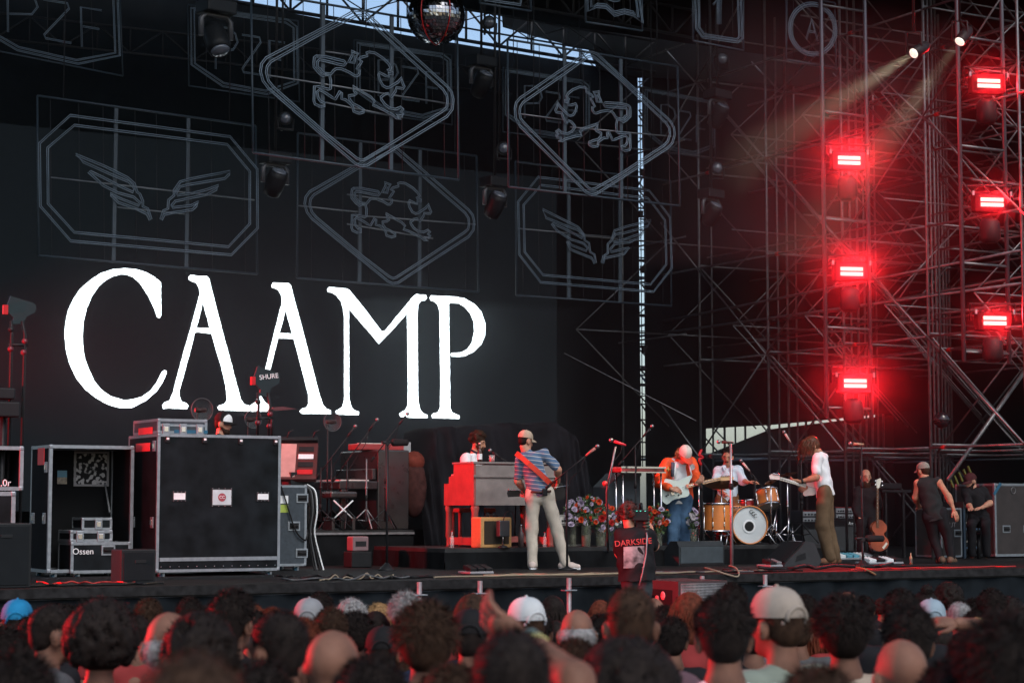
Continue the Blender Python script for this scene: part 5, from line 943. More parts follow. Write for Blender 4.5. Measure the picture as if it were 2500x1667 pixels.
def brim_mesh(c, M, s=1, back=False, drop=.02, L=.085):
    P = lambda x, y, z: Vector(c) + M @ Vector((x, y, z)) * s; sg = -1 if back else 1; g = G()
    def fn(u, v): a = math.pi * (.16 + .68 * u); r0 = (.086 * math.cos(a), sg * .1 * math.sin(a)); r1 = (.092 * math.cos(a), sg * (.1 * math.sin(a) + L * max(0, math.sin((a - math.pi * .16) / .68)) ** .7)); return P(r0[0] + (r1[0] - r0[0]) * v, -.012 + r0[1] + (r1[1] - r0[1]) * v, .03 - drop * v - .02 * abs(math.cos(a)) ** 2 * v)
    g.quadgrid(fn, 14, 4); vs = [v - (M @ Vector((0, 0, 1))) * .006 * s for v in g.v]; o = len(g.v); fs = [tuple(reversed([i + o for i in f])) for f in g.f]; g.v += vs; g.f += fs; g.sm += [True] * len(fs); return g
class Person:
    """J: world joints; facing: body front direction"""
    def __init__(s, label, foot, J, facing, hd, group=None, scale=1.0):
        s.t = thing('person', label, 'person', foot, 0, group); s.J = {k: Vector(v) for k, v in J.items()}; s.fw = Vector(facing).normalized(); s.hd = hd; s.s = scale
        s.M = frame(*hd[1:]); s.c = Vector(hd[0])
    def body(s, skin, arms=1.0, hands=(), build=1.0, shorts=False):
        b = Blob(); J = s.J; k = s.s; head_prims(b, s.c, s.M, k); nb = s.c + s.M @ Vector((0, -.03, -.07)) * k
        b.cap(nb, J['neck'], .05 * k, .058 * k); ch = (J['sl'] + J['sr']) / 2 - UP * .09 * k; pv = (J['hl'] + J['hr']) / 2
        b.cap(J['sl'], J['sr'], .06 * k * build); b.cap(ch, ch.lerp(pv, .45), .13 * k * build, .12 * k * build, flat=s.fw, f=.75); b.cap(ch.lerp(pv, .45), pv + UP * .07, .12 * k * build, .1 * k * build, flat=s.fw, f=.78); b.cap(J['neck'], ch, .06 * k, .1 * k, flat=s.fw, f=.7)
        for e in 'lr':
            b.chain([J['s' + e], J['e' + e], J['w' + e]], [.055 * k * build, .043 * k * build, .029 * k]); b.cap(J['e' + e], J['e' + e].lerp(J['w' + e], .35), .042 * k * build, .043 * k * build)
            b.chain([J['h' + e], J['k' + e], J['a' + e]], [.085 * k * build, .055 * k, .04 * k])
        g = b.g(h=.0145, k=.028)
        for x in (-1, 1): g.ball(s.c + s.M @ Vector((x * .08, -.014, -.01)) * k, (.013 * k, .022 * k, .034 * k), 9, 7, s.M)
        for e, d, n, cu in hands: hand(g, J['w' + e] , d, n, 1.08 * k, curl=cu, thumb=(1 if e == 'l' else -1))
        link('body', g, skin, s.t); return s
    def shirt(s, m, sleeve=.75, loose=1.0, low=0, name='shirt', build=1.0, noise=.01, sleeves=True, hem=.05):
        b = Blob(); J = s.J; k = s.s; ch = (J['sl'] + J['sr']) / 2 - UP * .1 * k; pv = (J['hl'] + J['hr']) / 2; dn = (pv - ch).normalized(); q0 = pv + dn * (hem + low); q = q0 + dn * .06
        b.cap(J['sl'].lerp(J['sr'], .04), J['sr'].lerp(J['sl'], .04), .072 * k * loose); b.cap(ch, ch.lerp(q, .5), .152 * k * loose * build, .145 * k * loose * build, flat=s.fw, f=.76); b.cap(ch.lerp(q, .5), q, .145 * k * loose * build, .15 * k * loose * build, flat=s.fw, f=.8); b.cap(J['neck'] - UP * .02, ch, .066 * k, .11 * k, flat=s.fw, f=.75)
        if sleeves:
            for e in 'lr':
                if sleeve <= 1: b.cap(J['s' + e], J['s' + e].lerp(J['e' + e], sleeve), .07 * k * loose, .062 * k * loose)
                else: b.cap(J['s' + e], J['e' + e], .074 * k * loose, .064 * k * loose); b.cap(J['e' + e], J['e' + e].lerp(J['w' + e], sleeve - 1), .064 * k * loose, .05 * k * loose)
        g = b.g(h=.0155, k=.03, noise=noise, nscale=26)
        for v in g.v:
            e = (v - q0).dot(dn)
            if e > 0 and (v - q0).length < .4: v -= dn * e
        return link(name, g, m, s.t)
    def trousers(s, m, loose=1.0, cuff=.94, name='trousers', r=(.1, .075, .062), noise=.008):
        b = Blob(); J = s.J; k = s.s; b.cap(J['hl'] + UP * .05, J['hr'] + UP * .05, .105 * k, flat=s.fw, f=.9); b.cap(J['hl'], J['hr'], .11 * k, flat=s.fw, f=.95)
        for e in 'lr': b.chain([J['h' + e], J['k' + e], J['k' + e].lerp(J['a' + e], cuff)], [x * k * loose for x in r])
        return link(name, b.g(h=.016, k=.02, noise=noise, nscale=19), m, s.t)
    def shoes(s, m, dirs, sole=None):
        for e, d in zip('lr', dirs):
            a = s.J['a' + e]; d = Vector(d).normalized(); f = Vector((a.x, a.y, s.t.location.z)); g = Blob().chain([f - d * .05 + UP * .05, f + d * .08 + UP * .045, f + d * .17 + UP * .035], [.05, .048, .036]).cap(a, f - d * .03 + UP * .06, .047, .05).g(h=.013, k=.02)
            o = link('shoe', g, m, s.t); link('sole', G().path([f - d * .085 + UP * .012, f - d * .05 + UP * .012, f + d * .12 + UP * .012, f + d * .2 + UP * .012], [.02, .045, .045, .02], 8), sole or RUBBER, o)
def J_(Y, **k): return {n: at(x, y, Y + d) for n, (x, y, d) in k.items()}
cvt = lambda off, sc: (lambda x, y: (off[0] + x / sc, off[1] + y / sc))
# ---------------- striped shirt guitarist, seen from behind
q = cvt((1020, 1000), 3.7325); Y = onz(1310, 1389).y; D = lambda x, y, d: (*q(x, y), d)
J = J_(Y, neck=D(985, 372, 0), sl=D(935, 455, .0), sr=D(1150, 405, .0), el=D(912, 650, .08), wl=D(985, 765, .28), er=D(1278, 545, .06), wr=D(1278, 660, .28), hl=D(1050, 790, 0), hr=D(1175, 785, 0), kl=D(1040, 1105, .03), kr=D(1268, 1095, .03), al=D(1048, 1415, 0), ar=D(1345, 1395, -.05))
hc = at(*q(985, 288), Y + .02); p1 = Person('striped shirt guitarist seen from behind, in a tan cap with a red strap', Vector((*at(*q(1190, 1430), Y).xy, ZS)), J, (.35, .93, 0), (hc, (.75, .6, -.15), (.05, 0, 1)))
p1.body(SKIN, hands=(('l', (-.1, .6, -.1), (-.6, .3, .3), .9), ('r', (-.3, .5, -.6), (-.9, 0, 0), .6)))
def stripes():
    m = mat('striped_shirt', (.13, .21, .33), .8, var=0, sheen=.3); t = m.node_tree; b = t.nodes['Principled BSDF']; tc = t.nodes.new('ShaderNodeTexCoord'); sp_ = t.nodes.new('ShaderNodeSeparateXYZ'); t.links.new(tc.outputs['Object'], sp_.inputs[0])
    a = t.nodes.new('ShaderNodeMath'); a.operation = 'MULTIPLY_ADD'; a.inputs[1].default_value = .12; t.links.new(sp_.outputs[0], a.inputs[0]); t.links.new(sp_.outputs[2], a.inputs[2])
    w = t.nodes.new('ShaderNodeMath'); w.operation = 'PINGPONG'; w.inputs[1].default_value = .026; t.links.new(a.outputs[0], w.inputs[0]); r = t.nodes.new('ShaderNodeValToRGB'); r.color_ramp.interpolation = 'CONSTANT'
    c = r.color_ramp; c.elements[0].position = 0; c.elements[0].color = (.5, .45, .42, 1); c.elements[1].position = .004; c.elements[1].color = (.075, .13, .22, 1)
    mr = t.nodes.new('ShaderNodeMapRange'); mr.inputs[2].default_value = .026; t.links.new(w.outputs[0], mr.inputs[0]); c.elements[1].position = .13; t.links.new(mr.outputs[0], r.inputs[0]); t.links.new(r.outputs[0], b.inputs['Base Color']); return m
p1.shirt(stripes(), .78, 1.0, hem=.0); KH = mat('khaki', (.43, .39, .33), .85, var=.12, scale=10, bump=.15); p1.trousers(KH, .96, 1.0, r=(.1, .085, .068)); p1.shoes(mat('shoe_pale', (.5, .42, .38), .6), ((.1, 1, 0), (.95, -.25, 0)), PAPER)
link('hair', hair_short(hc, p1.M, .96, 3, .004, n=200), HAIRD, p1.t); CAPT = mat('cap_tan', (.36, .29, .22), .85, var=.15); o = link('cap', cap_mesh(hc + UP * .012, p1.M, 1.03), CAPT, p1.t); link('brim', brim_mesh(hc + UP * .012, p1.M, 1.03), CAPT, o)
link('belt_pack', G().bbox(at(*q(1158, 750), Y - .15), (.07, .03, .1), .01), PLAST, p1.t); link('belt', G().path([at(*q(1030, 748), Y - .13), at(*q(1100, 752), Y - .15), at(*q(1215, 740), Y - .12)], .016, 6), mat('belt', (.05, .025, .02), .5), p1.t)
ST = mat('strap_red', (.5, .045, .025), .55); g = G(); pts = [q(x, y) for x, y in ((895, 395), (935, 425), (1010, 490), (1090, 560), (1165, 630), (1200, 665), (1240, 700))]; dep = (0, -.1, -.155, -.165, -.16, -.13, .05)
P_ = [at(*p, Y + d) for p, d in zip(pts, dep)]
for a, b in zip(P_, P_[1:]): n = (b - a).cross(Vector((0, -1, 0))).normalized() * .034; g.hexa([a - n, a + n, b + n, b - n, a - n + Vector((0, .008, 0)), a + n + Vector((0, .008, 0)), b + n + Vector((0, .008, 0)), b - n + Vector((0, .008, 0))])
def guitar(label, pts_body, yb, neck0, neck1, hp, body_m, neck_m, head_m, th=.045, parts=()):
    c = sum((Vector(p) for p in pts_body), Vector()) / len(pts_body); t = thing('electric_guitar', label, 'guitar', c - UP * .3, 0); nrm = Vector((0, 1, 0))
    # smooth the outline
    P = [Vector(p) for p in pts_body]; out = []; n = len(P)
    for i in range(n):
        p0, p1_, p2, p3 = P[i - 1], P[i], P[(i + 1) % n], P[(i + 2) % n]
        for k in range(4): u = k / 4; out.append(.5 * ((2 * p1_) + (p2 - p0) * u + (2 * p0 - 5 * p1_ + 4 * p2 - p3) * u * u + (3 * p1_ - p0 - 3 * p2 + p3) * u ** 3))
    link('body', G().slab(out, nrm, th), body_m, t); d = (neck1 - neck0); s = d.cross(nrm).normalized()
    w0, w1 = .027, .022; nk = link('neck', G().hexa([neck0 - s * w0, neck1 - s * w1, neck1 + s * w1, neck0 + s * w0, neck0 - s * w0 - nrm * .018, neck1 - s * w1 - nrm * .018, neck1 + s * w1 - nrm * .018, neck0 + s * w0 - nrm * .018]), neck_m, t)
    for i in range(1, 14): k = 1 - .94 ** i; k = k / (1 - .94 ** 14); a = neck1.lerp(neck0, k); link('fret', G().tube(a - s * .023 - nrm * .0195, a + s * .023 - nrm * .0195, .0025, n=4), CHROME, nk)
    h = link('headstock', G().slab(hp, nrm, .018), head_m, t)
    for i in range(6): a = hp[0].lerp(hp[1], (i + .6) / 6.4); link('tuner', G().ball(a - nrm * .008, .011, 7, 5), CHROME, h)
    link('string', G().path([neck1 - nrm * .022, neck0 - nrm * .024, neck0 - d.normalized() * .28 - nrm * .022], .003, 4), CHROME, t); return t
gY = Y + .3; pb = [at(*q(x, y), gY) for x, y in ((1215, 655), (1270, 648), (1310, 668), (1335, 710), (1345, 770), (1325, 815), (1270, 820), (1230, 780), (1200, 730))]
gt = guitar('black electric guitar held in front of the striped shirt guitarist', pb, gY, at(*q(1200, 715), gY - .02), at(*q(935, 757), gY - .02), [at(*q(x, y), gY - .03) for x, y in ((935, 735), (820, 732), (812, 760), (822, 795), (930, 790))], mat('gloss_black', (.01, .01, .011), .35, spec=.25), mat('neck_dark', (.04, .022, .015), .4), mat('gloss_black', (.01, .01, .011), .35, spec=.25))
link('strap', g, ST, gt)
# ---------------- guitarist in red jacket
q = cvt((1550, 1020), 3.92); Y = onz(1642, 1376).y + .05; D = lambda x, y, d: (*q(x, y), d)
J = J_(Y, neck=D(450, 420, 0), sl=D(310, 435, .02), sr=D(535, 425, .02), el=D(222, 612, -.1), wl=D(352, 680, -.43), er=D(575, 555, .0), wr=D(592, 632, -.36), hl=D(382, 790, .02), hr=D(478, 785, .02), kl=D(368, 1075, -.02), kr=D(478, 1065, .0), al=D(362, 1352, 0), ar=D(470, 1345, .1))
hc = at(*q(478, 360), Y - .1); p2 = Person('guitarist in a bright red jacket and white cap, head bowed over a pale guitar', Vector((*at(*q(420, 1380), Y).xy, ZS)), J, (.25, -.97, 0), (hc, (.35, -.75, -.75), (.2, -.55, .8)))
p2.body(SKIN, hands=(('l', (.9, -.15, -.15), (.1, .6, -.5), .8), ('r', (.5, -.3, .5), (-.3, .7, .3), 1.0)))
JK = mat('jacket_red', (.72, .085, .022), .6, var=.18, scale=7, bump=.2); p2.shirt(mat('tank_white', (.62, .66, .68), .8, var=.06), .3, .93, name='tank_top', sleeves=False)
b = Blob(); sl, sr = J['sl'], J['sr']; pv = (J['hl'] + J['hr']) / 2; ch = (sl + sr) / 2 - UP * .1; fw = p2.fw; rt = Vector((fw.y, -fw.x, 0)) * -1
for e, sg in (('l', -1), ('r', 1)):
    a = J['s' + e]; b.cap(a, J['e' + e], .088, .08); b.cap(J['e' + e], J['e' + e].lerp(J['w' + e], .82), .076, .056); side = Vector((sg * .115, .03, 0)); b.cap(ch + side + UP * .08, pv + side * 1.05 + UP * .03, .075, .075, flat=Vector((0, 1, 0)), f=1.3); b.cap(a.lerp(J['neck'], .15), J['neck'] + Vector((sg * .05, 0, .01)), .07, .05)
b.cap(ch + Vector((0, .08, .08)), pv + Vector((0, .08, .03)), .12, .13, flat=Vector((0, 1, 0)), f=.6)
link('jacket', b.g(h=.0155, k=.03, noise=.009, nscale=24), JK, p2.t)
for x0, y0, x1, y1, m_, r_ in ((362, 425, 362, 560, mat('stripe_grey', (.08, .09, .12), .7), .028), (392, 430, 372, 585, PAPER, .014), (520, 445, 545, 560, PAPER, .012)): link('jacket_stripe', G().path([at(*q(x0, y0), Y - .13), at(*q((x0 + x1) / 2, (y0 + y1) / 2), Y - .15), at(*q(x1, y1), Y - .14)], r_, 8), m_, p2.t)
text('46', .1, at(*q(333, 490), Y - .115), mat('patch_gold', (.6, .4, .1), .6), p2.t, rz=0, ext=.004); link('patch', G().lathe([(.045, 0), (.045, .008)], 18, Matrix.Rotation(R(90), 3, 'X'), c=at(*q(545, 468), Y - .12)), mat('patch_grey', (.35, .35, .36), .7, var=.5, scale=30), p2.t)
DEN = mat('denim', (.055, .11, .19), .85, var=.3, scale=8, bump=.2); p2.trousers(DEN, 1.08, 1.0, r=(.1, .082, .074)); p2.shoes(mat('shoe_dark', (.03, .02, .018), .6), ((.1, -1, 0), (.2, -1, 0)))
CW = mat('cap_white', (.6, .55, .5), .85, var=.1); o = link('cap', cap_mesh(hc, p2.M, 1.08, tall=1.1), CW, p2.t); link('brim', brim_mesh(hc, p2.M, 1.1, drop=.02, L=.1), mat('brim_red', (.55, .07, .04), .7), o)
g = hair_curly(hc + Vector((-.04, .06, -.03)), p2.M, .85, 5, .026, 50); link('hair', g, HAIRBL, p2.t)
gY = Y - .3; pb = [at(*q(x, y), gY) for x, y in ((262, 690), (240, 715), (250, 775), (285, 815), (318, 822), (365, 785), (430, 765), (498, 752), (522, 722), (508, 660), (528, 600), (548, 560), (528, 550), (470, 575), (415, 600), (345, 588), (295, 582), (280, 612))]
gt = guitar('pale mint electric guitar held by the guitarist in the red jacket', pb, gY, at(*q(490, 655), gY - .012), at(*q(822, 578), gY + .02), [at(*q(x, y), gY + .01) for x, y in ((822, 556), (930, 552), (950, 572), (940, 592), (822, 602))], mat('guitar_mint', (.52, .62, .58), .3, var=.08), mat('maple', (.5, .3, .16), .4), mat('maple_head', (.58, .36, .18), .4))
for x, y, w_, h_ in ((395, 690, .06, .025), (440, 690, .06, .025)): link('pickup', G().bbox(at(*q(x, y), gY - .008), (.03, .014, .075), .004, Matrix.Rotation(R(-14), 3, 'Y')), PAPER, gt)
link('bridge', G().bbox(at(*q(360, 712), gY - .008), (.05, .012, .08), .004, Matrix.Rotation(R(-14), 3, 'Y')), CHROME, gt)
for x, y in ((300, 745), (318, 735), (420, 735)): link('knob', G().lathe([(.012, 0), (.01, .02)], 10, Matrix.Rotation(R(90), 3, 'X'), c=at(*q(x, y), gY)), BLACK, gt)
# ---------------- drummer
Yd = dc.y + .0; D = lambda x, y, d: (*q(x, y), d)
J = J_(Yd, neck=D(885, 452, 0), sl=D(800, 505, .02), sr=D(985, 500, .02), el=D(768, 640, -.06), wl=D(815, 690, -.32), er=D(1035, 605, -.05), wr=D(1090, 615, -.25), hl=D(835, 800, .03), hr=D(935, 800, .03), kl=D(800, 850, -.42), kr=D(965, 855, -.42), al=D(800, 1110, -.4), ar=D(965, 1130, -.42))
hc = at(*q(888, 378), Yd - .02); p3 = Person('drummer with dark hair in an open pale blue shirt behind the drum kit', Vector((dc.x, dc.y - .3, ZR)), J, (0, -1, 0), (hc, (-.25, -.95, -.22), (.05, -.1, 1)))
p3.body(SKIN3, hands=(('l', (.3, -.6, -.5), (.5, .3, 0), .9), ('r', (.85, -.3, .1), (-.2, .2, -.9), .7))); p3.shirt(mat('shirt_pale_blue', (.5, .58, .66), .8, var=.08, scale=8), 1.35, 1.02, hem=.06, noise=.009); p3.trousers(mat('trousers_brown', (.16, .075, .035), .85)); p3.shoes(mat('shoe_dark', (.03, .02, .018), .6), ((0, -1, 0), (0, -1, 0)))
face_parts(p3.t, hc, p3.M); link('hair', hair_short(hc + UP * .006 - p3.M @ Vector((0, .014, 0)), p3.M, 1.0, 9, .011, n=500, L=.03), HAIRD, p3.t); link('moustache', G().path([hc + p3.M @ Vector(v) for v in ((-.026, .088, -.05), (0, .102, -.043), (.026, .088, -.05))], .008, 6), HAIRB, p3.t)
g = G()
for sg in (-1, 1): a = J['neck'] + Vector((sg * .03, -.05, .01)); g.slab([a, a + Vector((sg * .06, -.03, -.02)), a + Vector((sg * .03, -.06, -.1)), a + Vector((-sg * .005, -.06, -.06))], Vector((0, -1, 0)), .008)
link('collar', g, mat('shirt_pale_blue', (.5, .58, .66), .8), p3.t)
for k, a in (('stick', J['wl']), ('stick', J['wr'])): d = Vector((.25, -.75, -.1)) if a is J['wr'] else Vector((.4, -.7, -.35)); s_ = solid('drumstick', G().path([a - d * .1, a + d * .25, a + d * .33], [.009, .008, .005], 6), mat('stick_wood', (.5, .35, .2), .5), 'drumstick in the ' + ('raised hand' if a is J['wr'] else 'lowered hand') + ' of the drummer', 'drumstick')
# ---------------- bassist in profile
q = cvt((1700, 1000), 3.733); Y = onz(2027, 1377).y; D = lambda x, y, d: (*q(x, y), d)
J = J_(Y, neck=D(1118, 395, .03), sl=D(1105, 445, -.17), sr=D(1150, 440, .2), el=D(1092, 618, -.22), wl=D(945, 655, -.2), er=D(1080, 600, .26), wr=D(1010, 690, .06), hl=D(1170, 770, -.1), hr=D(1185, 770, .1), kl=D(1150, 1060, -.1), kr=D(1195, 1055, .12), al=D(1215, 1345, -.06), ar=D(1262, 1345, .14))
hc = at(*q(1050, 335), Y + .02); p4 = Person('bassist with long brown hair in a white tee and brown trousers', Vector((*at(*q(1230, 1370), Y).xy, ZS)), J, (-1, -.12, 0), (hc, (-.9, -.15, -.5), (-.42, 0, .9)))
p4.body(SKIN2, hands=(('l', (-.9, .1, .05), (0, .6, .6), 1.0), ('r', (-.5, -.5, -.3), (-.3, .3, -.3), .7))); p4.shirt(mat('tee_white', (.68, .7, .72), .85, var=.06, scale=8, bump=.15), .68, 1.08, hem=.03, noise=.009); p4.trousers(mat('trousers_olive_brown', (.11, .075, .045), .85, var=.2, bump=.2), 1.12, 1.0, r=(.1, .088, .078)); p4.shoes(mat('shoe_tan', (.15, .07, .04), .6), ((-1, -.1, 0), (-1, -.05, 0)))
g = hair_short(hc, p4.M, 1.04, 4, .018, n=100); rr = random.Random(3)
for i in range(170):
    a = rr.uniform(-2.7, 2.7); e = rr.uniform(.1, 1.2); v = Vector((math.sin(a) * math.cos(e), -math.cos(a) * math.cos(e) * .9, math.sin(e))); p = hc + p4.M @ Vector((v.x * .088, v.y * .108 - .01, .045 + v.z * .095)); o = (p - hc).normalized(); L = rr.uniform(.14, .3)
    drift = Vector((-.25 + rr.gauss(0, .18), rr.gauss(0, .12), 0)); g.path([p, p + o * .03 + drift * L * .2 - UP * L * .2, p + o * .04 + drift * L * .55 - UP * L * .6 + Vector((rr.gauss(0, .012), rr.gauss(0, .012), 0)), p + o * .03 + drift * L * .8 - UP * L * .98], [.008, .009, .007, .002], 4, cap=False)
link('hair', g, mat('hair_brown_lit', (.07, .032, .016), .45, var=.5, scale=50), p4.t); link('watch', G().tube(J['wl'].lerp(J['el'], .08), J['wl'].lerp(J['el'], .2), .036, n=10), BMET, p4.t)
gY = Y - .02; pb = [at(*q(x, y), gY + .05) for x, y in ((985, 735), (975, 765), (990, 785), (1040, 780), (1085, 770), (1120, 720), (1100, 670), (1060, 655), (1010, 665), (1000, 690), (1015, 710))]
guitar('white electric bass held by the long haired bassist', pb, gY, at(*q(1000, 693), gY - .12), at(*q(760, 625), gY - .26), [at(*q(x, y), gY - .27) for x, y in ((760, 590), (690, 582), (665, 600), (672, 630), (760, 638))], mat('bass_white', (.62, .62, .58), .3), mat('neck_pale', (.55, .52, .46), .4), mat('bass_white', (.62, .62, .58), .3))
# ---------------- organ player
q = cvt((1020, 1000), 3.7325); a0, a1, w0_, zt_ = ORG; Y = onw(1170, 1090, w0_ + 1.05).y; D = lambda x, y, d: (*q(x, y), d)
J = J_(Y, neck=D(520, 395, 0), sl=D(440, 445, -.12), sr=D(530, 445, .16), el=D(430, 610, -.2), wl=D(520, 650, -.42), er=D(560, 610, .1), wr=D(600, 650, -.3), hl=D(440, 760, -.06), hr=D(470, 760, .12), kl=D(520, 800, -.5), kr=D(560, 800, -.4), al=D(520, 1150, -.45), ar=D(560, 1150, -.38))
hc = at(*q(552, 305), Y); f_ = onw(1170, 1200, w0_ + 1.0); p5 = Person('organ player with curly dark hair and a beard, in a white tee', Vector((f_.x, f_.y, ZR)), J, (.75, -.65, 0), (hc, (.93, -.3, -.2), (.1, 0, 1)))
p5.body(SKIN3, hands=(('l', (.3, -.9, -.1), (0, 0, -1), .4), ('r', (.3, -.9, -.1), (0, 0, -1), .4))); p5.shirt(mat('tee_white', (.68, .7, .72), .85), .7, 1.05); p5.trousers(DEN); face_parts(p5.t, hc, p5.M)
link('hair', hair_curly(hc + UP * .01, p5.M, 1.06, 7, .028, 110), HAIRB, p5.t); bb = Blob(); P = lambda x, y, z: hc + p5.M @ Vector((x, y, z)); bb.ell(P(0, .05, -.085), (.056, .05, .035), np.array(p5.M)); bb.cap(P(-.065, .01, -.05), P(0, .07, -.1), .02, .024); bb.cap(P(.065, .01, -.05), P(0, .07, -.1), .02, .024); bb.cap(P(-.028, .088, -.046), P(.028, .088, -.046), .01); link('beard', bb.g(h=.011, k=.02, noise=.003, nscale=90), HAIRB, p5.t)
link('collar', G().path([J['neck'] + Vector((.06 * math.cos(a), .06 * math.sin(a), .015 - .03 * math.cos(a))) for a in [2 * math.pi * i / 16 for i in range(16)]], .014, 6, closed=True), mat('collar_navy', (.015, .015, .03), .8), p5.t)
sd = thing('organ_stool', 'dark bench under the organ player', 'stool', Vector((f_.x - .1, f_.y + .05, ZR)), TH); link('seat', G().bbox((0, 0, .5), (.6, .32, .06), .015), WREDLIT, sd, True); [link('leg', G().tube((x, y_, 0), (x, y_, .47), .025), WREDLIT, sd, True) for x in (-.25, .25) for y_ in (-.1, .1)]
vm = thing('microphone_stand', 'boom mic reaching to the mouth of the organ player', 'mic stand', Vector((f_.x + .5, f_.y + .3, ZR)), 0); vocal_mic(vm, hc + Vector((.17, -.05, -.1)), (-.8, 0, .6), .18); link('boom', G().path([hc + Vector((.3, -.05, -.2)), hc + Vector((.55, .1, -.35)), Vector((f_.x + .5, f_.y + .3, ZR + .03))], .011, 6), BMET, vm); link('base', G().lathe([(.13, 0), (.12, .02), (.02, .05)], 16, c=Vector((f_.x + .5, f_.y + .3, ZR))), BMET, vm)
# ---------------- sleeveless technician from behind
q = cvt((2050, 1000), 3.733); Y = onz(2305, 1375).y; D = lambda x, y, d: (*q(x, y), d)
J = J_(Y, neck=D(775, 612, .02), sl=D(715, 672, 0), sr=D(895, 655, 0), el=D(690, 800, .08), wl=D(720, 880, .3), er=D(990, 790, .0), wr=D(1040, 915, -.03), hl=D(815, 975, 0), hr=D(925, 970, 0), kl=D(855, 1165, .1), kr=D(985, 1160, .02), al=D(925, 1365, .02), ar=D(1015, 1350, .0))
hc = at(*q(758, 560), Y + .06); p6 = Person('sleeveless technician in a grey cap walking away at right', Vector((*at(*q(960, 1395), Y).xy, ZS)), J, (-.25, .96, 0), (hc, (-.5, .85, -.15), (-.1, .15, 1)))
p6.body(SKIN3, hands=(('l', (.1, .8, 0), (.5, 0, -.5), .7), ('r', (.35, -.1, -.9), (-.5, .8, 0), .25)), build=1.02); p6.shirt(mat('vest_black', (.018, .02, .021), .85), .2, 1.0, name='vest', sleeves=False); p6.trousers(mat('jeans_black', (.012, .012, .014), .85), 1.0); p6.shoes(mat('shoe_brown', (.1, .06, .04), .6), ((-.1, 1, 0), (.5, .8, 0)))
CG = mat('cap_grey', (.2, .19, .165), .85, var=.15); link('hair', hair_short(hc, p6.M, .97, 5, .004, n=150), HAIRB, p6.t); o = link('cap', cap_mesh(hc, p6.M, 1.05, tall=.95), CG, p6.t); link('brim', brim_mesh(hc, p6.M, 1.05), CG, o)
# ---------------- seated man at right behind the rack
D = lambda x, y, d: (*q(x, y), d); Y = onz(2370, 1366).y + .5
J = J_(Y, neck=D(1210, 715, 0), sl=D(1150, 755, -.05), sr=D(1310, 745, .1), el=D(1180, 880, -.2), wl=D(1200, 900, -.4), er=D(1370, 850, -.05), wr=D(1290, 895, -.35), hl=D(1230, 1010, 0), hr=D(1310, 1010, 0), kl=D(1200, 1040, -.4), kr=D(1330, 1040, -.4), al=D(1210, 1330, -.3), ar=D(1340, 1330, -.3))
hc = at(*q(1192, 655), Y - .02); f_ = at(*q(1270, 1385), Y); p7 = Person('bearded man in a dark red cap sitting behind the rack at right', Vector((f_.x, f_.y, ZS)), J, (-.6, -.8, 0), (hc, (-.85, -.45, -.3), (-.1, 0, 1)))
BT = mat('tee_black', (.014, .014, .016), .85); p7.body(SKIN, hands=(('l', (-.3, -.9, 0), (0, 0, -1), .5), ('r', (-.6, -.7, 0), (0, 0, -1), .5))); p7.shirt(BT, .75, 1.05); p7.trousers(mat('jeans_black', (.012, .012, .014), .85)); face_parts(p7.t, hc, p7.M)
P = lambda x, y, z: hc + p7.M @ Vector((x, y, z)); bb = Blob(); bb.ell(P(0, .05, -.1), (.06, .055, .055), np.array(p7.M)); bb.cap(P(-.065, .01, -.04), P(0, .07, -.1), .02, .03); bb.cap(P(.065, .01, -.04), P(0, .07, -.1), .02, .03); link('beard', bb.g(h=.011, k=.02, noise=.003, nscale=90), HAIRD, p7.t)
link('hair', hair_short(hc, p7.M, .97, 5, .006, n=150), HAIRD, p7.t); CR = mat('cap_dark_red', (.06, .02, .022), .85); o = link('cap', cap_mesh(hc, p7.M, 1.05), CR, p7.t); link('brim', brim_mesh(hc, p7.M, 1.05), CR, o)
sd = thing('stool', 'black stool under the bearded man in the dark red cap', 'stool', Vector((f_.x, f_.y, ZS)), 0); link('seat', G().lathe([(.17, .38), (.17, .42), (.0001, .43)], 16), PLAST, sd, True); link('post', G().tube((0, 0, 0), (0, 0, .38), .03), BMET, sd, True)
# ---------------- bearded man in the red haze behind
D = lambda x, y, d: (*q(x, y), d); Y = 31.0
J = J_(Y, neck=D(240, 690, 0), sl=D(170, 745, 0), sr=D(320, 745, 0), el=D(150, 900, -.05), wl=D(180, 980, -.25), er=D(350, 880, -.05), wr=D(350, 800, -.2), hl=D(205, 1010, 0), hr=D(290, 1010, 0), kl=D(195, 1050, -.4), kr=D(300, 1050, -.4), al=D(195, 1290, -.4), ar=D(300, 1290, -.4))
hc = at(*q(240, 612), Y); f_ = at(*q(240, 1290), Y); p8 = Person('bald bearded man sitting in the red haze behind the violin bass', Vector((f_.x, f_.y, ZS)), J, (0, -1, 0), (hc, (.1, -1, -.1), (0, 0, 1)))
p8.body(SKIN); p8.shirt(BT, 1.9, 1.08); p8.trousers(BT); face_parts(p8.t, hc, p8.M); P = lambda x, y, z: hc + p8.M @ Vector((x, y, z)); bb = Blob(); bb.ell(P(0, .05, -.12), (.065, .05, .085), np.array(p8.M)); link('beard', bb.g(h=.012, k=.02, noise=.003, nscale=90), HAIRB, p8.t)
sd = thing('stool', 'black stool under the bald bearded man', 'stool', Vector((f_.x, f_.y, ZS)), 0); link('seat', G().lathe([(.17, .38), (.17, .42), (.0001, .43)], 16), PLAST, sd, True); link('post', G().tube((0, 0, 0), (0, 0, .38), .03), BMET, sd, True)
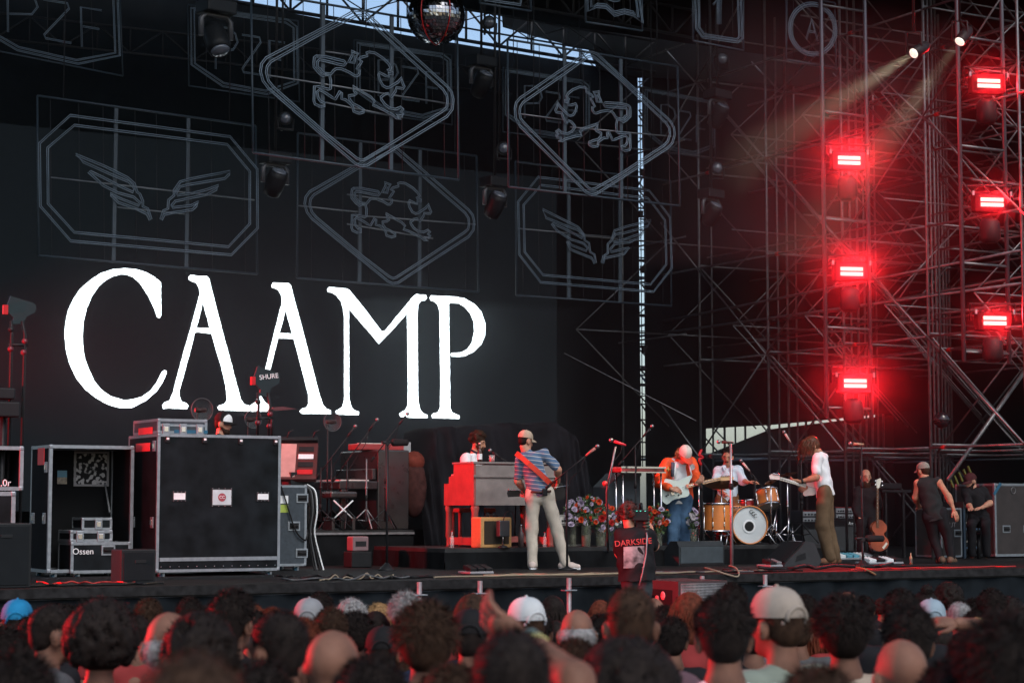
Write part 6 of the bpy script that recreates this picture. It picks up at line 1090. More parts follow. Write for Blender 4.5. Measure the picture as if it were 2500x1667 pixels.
# ---------------- technician behind the largest case
q = cvt((300, 880), 2.904); Y = onw(545, 1030, wB + 1.45).y; D = lambda x, y, d: (*q(x, y), d); f_ = at(*q(690, 540), Y); zf = at(*q(700, 365), Y).z - 1.8
J = {k: Vector((f_.x + x, f_.y + y, zf + z)) for k, (x, y, z) in dict(neck=(0, 0, 1.5), sl=(.0, -.18, 1.43), sr=(.0, .18, 1.43), el=(.05, -.22, 1.15), wl=(.3, -.2, 1.08), er=(.05, .22, 1.15), wr=(.3, .2, 1.08), hl=(0, -.09, .95), hr=(0, .09, .95), kl=(.02, -.1, .5), kr=(.02, .1, .5), al=(0, -.1, .09), ar=(0, .1, .09)).items()}
hc = at(*q(712, 452), Y); p9 = Person('technician in a black and white cap behind the largest case', Vector((f_.x, f_.y, zf)), J, (1, 0, 0), (hc, (.97, -.2, -.12), (.05, 0, 1)))
p9.body(SKIN); p9.shirt(BT, .8, 1.05); p9.trousers(BT); p9.shoes(RUBBER, ((1, 0, 0), (1, 0, 0))); face_parts(p9.t, hc, p9.M); P = lambda x, y, z: hc + p9.M @ Vector((x, y, z))
bb = Blob(); bb.ell(P(0, .055, -.09), (.055, .045, .045), np.array(p9.M)); bb.cap(P(-.065, .01, -.05), P(0, .07, -.1), .018, .024); bb.cap(P(.065, .01, -.05), P(0, .07, -.1), .018, .024); link('beard', bb.g(h=.011, k=.02), HAIRB, p9.t)
link('hair', hair_short(hc, p9.M, .97, 5, .006, n=100), HAIRB, p9.t); o = link('cap', cap_mesh(hc + UP * .01, p9.M, 1.08, tall=1.05), mat('cap_black', (.012, .012, .013), .8), p9.t); link('front_panel', cap_mesh(hc + UP * .01 + p9.M @ Vector((.0, .022, .0)), p9.M, 1.02, tall=1.0), PAPER, o); link('brim', brim_mesh(hc + UP * .01, p9.M, 1.08), mat('cap_black', (.012, .012, .013), .8), o)
link('glasses', G().path([P(-.07, .02, .012), P(-.05, .09, .008), P(0, .1, .012), P(.05, .09, .008), P(.07, .02, .012)], .004, 5), BMET, p9.t)
sb = thing('step_box', 'low black step box behind the largest case', 'box', Vector((f_.x, f_.y, ZS)), TH); link('body', G().bbox((0, 0, (zf - ZS) / 2), (.7, .6, max(.05, zf - ZS - .002)), .01), BLACK, sb, True)
# ---------------- camera operator in the pit
q = cvt((1380, 1020), 3.92); Y = 20.6; D = lambda x, y, d: (*q(x, y), d)
J = J_(Y, neck=D(622, 1072, 0), sl=D(545, 1125, 0), sr=D(785, 1115, 0), el=D(520, 1290, .05), wl=D(560, 1380, .3), er=D(850, 1225, .12), wr=D(822, 1070, .2), hl=D(620, 1500, 0), hr=D(745, 1500, 0), kl=D(620, 1840, 0), kr=D(750, 1840, 0), al=D(620, 2150, 0), ar=D(755, 2150, 0))
hc = at(*q(605, 945), Y); f_ = at(*q(690, 2200), Y); p10 = Person('camera operator in a black printed tee filming from the pit', Vector((f_.x, f_.y, f_.z)), J, (.1, 1, 0), (hc, (.15, 1, 0), (0, 0, 1)))
p10.body(SKIN, hands=(('l', (.3, .8, .3), (.5, 0, .5), .8), ('r', (-.3, .5, .8), (-.5, .5, 0), .7)), build=1.1); p10.shirt(BT, .85, 1.16, hem=.06, build=1.16); p10.trousers(mat('trousers_slate', (.035, .042, .048), .85), 1.05); p10.shoes(RUBBER, ((0, 1, 0), (0, 1, 0)))
link('hair', hair_curly(hc, p10.M, .98, 12, .024, 70), mat('hair_red_lit', (.06, .022, .018), .6, var=.5, scale=40), p10.t)  # red light on the hair is mixed into its base colour
hp_ = link('headphones', G().path([hc + p10.M @ Vector((.098 * math.cos(a), -.01, .02 + .125 * math.sin(a))) for a in [math.pi * i / 12 for i in range(13)]], .014, 7), PLAST, p10.t)
for sg in (-1, 1): link('ear_cup', G().ball(hc + p10.M @ Vector((sg * .1, -.01, -.005)), (.025, .042, .05), 10, 8, p10.M), PLAST, hp_)
RT = mat('print_red', (.4, .07, .07), .7)
text('DARKSIDE', .086, at(*q(650, 1190), Y - .168), RT, p10.t, rz=R(3), roll=-5, ext=.006); g = G()
def prn(a, b): x, y = 558 + 200 * a, 1232 - 10 * a + 205 * b + 3 * a * b; return at(*q(x, y), Y - .15 - .012 * math.sin(a * math.pi))
g.quadgrid(prn, 10, 10); pm = mat('tee_print', (.16, .18, .19), .8, var=.97, scale=9); link('print', g, pm, p10.t, fix=False)
cm = at(*q(725, 965), Y + .12); t = thing('video_camera', 'shoulder video camera with green lights held by the pit operator', 'camera', cm - UP * .2, 0)
link('body', G().bbox(cm, (.14, .34, .2), .015), PLAST, t); link('viewfinder', G().bbox(cm + Vector((-.02, -.2, .04)), (.17, .06, .12), .01), PLAST, t)
for x in (-.06, -.02, .03): link('status_light', G().box(cm + Vector((x, -.232, .085)), (.014, .004, .008)), mat('green_led', (.02, .2, .14), .4, var=0, emit=(.1, .9, .65), estr=.6), t)
link('lens', G().tube(cm + Vector((0, .17, 0)), cm + Vector((0, .4, 0)), .06, n=14), PLAST, t); link('handle', G().path([cm + Vector((0, -.12, .1)), cm + Vector((0, -.1, .16)), cm + Vector((0, .1, .16)), cm + Vector((0, .12, .1))], .014, 6), BMET, t)
g = G(); cc = at(*q(778, 1000), Y - .05)
for i in range(5): g.lathe([(.028, 0), (.04, .015), (.028, .03)], 10, c=cc + UP * (-.09 + .035 * i))
link('cable_boot', g, mat('boot_green', (.03, .06, .045), .5), t); link('cable', G().path([cc - UP * .09, at(*q(782, 1130), Y - .19), at(*q(775, 1300), Y - .2), at(*q(740, 1480), Y - .2), at(*q(710, 1600), Y - .2)], .009, 6), GALV, t)
pb_ = thing('pit_platform', 'dark platform under the camera operator in the pit', 'platform', Vector((f_.x, f_.y, 0)), 0); link('deck', G().bbox((0, 0, f_.z / 2), (1.2, .9, f_.z - .004), .01), BLACK, pb_, True)
# ------------------------------------------------------------------ right side: racks, cases, violin bass
wk = wat(2330, 1364) + .35
s0, s1, z0, z1 = F4(2296, 1240, 2349, 1360, wk); GC = mat('case_warm_grey', (.035, .031, .031), .6, var=.2)
k_ = case('grey case with white letters UT behind the sleeveless technician', s0, s1, wk, wk + .6, ZS + .02, z1, GC, False, .025, handles=[('f', .82, onw(2332, 1301, wk).z)]); text('UT', .11, onw(2326, 1281, wk - .006), mat('stencil', (.35, .33, .33), .7), k_)
s0, s1, z0, z1 = F4(2352, 1240, 2410, 1360, wk); t = thing('equipment_rack', 'open equipment rack with blue frame and small lights', 'rack', S((s0 + s1) / 2, wk + .3, ZS), TH); BF = mat('rack_blue', (.035, .06, .09), .5)
for x in (s0, s1):
    for w_ in (wk, wk + .6): link('post', G().sbox(x - .02, x + .02, w_ - .02, w_ + .02, ZS, z1), BF, t)
link('lid', G().sbox(s0 - .03, s1 + .03, wk - .03, wk + .63, z1 + .001, z1 + .1), GC, t); link('back', G().sbox(s0 + .02, s1 - .02, wk + .3, wk + .6, ZS + .02, z1 - .001), BLACK, t)
for i in range(6):
    zz = ZS + .12 + i * (z1 - ZS - .2) / 6; u_ = link('rack_unit', G().sbox(s0 + .03, s1 - .03, wk + .02, wk + .3, zz, zz + .09), PLAST, t)
    for j in range(5): link('button', G().box(S(s0 + .08 + j * .07, wk + .017, zz + .045), (.03, .008, .03), RZ), (mat('btn_blue', (.06, .12, .2), .5), mat('btn_grey', (.2, .19, .17), .5), BMET)[i % 3], u_)
link('red_light', G().box(S(s1 - .1, wk + .012, z1 - .22), (.012, .008, .08), RZ), mat('led_red', (.3, 0, 0), .4, var=0, emit=(1, .05, .04), estr=1.0), t)
wv = wat(2440, 1362); s0, s1, z0, z1 = F4(2427, 1180, 2560, 1361, wv); k_ = case('large dark grey case cut by the right edge, with blue tape', s0, s1, wv, wv + .9, ZS + .03, z1, GC, False, .035, handles=[('f', .21, onw(2448, 1291, wv).z), ('f', .6, onw(2505, 1291, wv).z)])
p = onw(2435, 1193, wv - .008); link('blue_tape', G().box(p, (.05, .006, .24), RZ @ Matrix.Rotation(R(40), 3, 'Y')), mat('blue_tape', (.02, .1, .17), .5), k_); link('round_mark', G().path([onw(2474, 1197, wv - .008) + U * .05 * math.cos(a) + UP * .05 * math.sin(a) for a in [2 * math.pi * i / 16 for i in range(16)]], .006, 4, closed=True), GALV, k_)
# violin bass on its stand
wz = wat(2148, 1366); q = cvt((2050, 1000), 3.733); V = lambda x, y, d=0: onw(*q(x, y), wz + d)
t = thing('violin_bass', 'red brown violin shaped bass on a stand right of the bass cabinet', 'bass guitar', Vector((*V(370, 1300).xy, ZS + .1)), TH)
ol = [(372, 1000), (410, 1030), (430, 1060), (425, 1100), (405, 1125), (412, 1150), (440, 1180), (448, 1225), (425, 1265), (370, 1288), (315, 1275), (285, 1235), (288, 1190), (318, 1155), (322, 1125), (300, 1095), (300, 1055), (330, 1020)]
P = [V(*p) for p in ol]; out = []
for i in range(len(P)):
    for k in range(3):
        u = k / 3; a, b, c_, d_ = P[i - 1], P[i], P[(i + 1) % len(P)], P[(i + 2) % len(P)]; out.append(.5 * ((2 * b) + (c_ - a) * u + (2 * a - 5 * b + 4 * c_ - d_) * u * u + (3 * b - a - 3 * c_ + d_) * u ** 3))
link('body', G().slab(out, B, .06), mat('sunburst', (.3, .06, .025), .3, var=.5, scale=3), t); link('pickguard', G().slab([V(388, 1255, -.006), V(425, 1205, -.006), V(438, 1218, -.006), V(402, 1270, -.006)], B, .005), mat('pearl', (.6, .57, .5), .3), t)
link('neck', G().slab([V(336, 1075, -.01), V(358, 1075, -.01), V(356, 712, -.01), V(342, 712, -.01)], B, .025), mat('neck_brown', (.12, .06, .035), .5), t); link('headstock', G().slab([V(340, 712, -.01), V(362, 712, -.01), V(380, 640, -.01), V(372, 622, -.01), V(352, 632, -.01), V(330, 640, -.01)], B, .02), mat('pearl', (.6, .57, .5), .3), t)
for x, y in ((328, 650), (326, 685), (385, 655), (388, 690)): link('tuner', G().ball(V(x, y, -.005), .02, 8, 6), CHROME, t)
for i in range(10): y = 730 + i * 32; link('fret', G().tube(V(338, y, -.012), V(356, y, -.012), .004, n=4), CHROME, t)
t2 = thing('guitar_stand', 'black stand holding the violin bass', 'stand', Vector((*V(370, 1360).xy, ZS)), TH); link('post', G().tube(V(368, 1290, .08), Vector((*V(370, 1350, .1).xy, ZS)), .018), BMET, t2); link('cradle', G().path([V(320, 1285, -.06), V(330, 1300, .03), V(410, 1300, .03), V(425, 1285, -.06)], .014, 6), BMET, t2)
for x in (300, 440): link('foot', G().tube(V(368, 1310, .08), Vector((*V(x, 1360, -.1).xy, ZS + .01)), .014), BMET, t2)
wt = wk + .5; s0, s1, z0, z1 = F4(2165, 1195, 2210, 1300, wt); t = thing('side_desk', 'black side desk with hands on a console behind the violin bass', 'desk', S((s0 + s1) / 2, wt, ZS), TH); link('top', G().sbox(s0 - .1, s1 + .15, wt, wt + .6, z1 - .04, z1), BLACK, t); link('console', G().bbox(S((s0 + s1) / 2, wt + .25, z1 + .06), (.45, .3, .1), .015, RZ), PLAST, t); [link('leg', G().sbox(x - .02, x + .02, wt + y_, wt + y_ + .04, ZS, z1 - .041), BMET, t) for x in (s0, s1) for y_ in (.02, .5)]
HZ = mat('hazard_yellow', (.12, .12, .035), .7); a, b = onw(2313, 1173, 4.2), onw(2350, 1148, 4.2); a2 = onw(2437, 1000, 4.2); t = thing('striped_pole', 'leaning pole with yellow and black stripes at its foot', 'pole', a, 0); link('tube', G().tube(a, onw(2520, 880, 4.2), .035), SCAF, t)
for i in range(5): p0 = a.lerp(b, -.1 + i * .3) + U * .12 - UP * .02; link('stripe', G().box(p0, (.03, .03, .16), RZ @ Matrix.Rotation(R(-28), 3, 'Y')), HZ, t)
pg = onw(2299, 1025, 3.0); t = thing('round_lamp_unit', 'dark round lamp unit with a red glint hanging above the technician', 'stage light', pg - UP * .15, TH); link('globe', G().ball(pg, .13, 16, 12), mat('dark_glass', (.01, .01, .012), .12), t); link('ring', G().lathe([(.135, -.01), (.14, 0), (.135, .01)], 20, c=pg, caps=False), BMET, t); link('hanger', G().tube(pg + UP * .12, pg + UP * 3.0, .015), BMET, t)
# ------------------------------------------------------------------ flowers in glass vases
PET = [mat('petal_orange', (.6, .07, .02), .6, var=.2), mat('petal_lilac', (.4, .34, .46), .6, var=.2), mat('petal_white', (.6, .56, .58), .6, var=.15), mat('petal_red', (.4, .02, .02), .6, var=.2), mat('petal_pink', (.5, .25, .28), .6)]
LEAF = mat('leaf_green', (.05, .08, .035), .7, var=.4); GLV = mat('vase_glass', (.16, .17, .14), .1, var=0, alpha=.35)
def bloom_mesh(m, seed, r=.034):
    rr = random.Random(seed); g = G()
    for ring, (n, el, L) in enumerate(((9, .15, 1), (8, .6, .9), (6, 1.05, .7))):
        for i in range(n):
            a = 2 * math.pi * (i + .5 * ring) / n + rr.uniform(-.15, .15); d = Vector((math.cos(a) * math.cos(el), math.sin(a) * math.cos(el), math.sin(el))); s = d.cross(UP).normalized(); e = d.lerp(UP, .35).normalized()
            g.add([Vector((0, 0, 0)), d * r * L * .6 + s * r * .38, (d * .75 + e * .25) * r * L, d * r * L * .6 - s * r * .38], [(0, 1, 2, 3)])
    return mesh('bloom', g, m)
BL = [bloom_mesh(m, i) for i, m in enumerate(PET)]
def bouquet(label, xv, y0, y1, rv, cx, cy, rx, ry, n, mix, w, seed):
    rr = random.Random(seed); c = onw(xv, y1, w); t = thing('flower_vase', label, 'vase', Vector((c.x, c.y, ZR)), 0); h = onw(xv, y0, w).z - ZR; cc = onw(cx, cy, w); pm_ = pxm(cc)
    link('vase', G().lathe([(rv * .8, 0), (rv * .85, h * .5), (rv, h)], 18, caps=False), GLV, t, True, fix=False); link('water', G().lathe([(rv * .74, .01), (rv * .78, h * .55)], 16), mat('vase_water', (.1, .11, .07), .3, alpha=.55), t, True)
    for i in range(n):
        a = rr.uniform(0, 6.283); k = rr.random() ** .5; p = cc + Vector((math.cos(a) * k * rx / pm_, rr.uniform(-.14, .12), math.sin(a) * k * ry / pm_)); o = bpy.data.objects.new('bloom', BL[rr.choice(mix)]); C.objects.link(o); o.parent = t; o.location = p - t.location; s = rr.uniform(.6, 1.8); o.scale = (s, s, s)
        o.rotation_euler = (R(rr.uniform(40, 100)), rr.uniform(-.5, .5), rr.uniform(-.9, .9))
        if i % 3 == 0: link('stem', G().path([Vector((c.x + rr.uniform(-.5, .5) * rv, c.y + rr.uniform(-.5, .5) * rv, ZR + .03)), Vector((c.x, c.y, ZR + h)) + Vector((rr.uniform(-.5, .5) * rv, 0, 0)), p], .005, 4), LEAF, t)
    g = G()
    for i in range(n * 3):
        a = rr.uniform(0, 6.283); k = rr.random() ** .5; p = cc + Vector((math.cos(a) * k * rx * .95 / pm_, rr.uniform(-.1, .15), -.03 + math.sin(a) * k * ry / pm_)); d = Vector((rr.gauss(0, 1), rr.gauss(0, 1), rr.gauss(.2, 1))).normalized() * .07; s = d.orthogonal().normalized() * .018; g.add([p, p + d * .5 + s, p + d, p + d * .5 - s], [(0, 1, 2, 3)])
    o = link('foliage', g, LEAF, t, fix=False); o['kind'] = 'stuff'
bouquet('tall glass vase of orange and lilac flowers at centre stage', 1431, 1281, 1334, .078, 1437, 1245, 38, 42, 46, (0, 0, 1, 1, 1, 3), wR + .35, 1)
bouquet('lower glass vase of white and red flowers beside the tall vase', 1466, 1292, 1334, .085, 1478, 1265, 36, 32, 40, (2, 2, 2, 0, 3, 1), wR + .32, 2)
bouquet('vase of pale flowers partly behind the boom mic stand', 1398, 1280, 1334, .06, 1398, 1252, 20, 34, 22, (1, 2, 1), wR + .5, 3)
bouquet('vase of red and mauve flowers left of the blue jeans', 1607, 1300, 1336, .07, 1604, 1265, 30, 34, 38, (0, 0, 3, 4, 1), wR + .3, 4)
bouquet('vase of white flowers right of the blue jeans', 1693, 1290, 1336, .06, 1692, 1262, 13, 20, 16, (2, 1), wR + .3, 5)
# ------------------------------------------------------------------ cables over the stage floor
CB = [mat('cable_black', (.012, .012, .013), .5, var=0, spec=.15), mat('cable_beige', (.2, .165, .12), .6, var=0), mat('cable_red', (.35, .03, .03), .5, var=0), mat('cable_grey', (.07, .075, .08), .5, var=0)]
rc = random.Random(21)
def floor_cable(label, x0, x1, wa_, wb_, m, r=.012, amp_=.2, loops=0, hump=.03):
    n = 14; pts = []
    for i in range(n + 1):
        x = x0 + (x1 - x0) * i / n; w = wa_ + (wb_ - wa_) * i / n + rc.uniform(-amp_, amp_) * .6; s = inv(onw(x, 1390, max(w, .1)))[0]; pts.append(S(s, max(.12, w), ZS + r + (abs(rc.gauss(0, hump)) if loops else 0)))
    rope(label, pts, r, m, 'cable', 'cable', 'cables lying on the stage')
for lab, a in (('beige cable along the edge in front of the organ riser', (1060, 1560, .5, .35, CB[1])), ('beige cable running past the striped shirt guitarist', (1180, 1520, .8, .5, CB[1])), ('black cable along the edge below the piano riser', (700, 1100, .6, .5, CB[0], .018)), ('grey cable along the edge below the grey rack case', (690, 1000, .35, .45, CB[3], .012, .3, 1, .015)),
               ('beige cable in front of the slate wedge monitor', (1560, 1880, .4, .45, CB[1])), ('pale cable crossing in front of the silver mic stand', (1600, 1840, .7, .3, CB[3])), ('thick black cable in front of the second wedge', (1850, 2180, .5, .6, CB[0], .022, .15, 1, .02)), ('black cable at the foot of the right mic stand', (2010, 2300, .8, .9, CB[0], .016, .3, 1, .015)), ('red lit cable running to the right edge', (2080, 2480, .45, .3, CB[2], .009)),
               ('black cable tangle under the grey rack case', (670, 860, .9, 1.0, CB[0], .014, .5, 1, .02)), ('beige cable coil right of the grey rack case', (780, 960, .3, .4, CB[1], .01, .25, 1, .03)), ('thin red cable near the left trunk', (90, 330, .7, .5, CB[2], .009, .3, 1, .02)), ('black cable along the left stage edge', (70, 400, .35, .3, CB[0], .014)), ('black cable between the two wedges', (1760, 1960, .4, .35, CB[0], .013))): floor_cable(lab, *a)
rope('pale cable hanging in a loop over the stage edge', [onw(1720, 1385, .3), onw(1745, 1392, .05), onw(1780, 1403, -.06), onw(1800, 1407, -.07), onw(1804, 1398, -.05), onw(1795, 1385, .1), onw(1780, 1380, .3)], .012, CB[1], group=None)
rope('gold tipped cable hanging down over the stage edge', [onw(2090, 1384, .2), onw(2110, 1388, -.05), onw(2125, 1395, -.06), onw(2138, 1402, -.06)], .012, mat('cable_gold', (.2, .12, .06), .5))
for k, (dx, dm) in enumerate(((0, 0), (4, .02), (9, -.03), (14, .04))): rope(('first', 'second', 'third', 'fourth')[k] + ' cable from the left in the bundle hanging beside the grey rack case', [onw(742 + dx * .5, 1182, wG + .1), onw(756 + dx, 1200, wG + .05), onw(760 + dx, 1240 + dm * 300, wG), onw(754 + dx, 1300, wG + .05), onw(762 + dx * 1.4, 1360, wG + .05), onw(768 + dx * 1.6, 1392, wG)], .012, (CB[0], CB[3], CB[0], PAPER)[k])
rope('dark cable slung across the side of the grey rack case', [onw(686, 1186, wG - .03), onw(700, 1230, wG - .04), onw(722, 1295, wG - .04), onw(745, 1318, wG - .03), onw(752, 1300, wG)], .011, CB[0])
rope('thin guy wire slanting across the dark drape', [onw(1378, 862, 9.0), onw(1500, 925, 8.0), onw(1700, 1027, 7.0)], .008, GALV, 'guy_wire', 'wire')
# ------------------------------------------------------------------ pit posts
for k, (x, y, lab) in enumerate(((1024, 1420, 'first'), (1172, 1417, 'second'), (1389, 1410, 'third'), (1548, 1410, 'fourth'), (1714, 1405, 'fifth'), (1868, 1402, 'sixth'))):
    a = onw(x, y, -.45); t = thing('barrier_post', lab + ' steel post from the left along the foot of the stage', 'post', Vector((a.x, a.y, 0)), TH); link('tube', G().tube(Vector((a.x, a.y, 0)), a, .028, n=10), GALV, t); link('plate', G().bbox(a - UP * .14, (.16, .1, .014), .004, RZ), ALU, t)
# ------------------------------------------------------------------ the audience
HC = Vector((0, .03, 1.615)); HM = frame((0, 1, -.02), (0, 0, 1))
def crowd_body(wd):
    J = dict(neck=(0, -.01, 1.46), sl=(-.175 * wd, 0, 1.395), sr=(.175 * wd, 0, 1.395), el=(-.24 * wd, .0, 1.07), er=(.24 * wd, 0, 1.07), wl=(-.21 * wd, .16, .9), wr=(.21 * wd, .16, .9), hl=(-.09, 0, .9), hr=(.09, 0, .9), kl=(-.1, .01, .48), kr=(.1, .01, .48), al=(-.11, 0, .08), ar=(.11, 0, .08))
    J = {k: Vector(v) for k, v in J.items()}; b = Blob(); head_prims(b, HC, HM); b.cap(HC + Vector((0, -.035, -.06)), J['neck'], .052, .06); b.cap(J['neck'], J['neck'] - UP * .1, .07, .12, flat=Vector((0, 1, 0)), f=.7)
    b.cap(J['sl'], J['sr'], .062); b.cap((0, 0, 1.28), (0, 0, 1.0), .13 * wd, .115 * wd, flat=(0, 1, 0), f=.72)
    for e in 'lr': b.chain([J['s' + e], J['e' + e], J['w' + e]], [.055, .042, .03]); b.cap(J['w' + e], J['w' + e] + Vector((0, .09, -.03)), .035, .025); b.chain([J['h' + e], J['k' + e], J['a' + e]], [.085, .055, .042]); b.cap(J['a' + e] - UP * .03, J['a' + e] + Vector((0, .15, -.045)), .045, .035)
    g = b.g(h=.016, k=.022); [g.ball(HC + Vector((x * .08, -.014, -.01)), (.013, .023, .035), 10, 8, Matrix.Rotation(-x * .35, 3, 'Z')) for x in (-1, 1)]; [g.ball(HC + Vector((x * .09, -.016, -.004)), (.007, .014, .022), 8, 6) for x in (-1, 1)]; body = mesh('body', g, None)
    b = Blob(); b.cap(J['sl'], J['sr'], .076); b.cap((0, -.008, 1.425), (0, 0, 1.32), .078, .135, flat=(0, 1, 0), f=.78); b.cap((0, 0, 1.27), (0, 0, .9), .158 * wd, .15 * wd, flat=(0, 1, 0), f=.74)
    for e in 'lr': b.cap(J['s' + e], J['s' + e].lerp(J['e' + e], .7), .074, .066)
    shirt = mesh('shirt', b.g(h=.02, k=.035, noise=.006, nscale=24), None)
    b = Blob(); b.cap((-.06, 0, .9), (.06, 0, .9), .125, flat=(0, 1, 0), f=.85)
    for e in 'lr': b.chain([J['h' + e], J['k' + e], J['a' + e] + UP * .05], [.1, .075, .065])
    return body, shirt, mesh('trousers', b.g(h=.022, k=.02), None)
CBD = [crowd_body(w) for w in (.9, 1.0, 1.1)]
def hmesh(g): return mesh('hair', g, None)
def long_hair(seed, length, width=1.0, n=260, wave=.02):
    g = hair_short(HC, HM, 1.03, seed, .02, n=100); rr = random.Random(seed)
    b = Blob(); b.ell(HC + Vector((0, -.04, .03)), np.array((.098 * width, .095, .1))); b.cap(HC + Vector((0, -.07, .02)), HC + Vector((0, -.085, -length * .7)), .085 * width, .07 * width, flat=(0, 1, 0), f=.55); o = b.g(h=.014, k=.03, noise=.006, nscale=45); off = len(g.v); g.v += o.v; g.f += [tuple(i + off for i in f) for f in o.f]; g.sm += o.sm
    for i in range(n):
        a = rr.uniform(-2.5, 2.5); e = rr.uniform(.0, 1.3); v = Vector((math.sin(a) * math.cos(e), -math.cos(a) * math.cos(e), math.sin(e))); p = HC + Vector((v.x * .092 * width, v.y * .112 - .01, .045 + v.z * .095)); L = length * rr.uniform(.7, 1.15); ox = v.x * .03 * width
        g.path([p, p + Vector((ox, v.y * .02, -L * .3)), p + Vector((ox * 1.2 + rr.gauss(0, wave), v.y * .01, -L * .65)), p + Vector((ox * .8 + rr.gauss(0, wave), 0, -L))], [.007, .009, .008, .002], 4, cap=False)
    return g
HAIRS = {'short': [hmesh(hair_short(HC, HM, 1.02, s, .013, n=1800, L=.03)) for s in (1, 2, 3)], 'crop': [hmesh(hair_short(HC, HM, 1.0, s, .006, n=700, L=.014)) for s in (4, 5)], 'thick': [hmesh(hair_short(HC, HM, 1.06, s, .024, n=2200, L=.05)) for s in (6, 7)],
         'curly': [hmesh(hair_curly(HC, HM, 1.0, s, .02, 330, 1.2)) for s in (8, 9)], 'afro': [hmesh(hair_curly(HC + UP * .01, HM, 1.0, s, .021, 520, 1.5)) for s in (10, 11)], 'long': [hmesh(long_hair(s, .3)) for s in (12, 13)], 'wavy': [hmesh(long_hair(14, .32, 1.1, 300, .05))], 'bob': [hmesh(long_hair(15, .16, 1.12, 260, .012))]}
def ring_hair():
    b = Blob(); b.ell(HC + Vector((0, -.035, -.005)), np.array((.086, .094, .06))); b.ell(HC + Vector((0, -.05, -.05)), np.array((.06, .055, .05))); g = b.g(h=.013, k=.02, noise=.003, nscale=60); tufts(g, HC + Vector((0, -.035, -.005)), HM, (.088, .096, .06), 500, .02, 3, -.7); return g
HAIRS['ring'] = [hmesh(ring_hair())]
def bun():
    g = hair_short(HC, HM, 1.02, 21, .014, n=500, L=.025); g.ball(HC + Vector((0, -.06, .15)), (.045, .045, .04), 12, 9); tufts(g, HC + Vector((0, -.06, .15)), HM, (.045, .045, .04), 200, .03, 5, -1); return g
HAIRS['bun'] = [hmesh(bun())]
CAPM, BRF, BRB = mesh('cap', cap_mesh(HC + UP * .008, HM, 1.06), None), mesh('brim', brim_mesh(HC + UP * .008, HM, 1.06), None), mesh('brim', brim_mesh(HC + UP * .008, HM, 1.06, True, .05, .06), None)
def capclip():
    g = G(); c = HC + UP * .008; g.path([c + Vector((.05 * math.cos(a) , -.108 - .006 * math.sin(a), .02 + .05 * math.sin(a))) for a in [math.pi * i / 10 for i in range(11)]], .009, 6); g.path([c + Vector((x, -.104 + abs(x) * .25, .012)) for x in (-.06, -.03, 0, .03, .06)], .008, 6); return g
CLIP = mesh('back_strap', capclip(), None)
WID = dict(short=.185, crop=.168, thick=.215, curly=.25, afro=.32, long=.215, wavy=.25, bob=.225, ring=.17, bald=.158, cap=.182, bun=.19)
HT = dict(short=1.765, crop=1.755, thick=1.78, curly=1.79, afro=1.835, long=1.775, wavy=1.775, bob=1.775, ring=1.745, bald=1.745, cap=1.755, bun=1.85)
SH = {'black': mat('crowd_black', (.012, .012, .014), .85), 'grey': mat('crowd_grey', (.07, .072, .075), .85), 'white': mat('crowd_white', (.55, .58, .6), .85), 'sage': mat('crowd_sage', (.16, .19, .16), .85), 'pink': mat('crowd_pink', (.3, .16, .16), .85), 'beige': mat('crowd_beige', (.32, .27, .22), .85), 'red': mat('crowd_red', (.2, .03, .03), .85), 'navy': mat('crowd_navy', (.02, .025, .05), .85)}
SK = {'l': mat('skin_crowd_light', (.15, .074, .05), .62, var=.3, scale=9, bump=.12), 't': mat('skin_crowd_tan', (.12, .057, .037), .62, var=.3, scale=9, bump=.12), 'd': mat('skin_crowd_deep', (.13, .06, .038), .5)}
HM_ = {'k': HAIRD, 'b': HAIRB, 'g': HAIRG, 'r': HAIRR, 'y': HAIRBL}
CAPC = {'blue': mat('cap_blue', (.015, .16, .32), .8, var=.2), 'black': mat('cap_black', (.012, .012, .013), .8), 'white': mat('cap_pale', (.42, .45, .46), .85), 'beige': mat('cap_beige', (.27, .235, .2), .85, var=.15, bump=.2), 'light': mat('cap_light_blue', (.22, .29, .34), .85), 'grey': mat('cap_mid_grey', (.2, .21, .22), .85)}
def setm(o, m): o.data.materials or o.data.materials.append(m); o.material_slots[0].link = 'OBJECT'; o.material_slots[0].material = m
nc = 0
def fan(label, px, top, w, kind, hm='k', sk='l', shirt='black', yaw=0, cap=None, back=False, lean=0, Y=None):
    global nc; nc += 1
    Y = Y or WID[kind] * F / w; P = at(px, top, Y); s = P.z / HT[kind]; t = thing('person', label, 'person', (P.x, P.y, 0), R(yaw), 'people in the audience seen from behind'); t.scale = (s, s, s); t.rotation_euler = (R(lean), 0, R(yaw))
    bd, shm, tr_ = CBD[nc % 3]
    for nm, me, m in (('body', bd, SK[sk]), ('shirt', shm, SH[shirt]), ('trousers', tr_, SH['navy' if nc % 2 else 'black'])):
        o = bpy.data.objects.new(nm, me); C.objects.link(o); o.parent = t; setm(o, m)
    if kind == 'cap':
        o = bpy.data.objects.new('hair', HAIRS['crop'][nc % 2]); C.objects.link(o); o.parent = t; setm(o, HM_[hm]); o.scale = (.985, .985, .998)
        c = bpy.data.objects.new('cap', CAPM); C.objects.link(c); c.parent = t; setm(c, CAPC[cap]); b_ = bpy.data.objects.new('brim', BRB if back == 'b' else BRF); C.objects.link(b_); b_.parent = c; setm(b_, CAPC[cap])
        st_ = bpy.data.objects.new('back_strap', CLIP); C.objects.link(st_); st_.parent = c; setm(st_, CAPC[cap])
    elif kind != 'bald': o = bpy.data.objects.new('hair', HAIRS[kind][nc % len(HAIRS[kind])]); C.objects.link(o); o.parent = t; setm(o, HM_[hm])
    return t
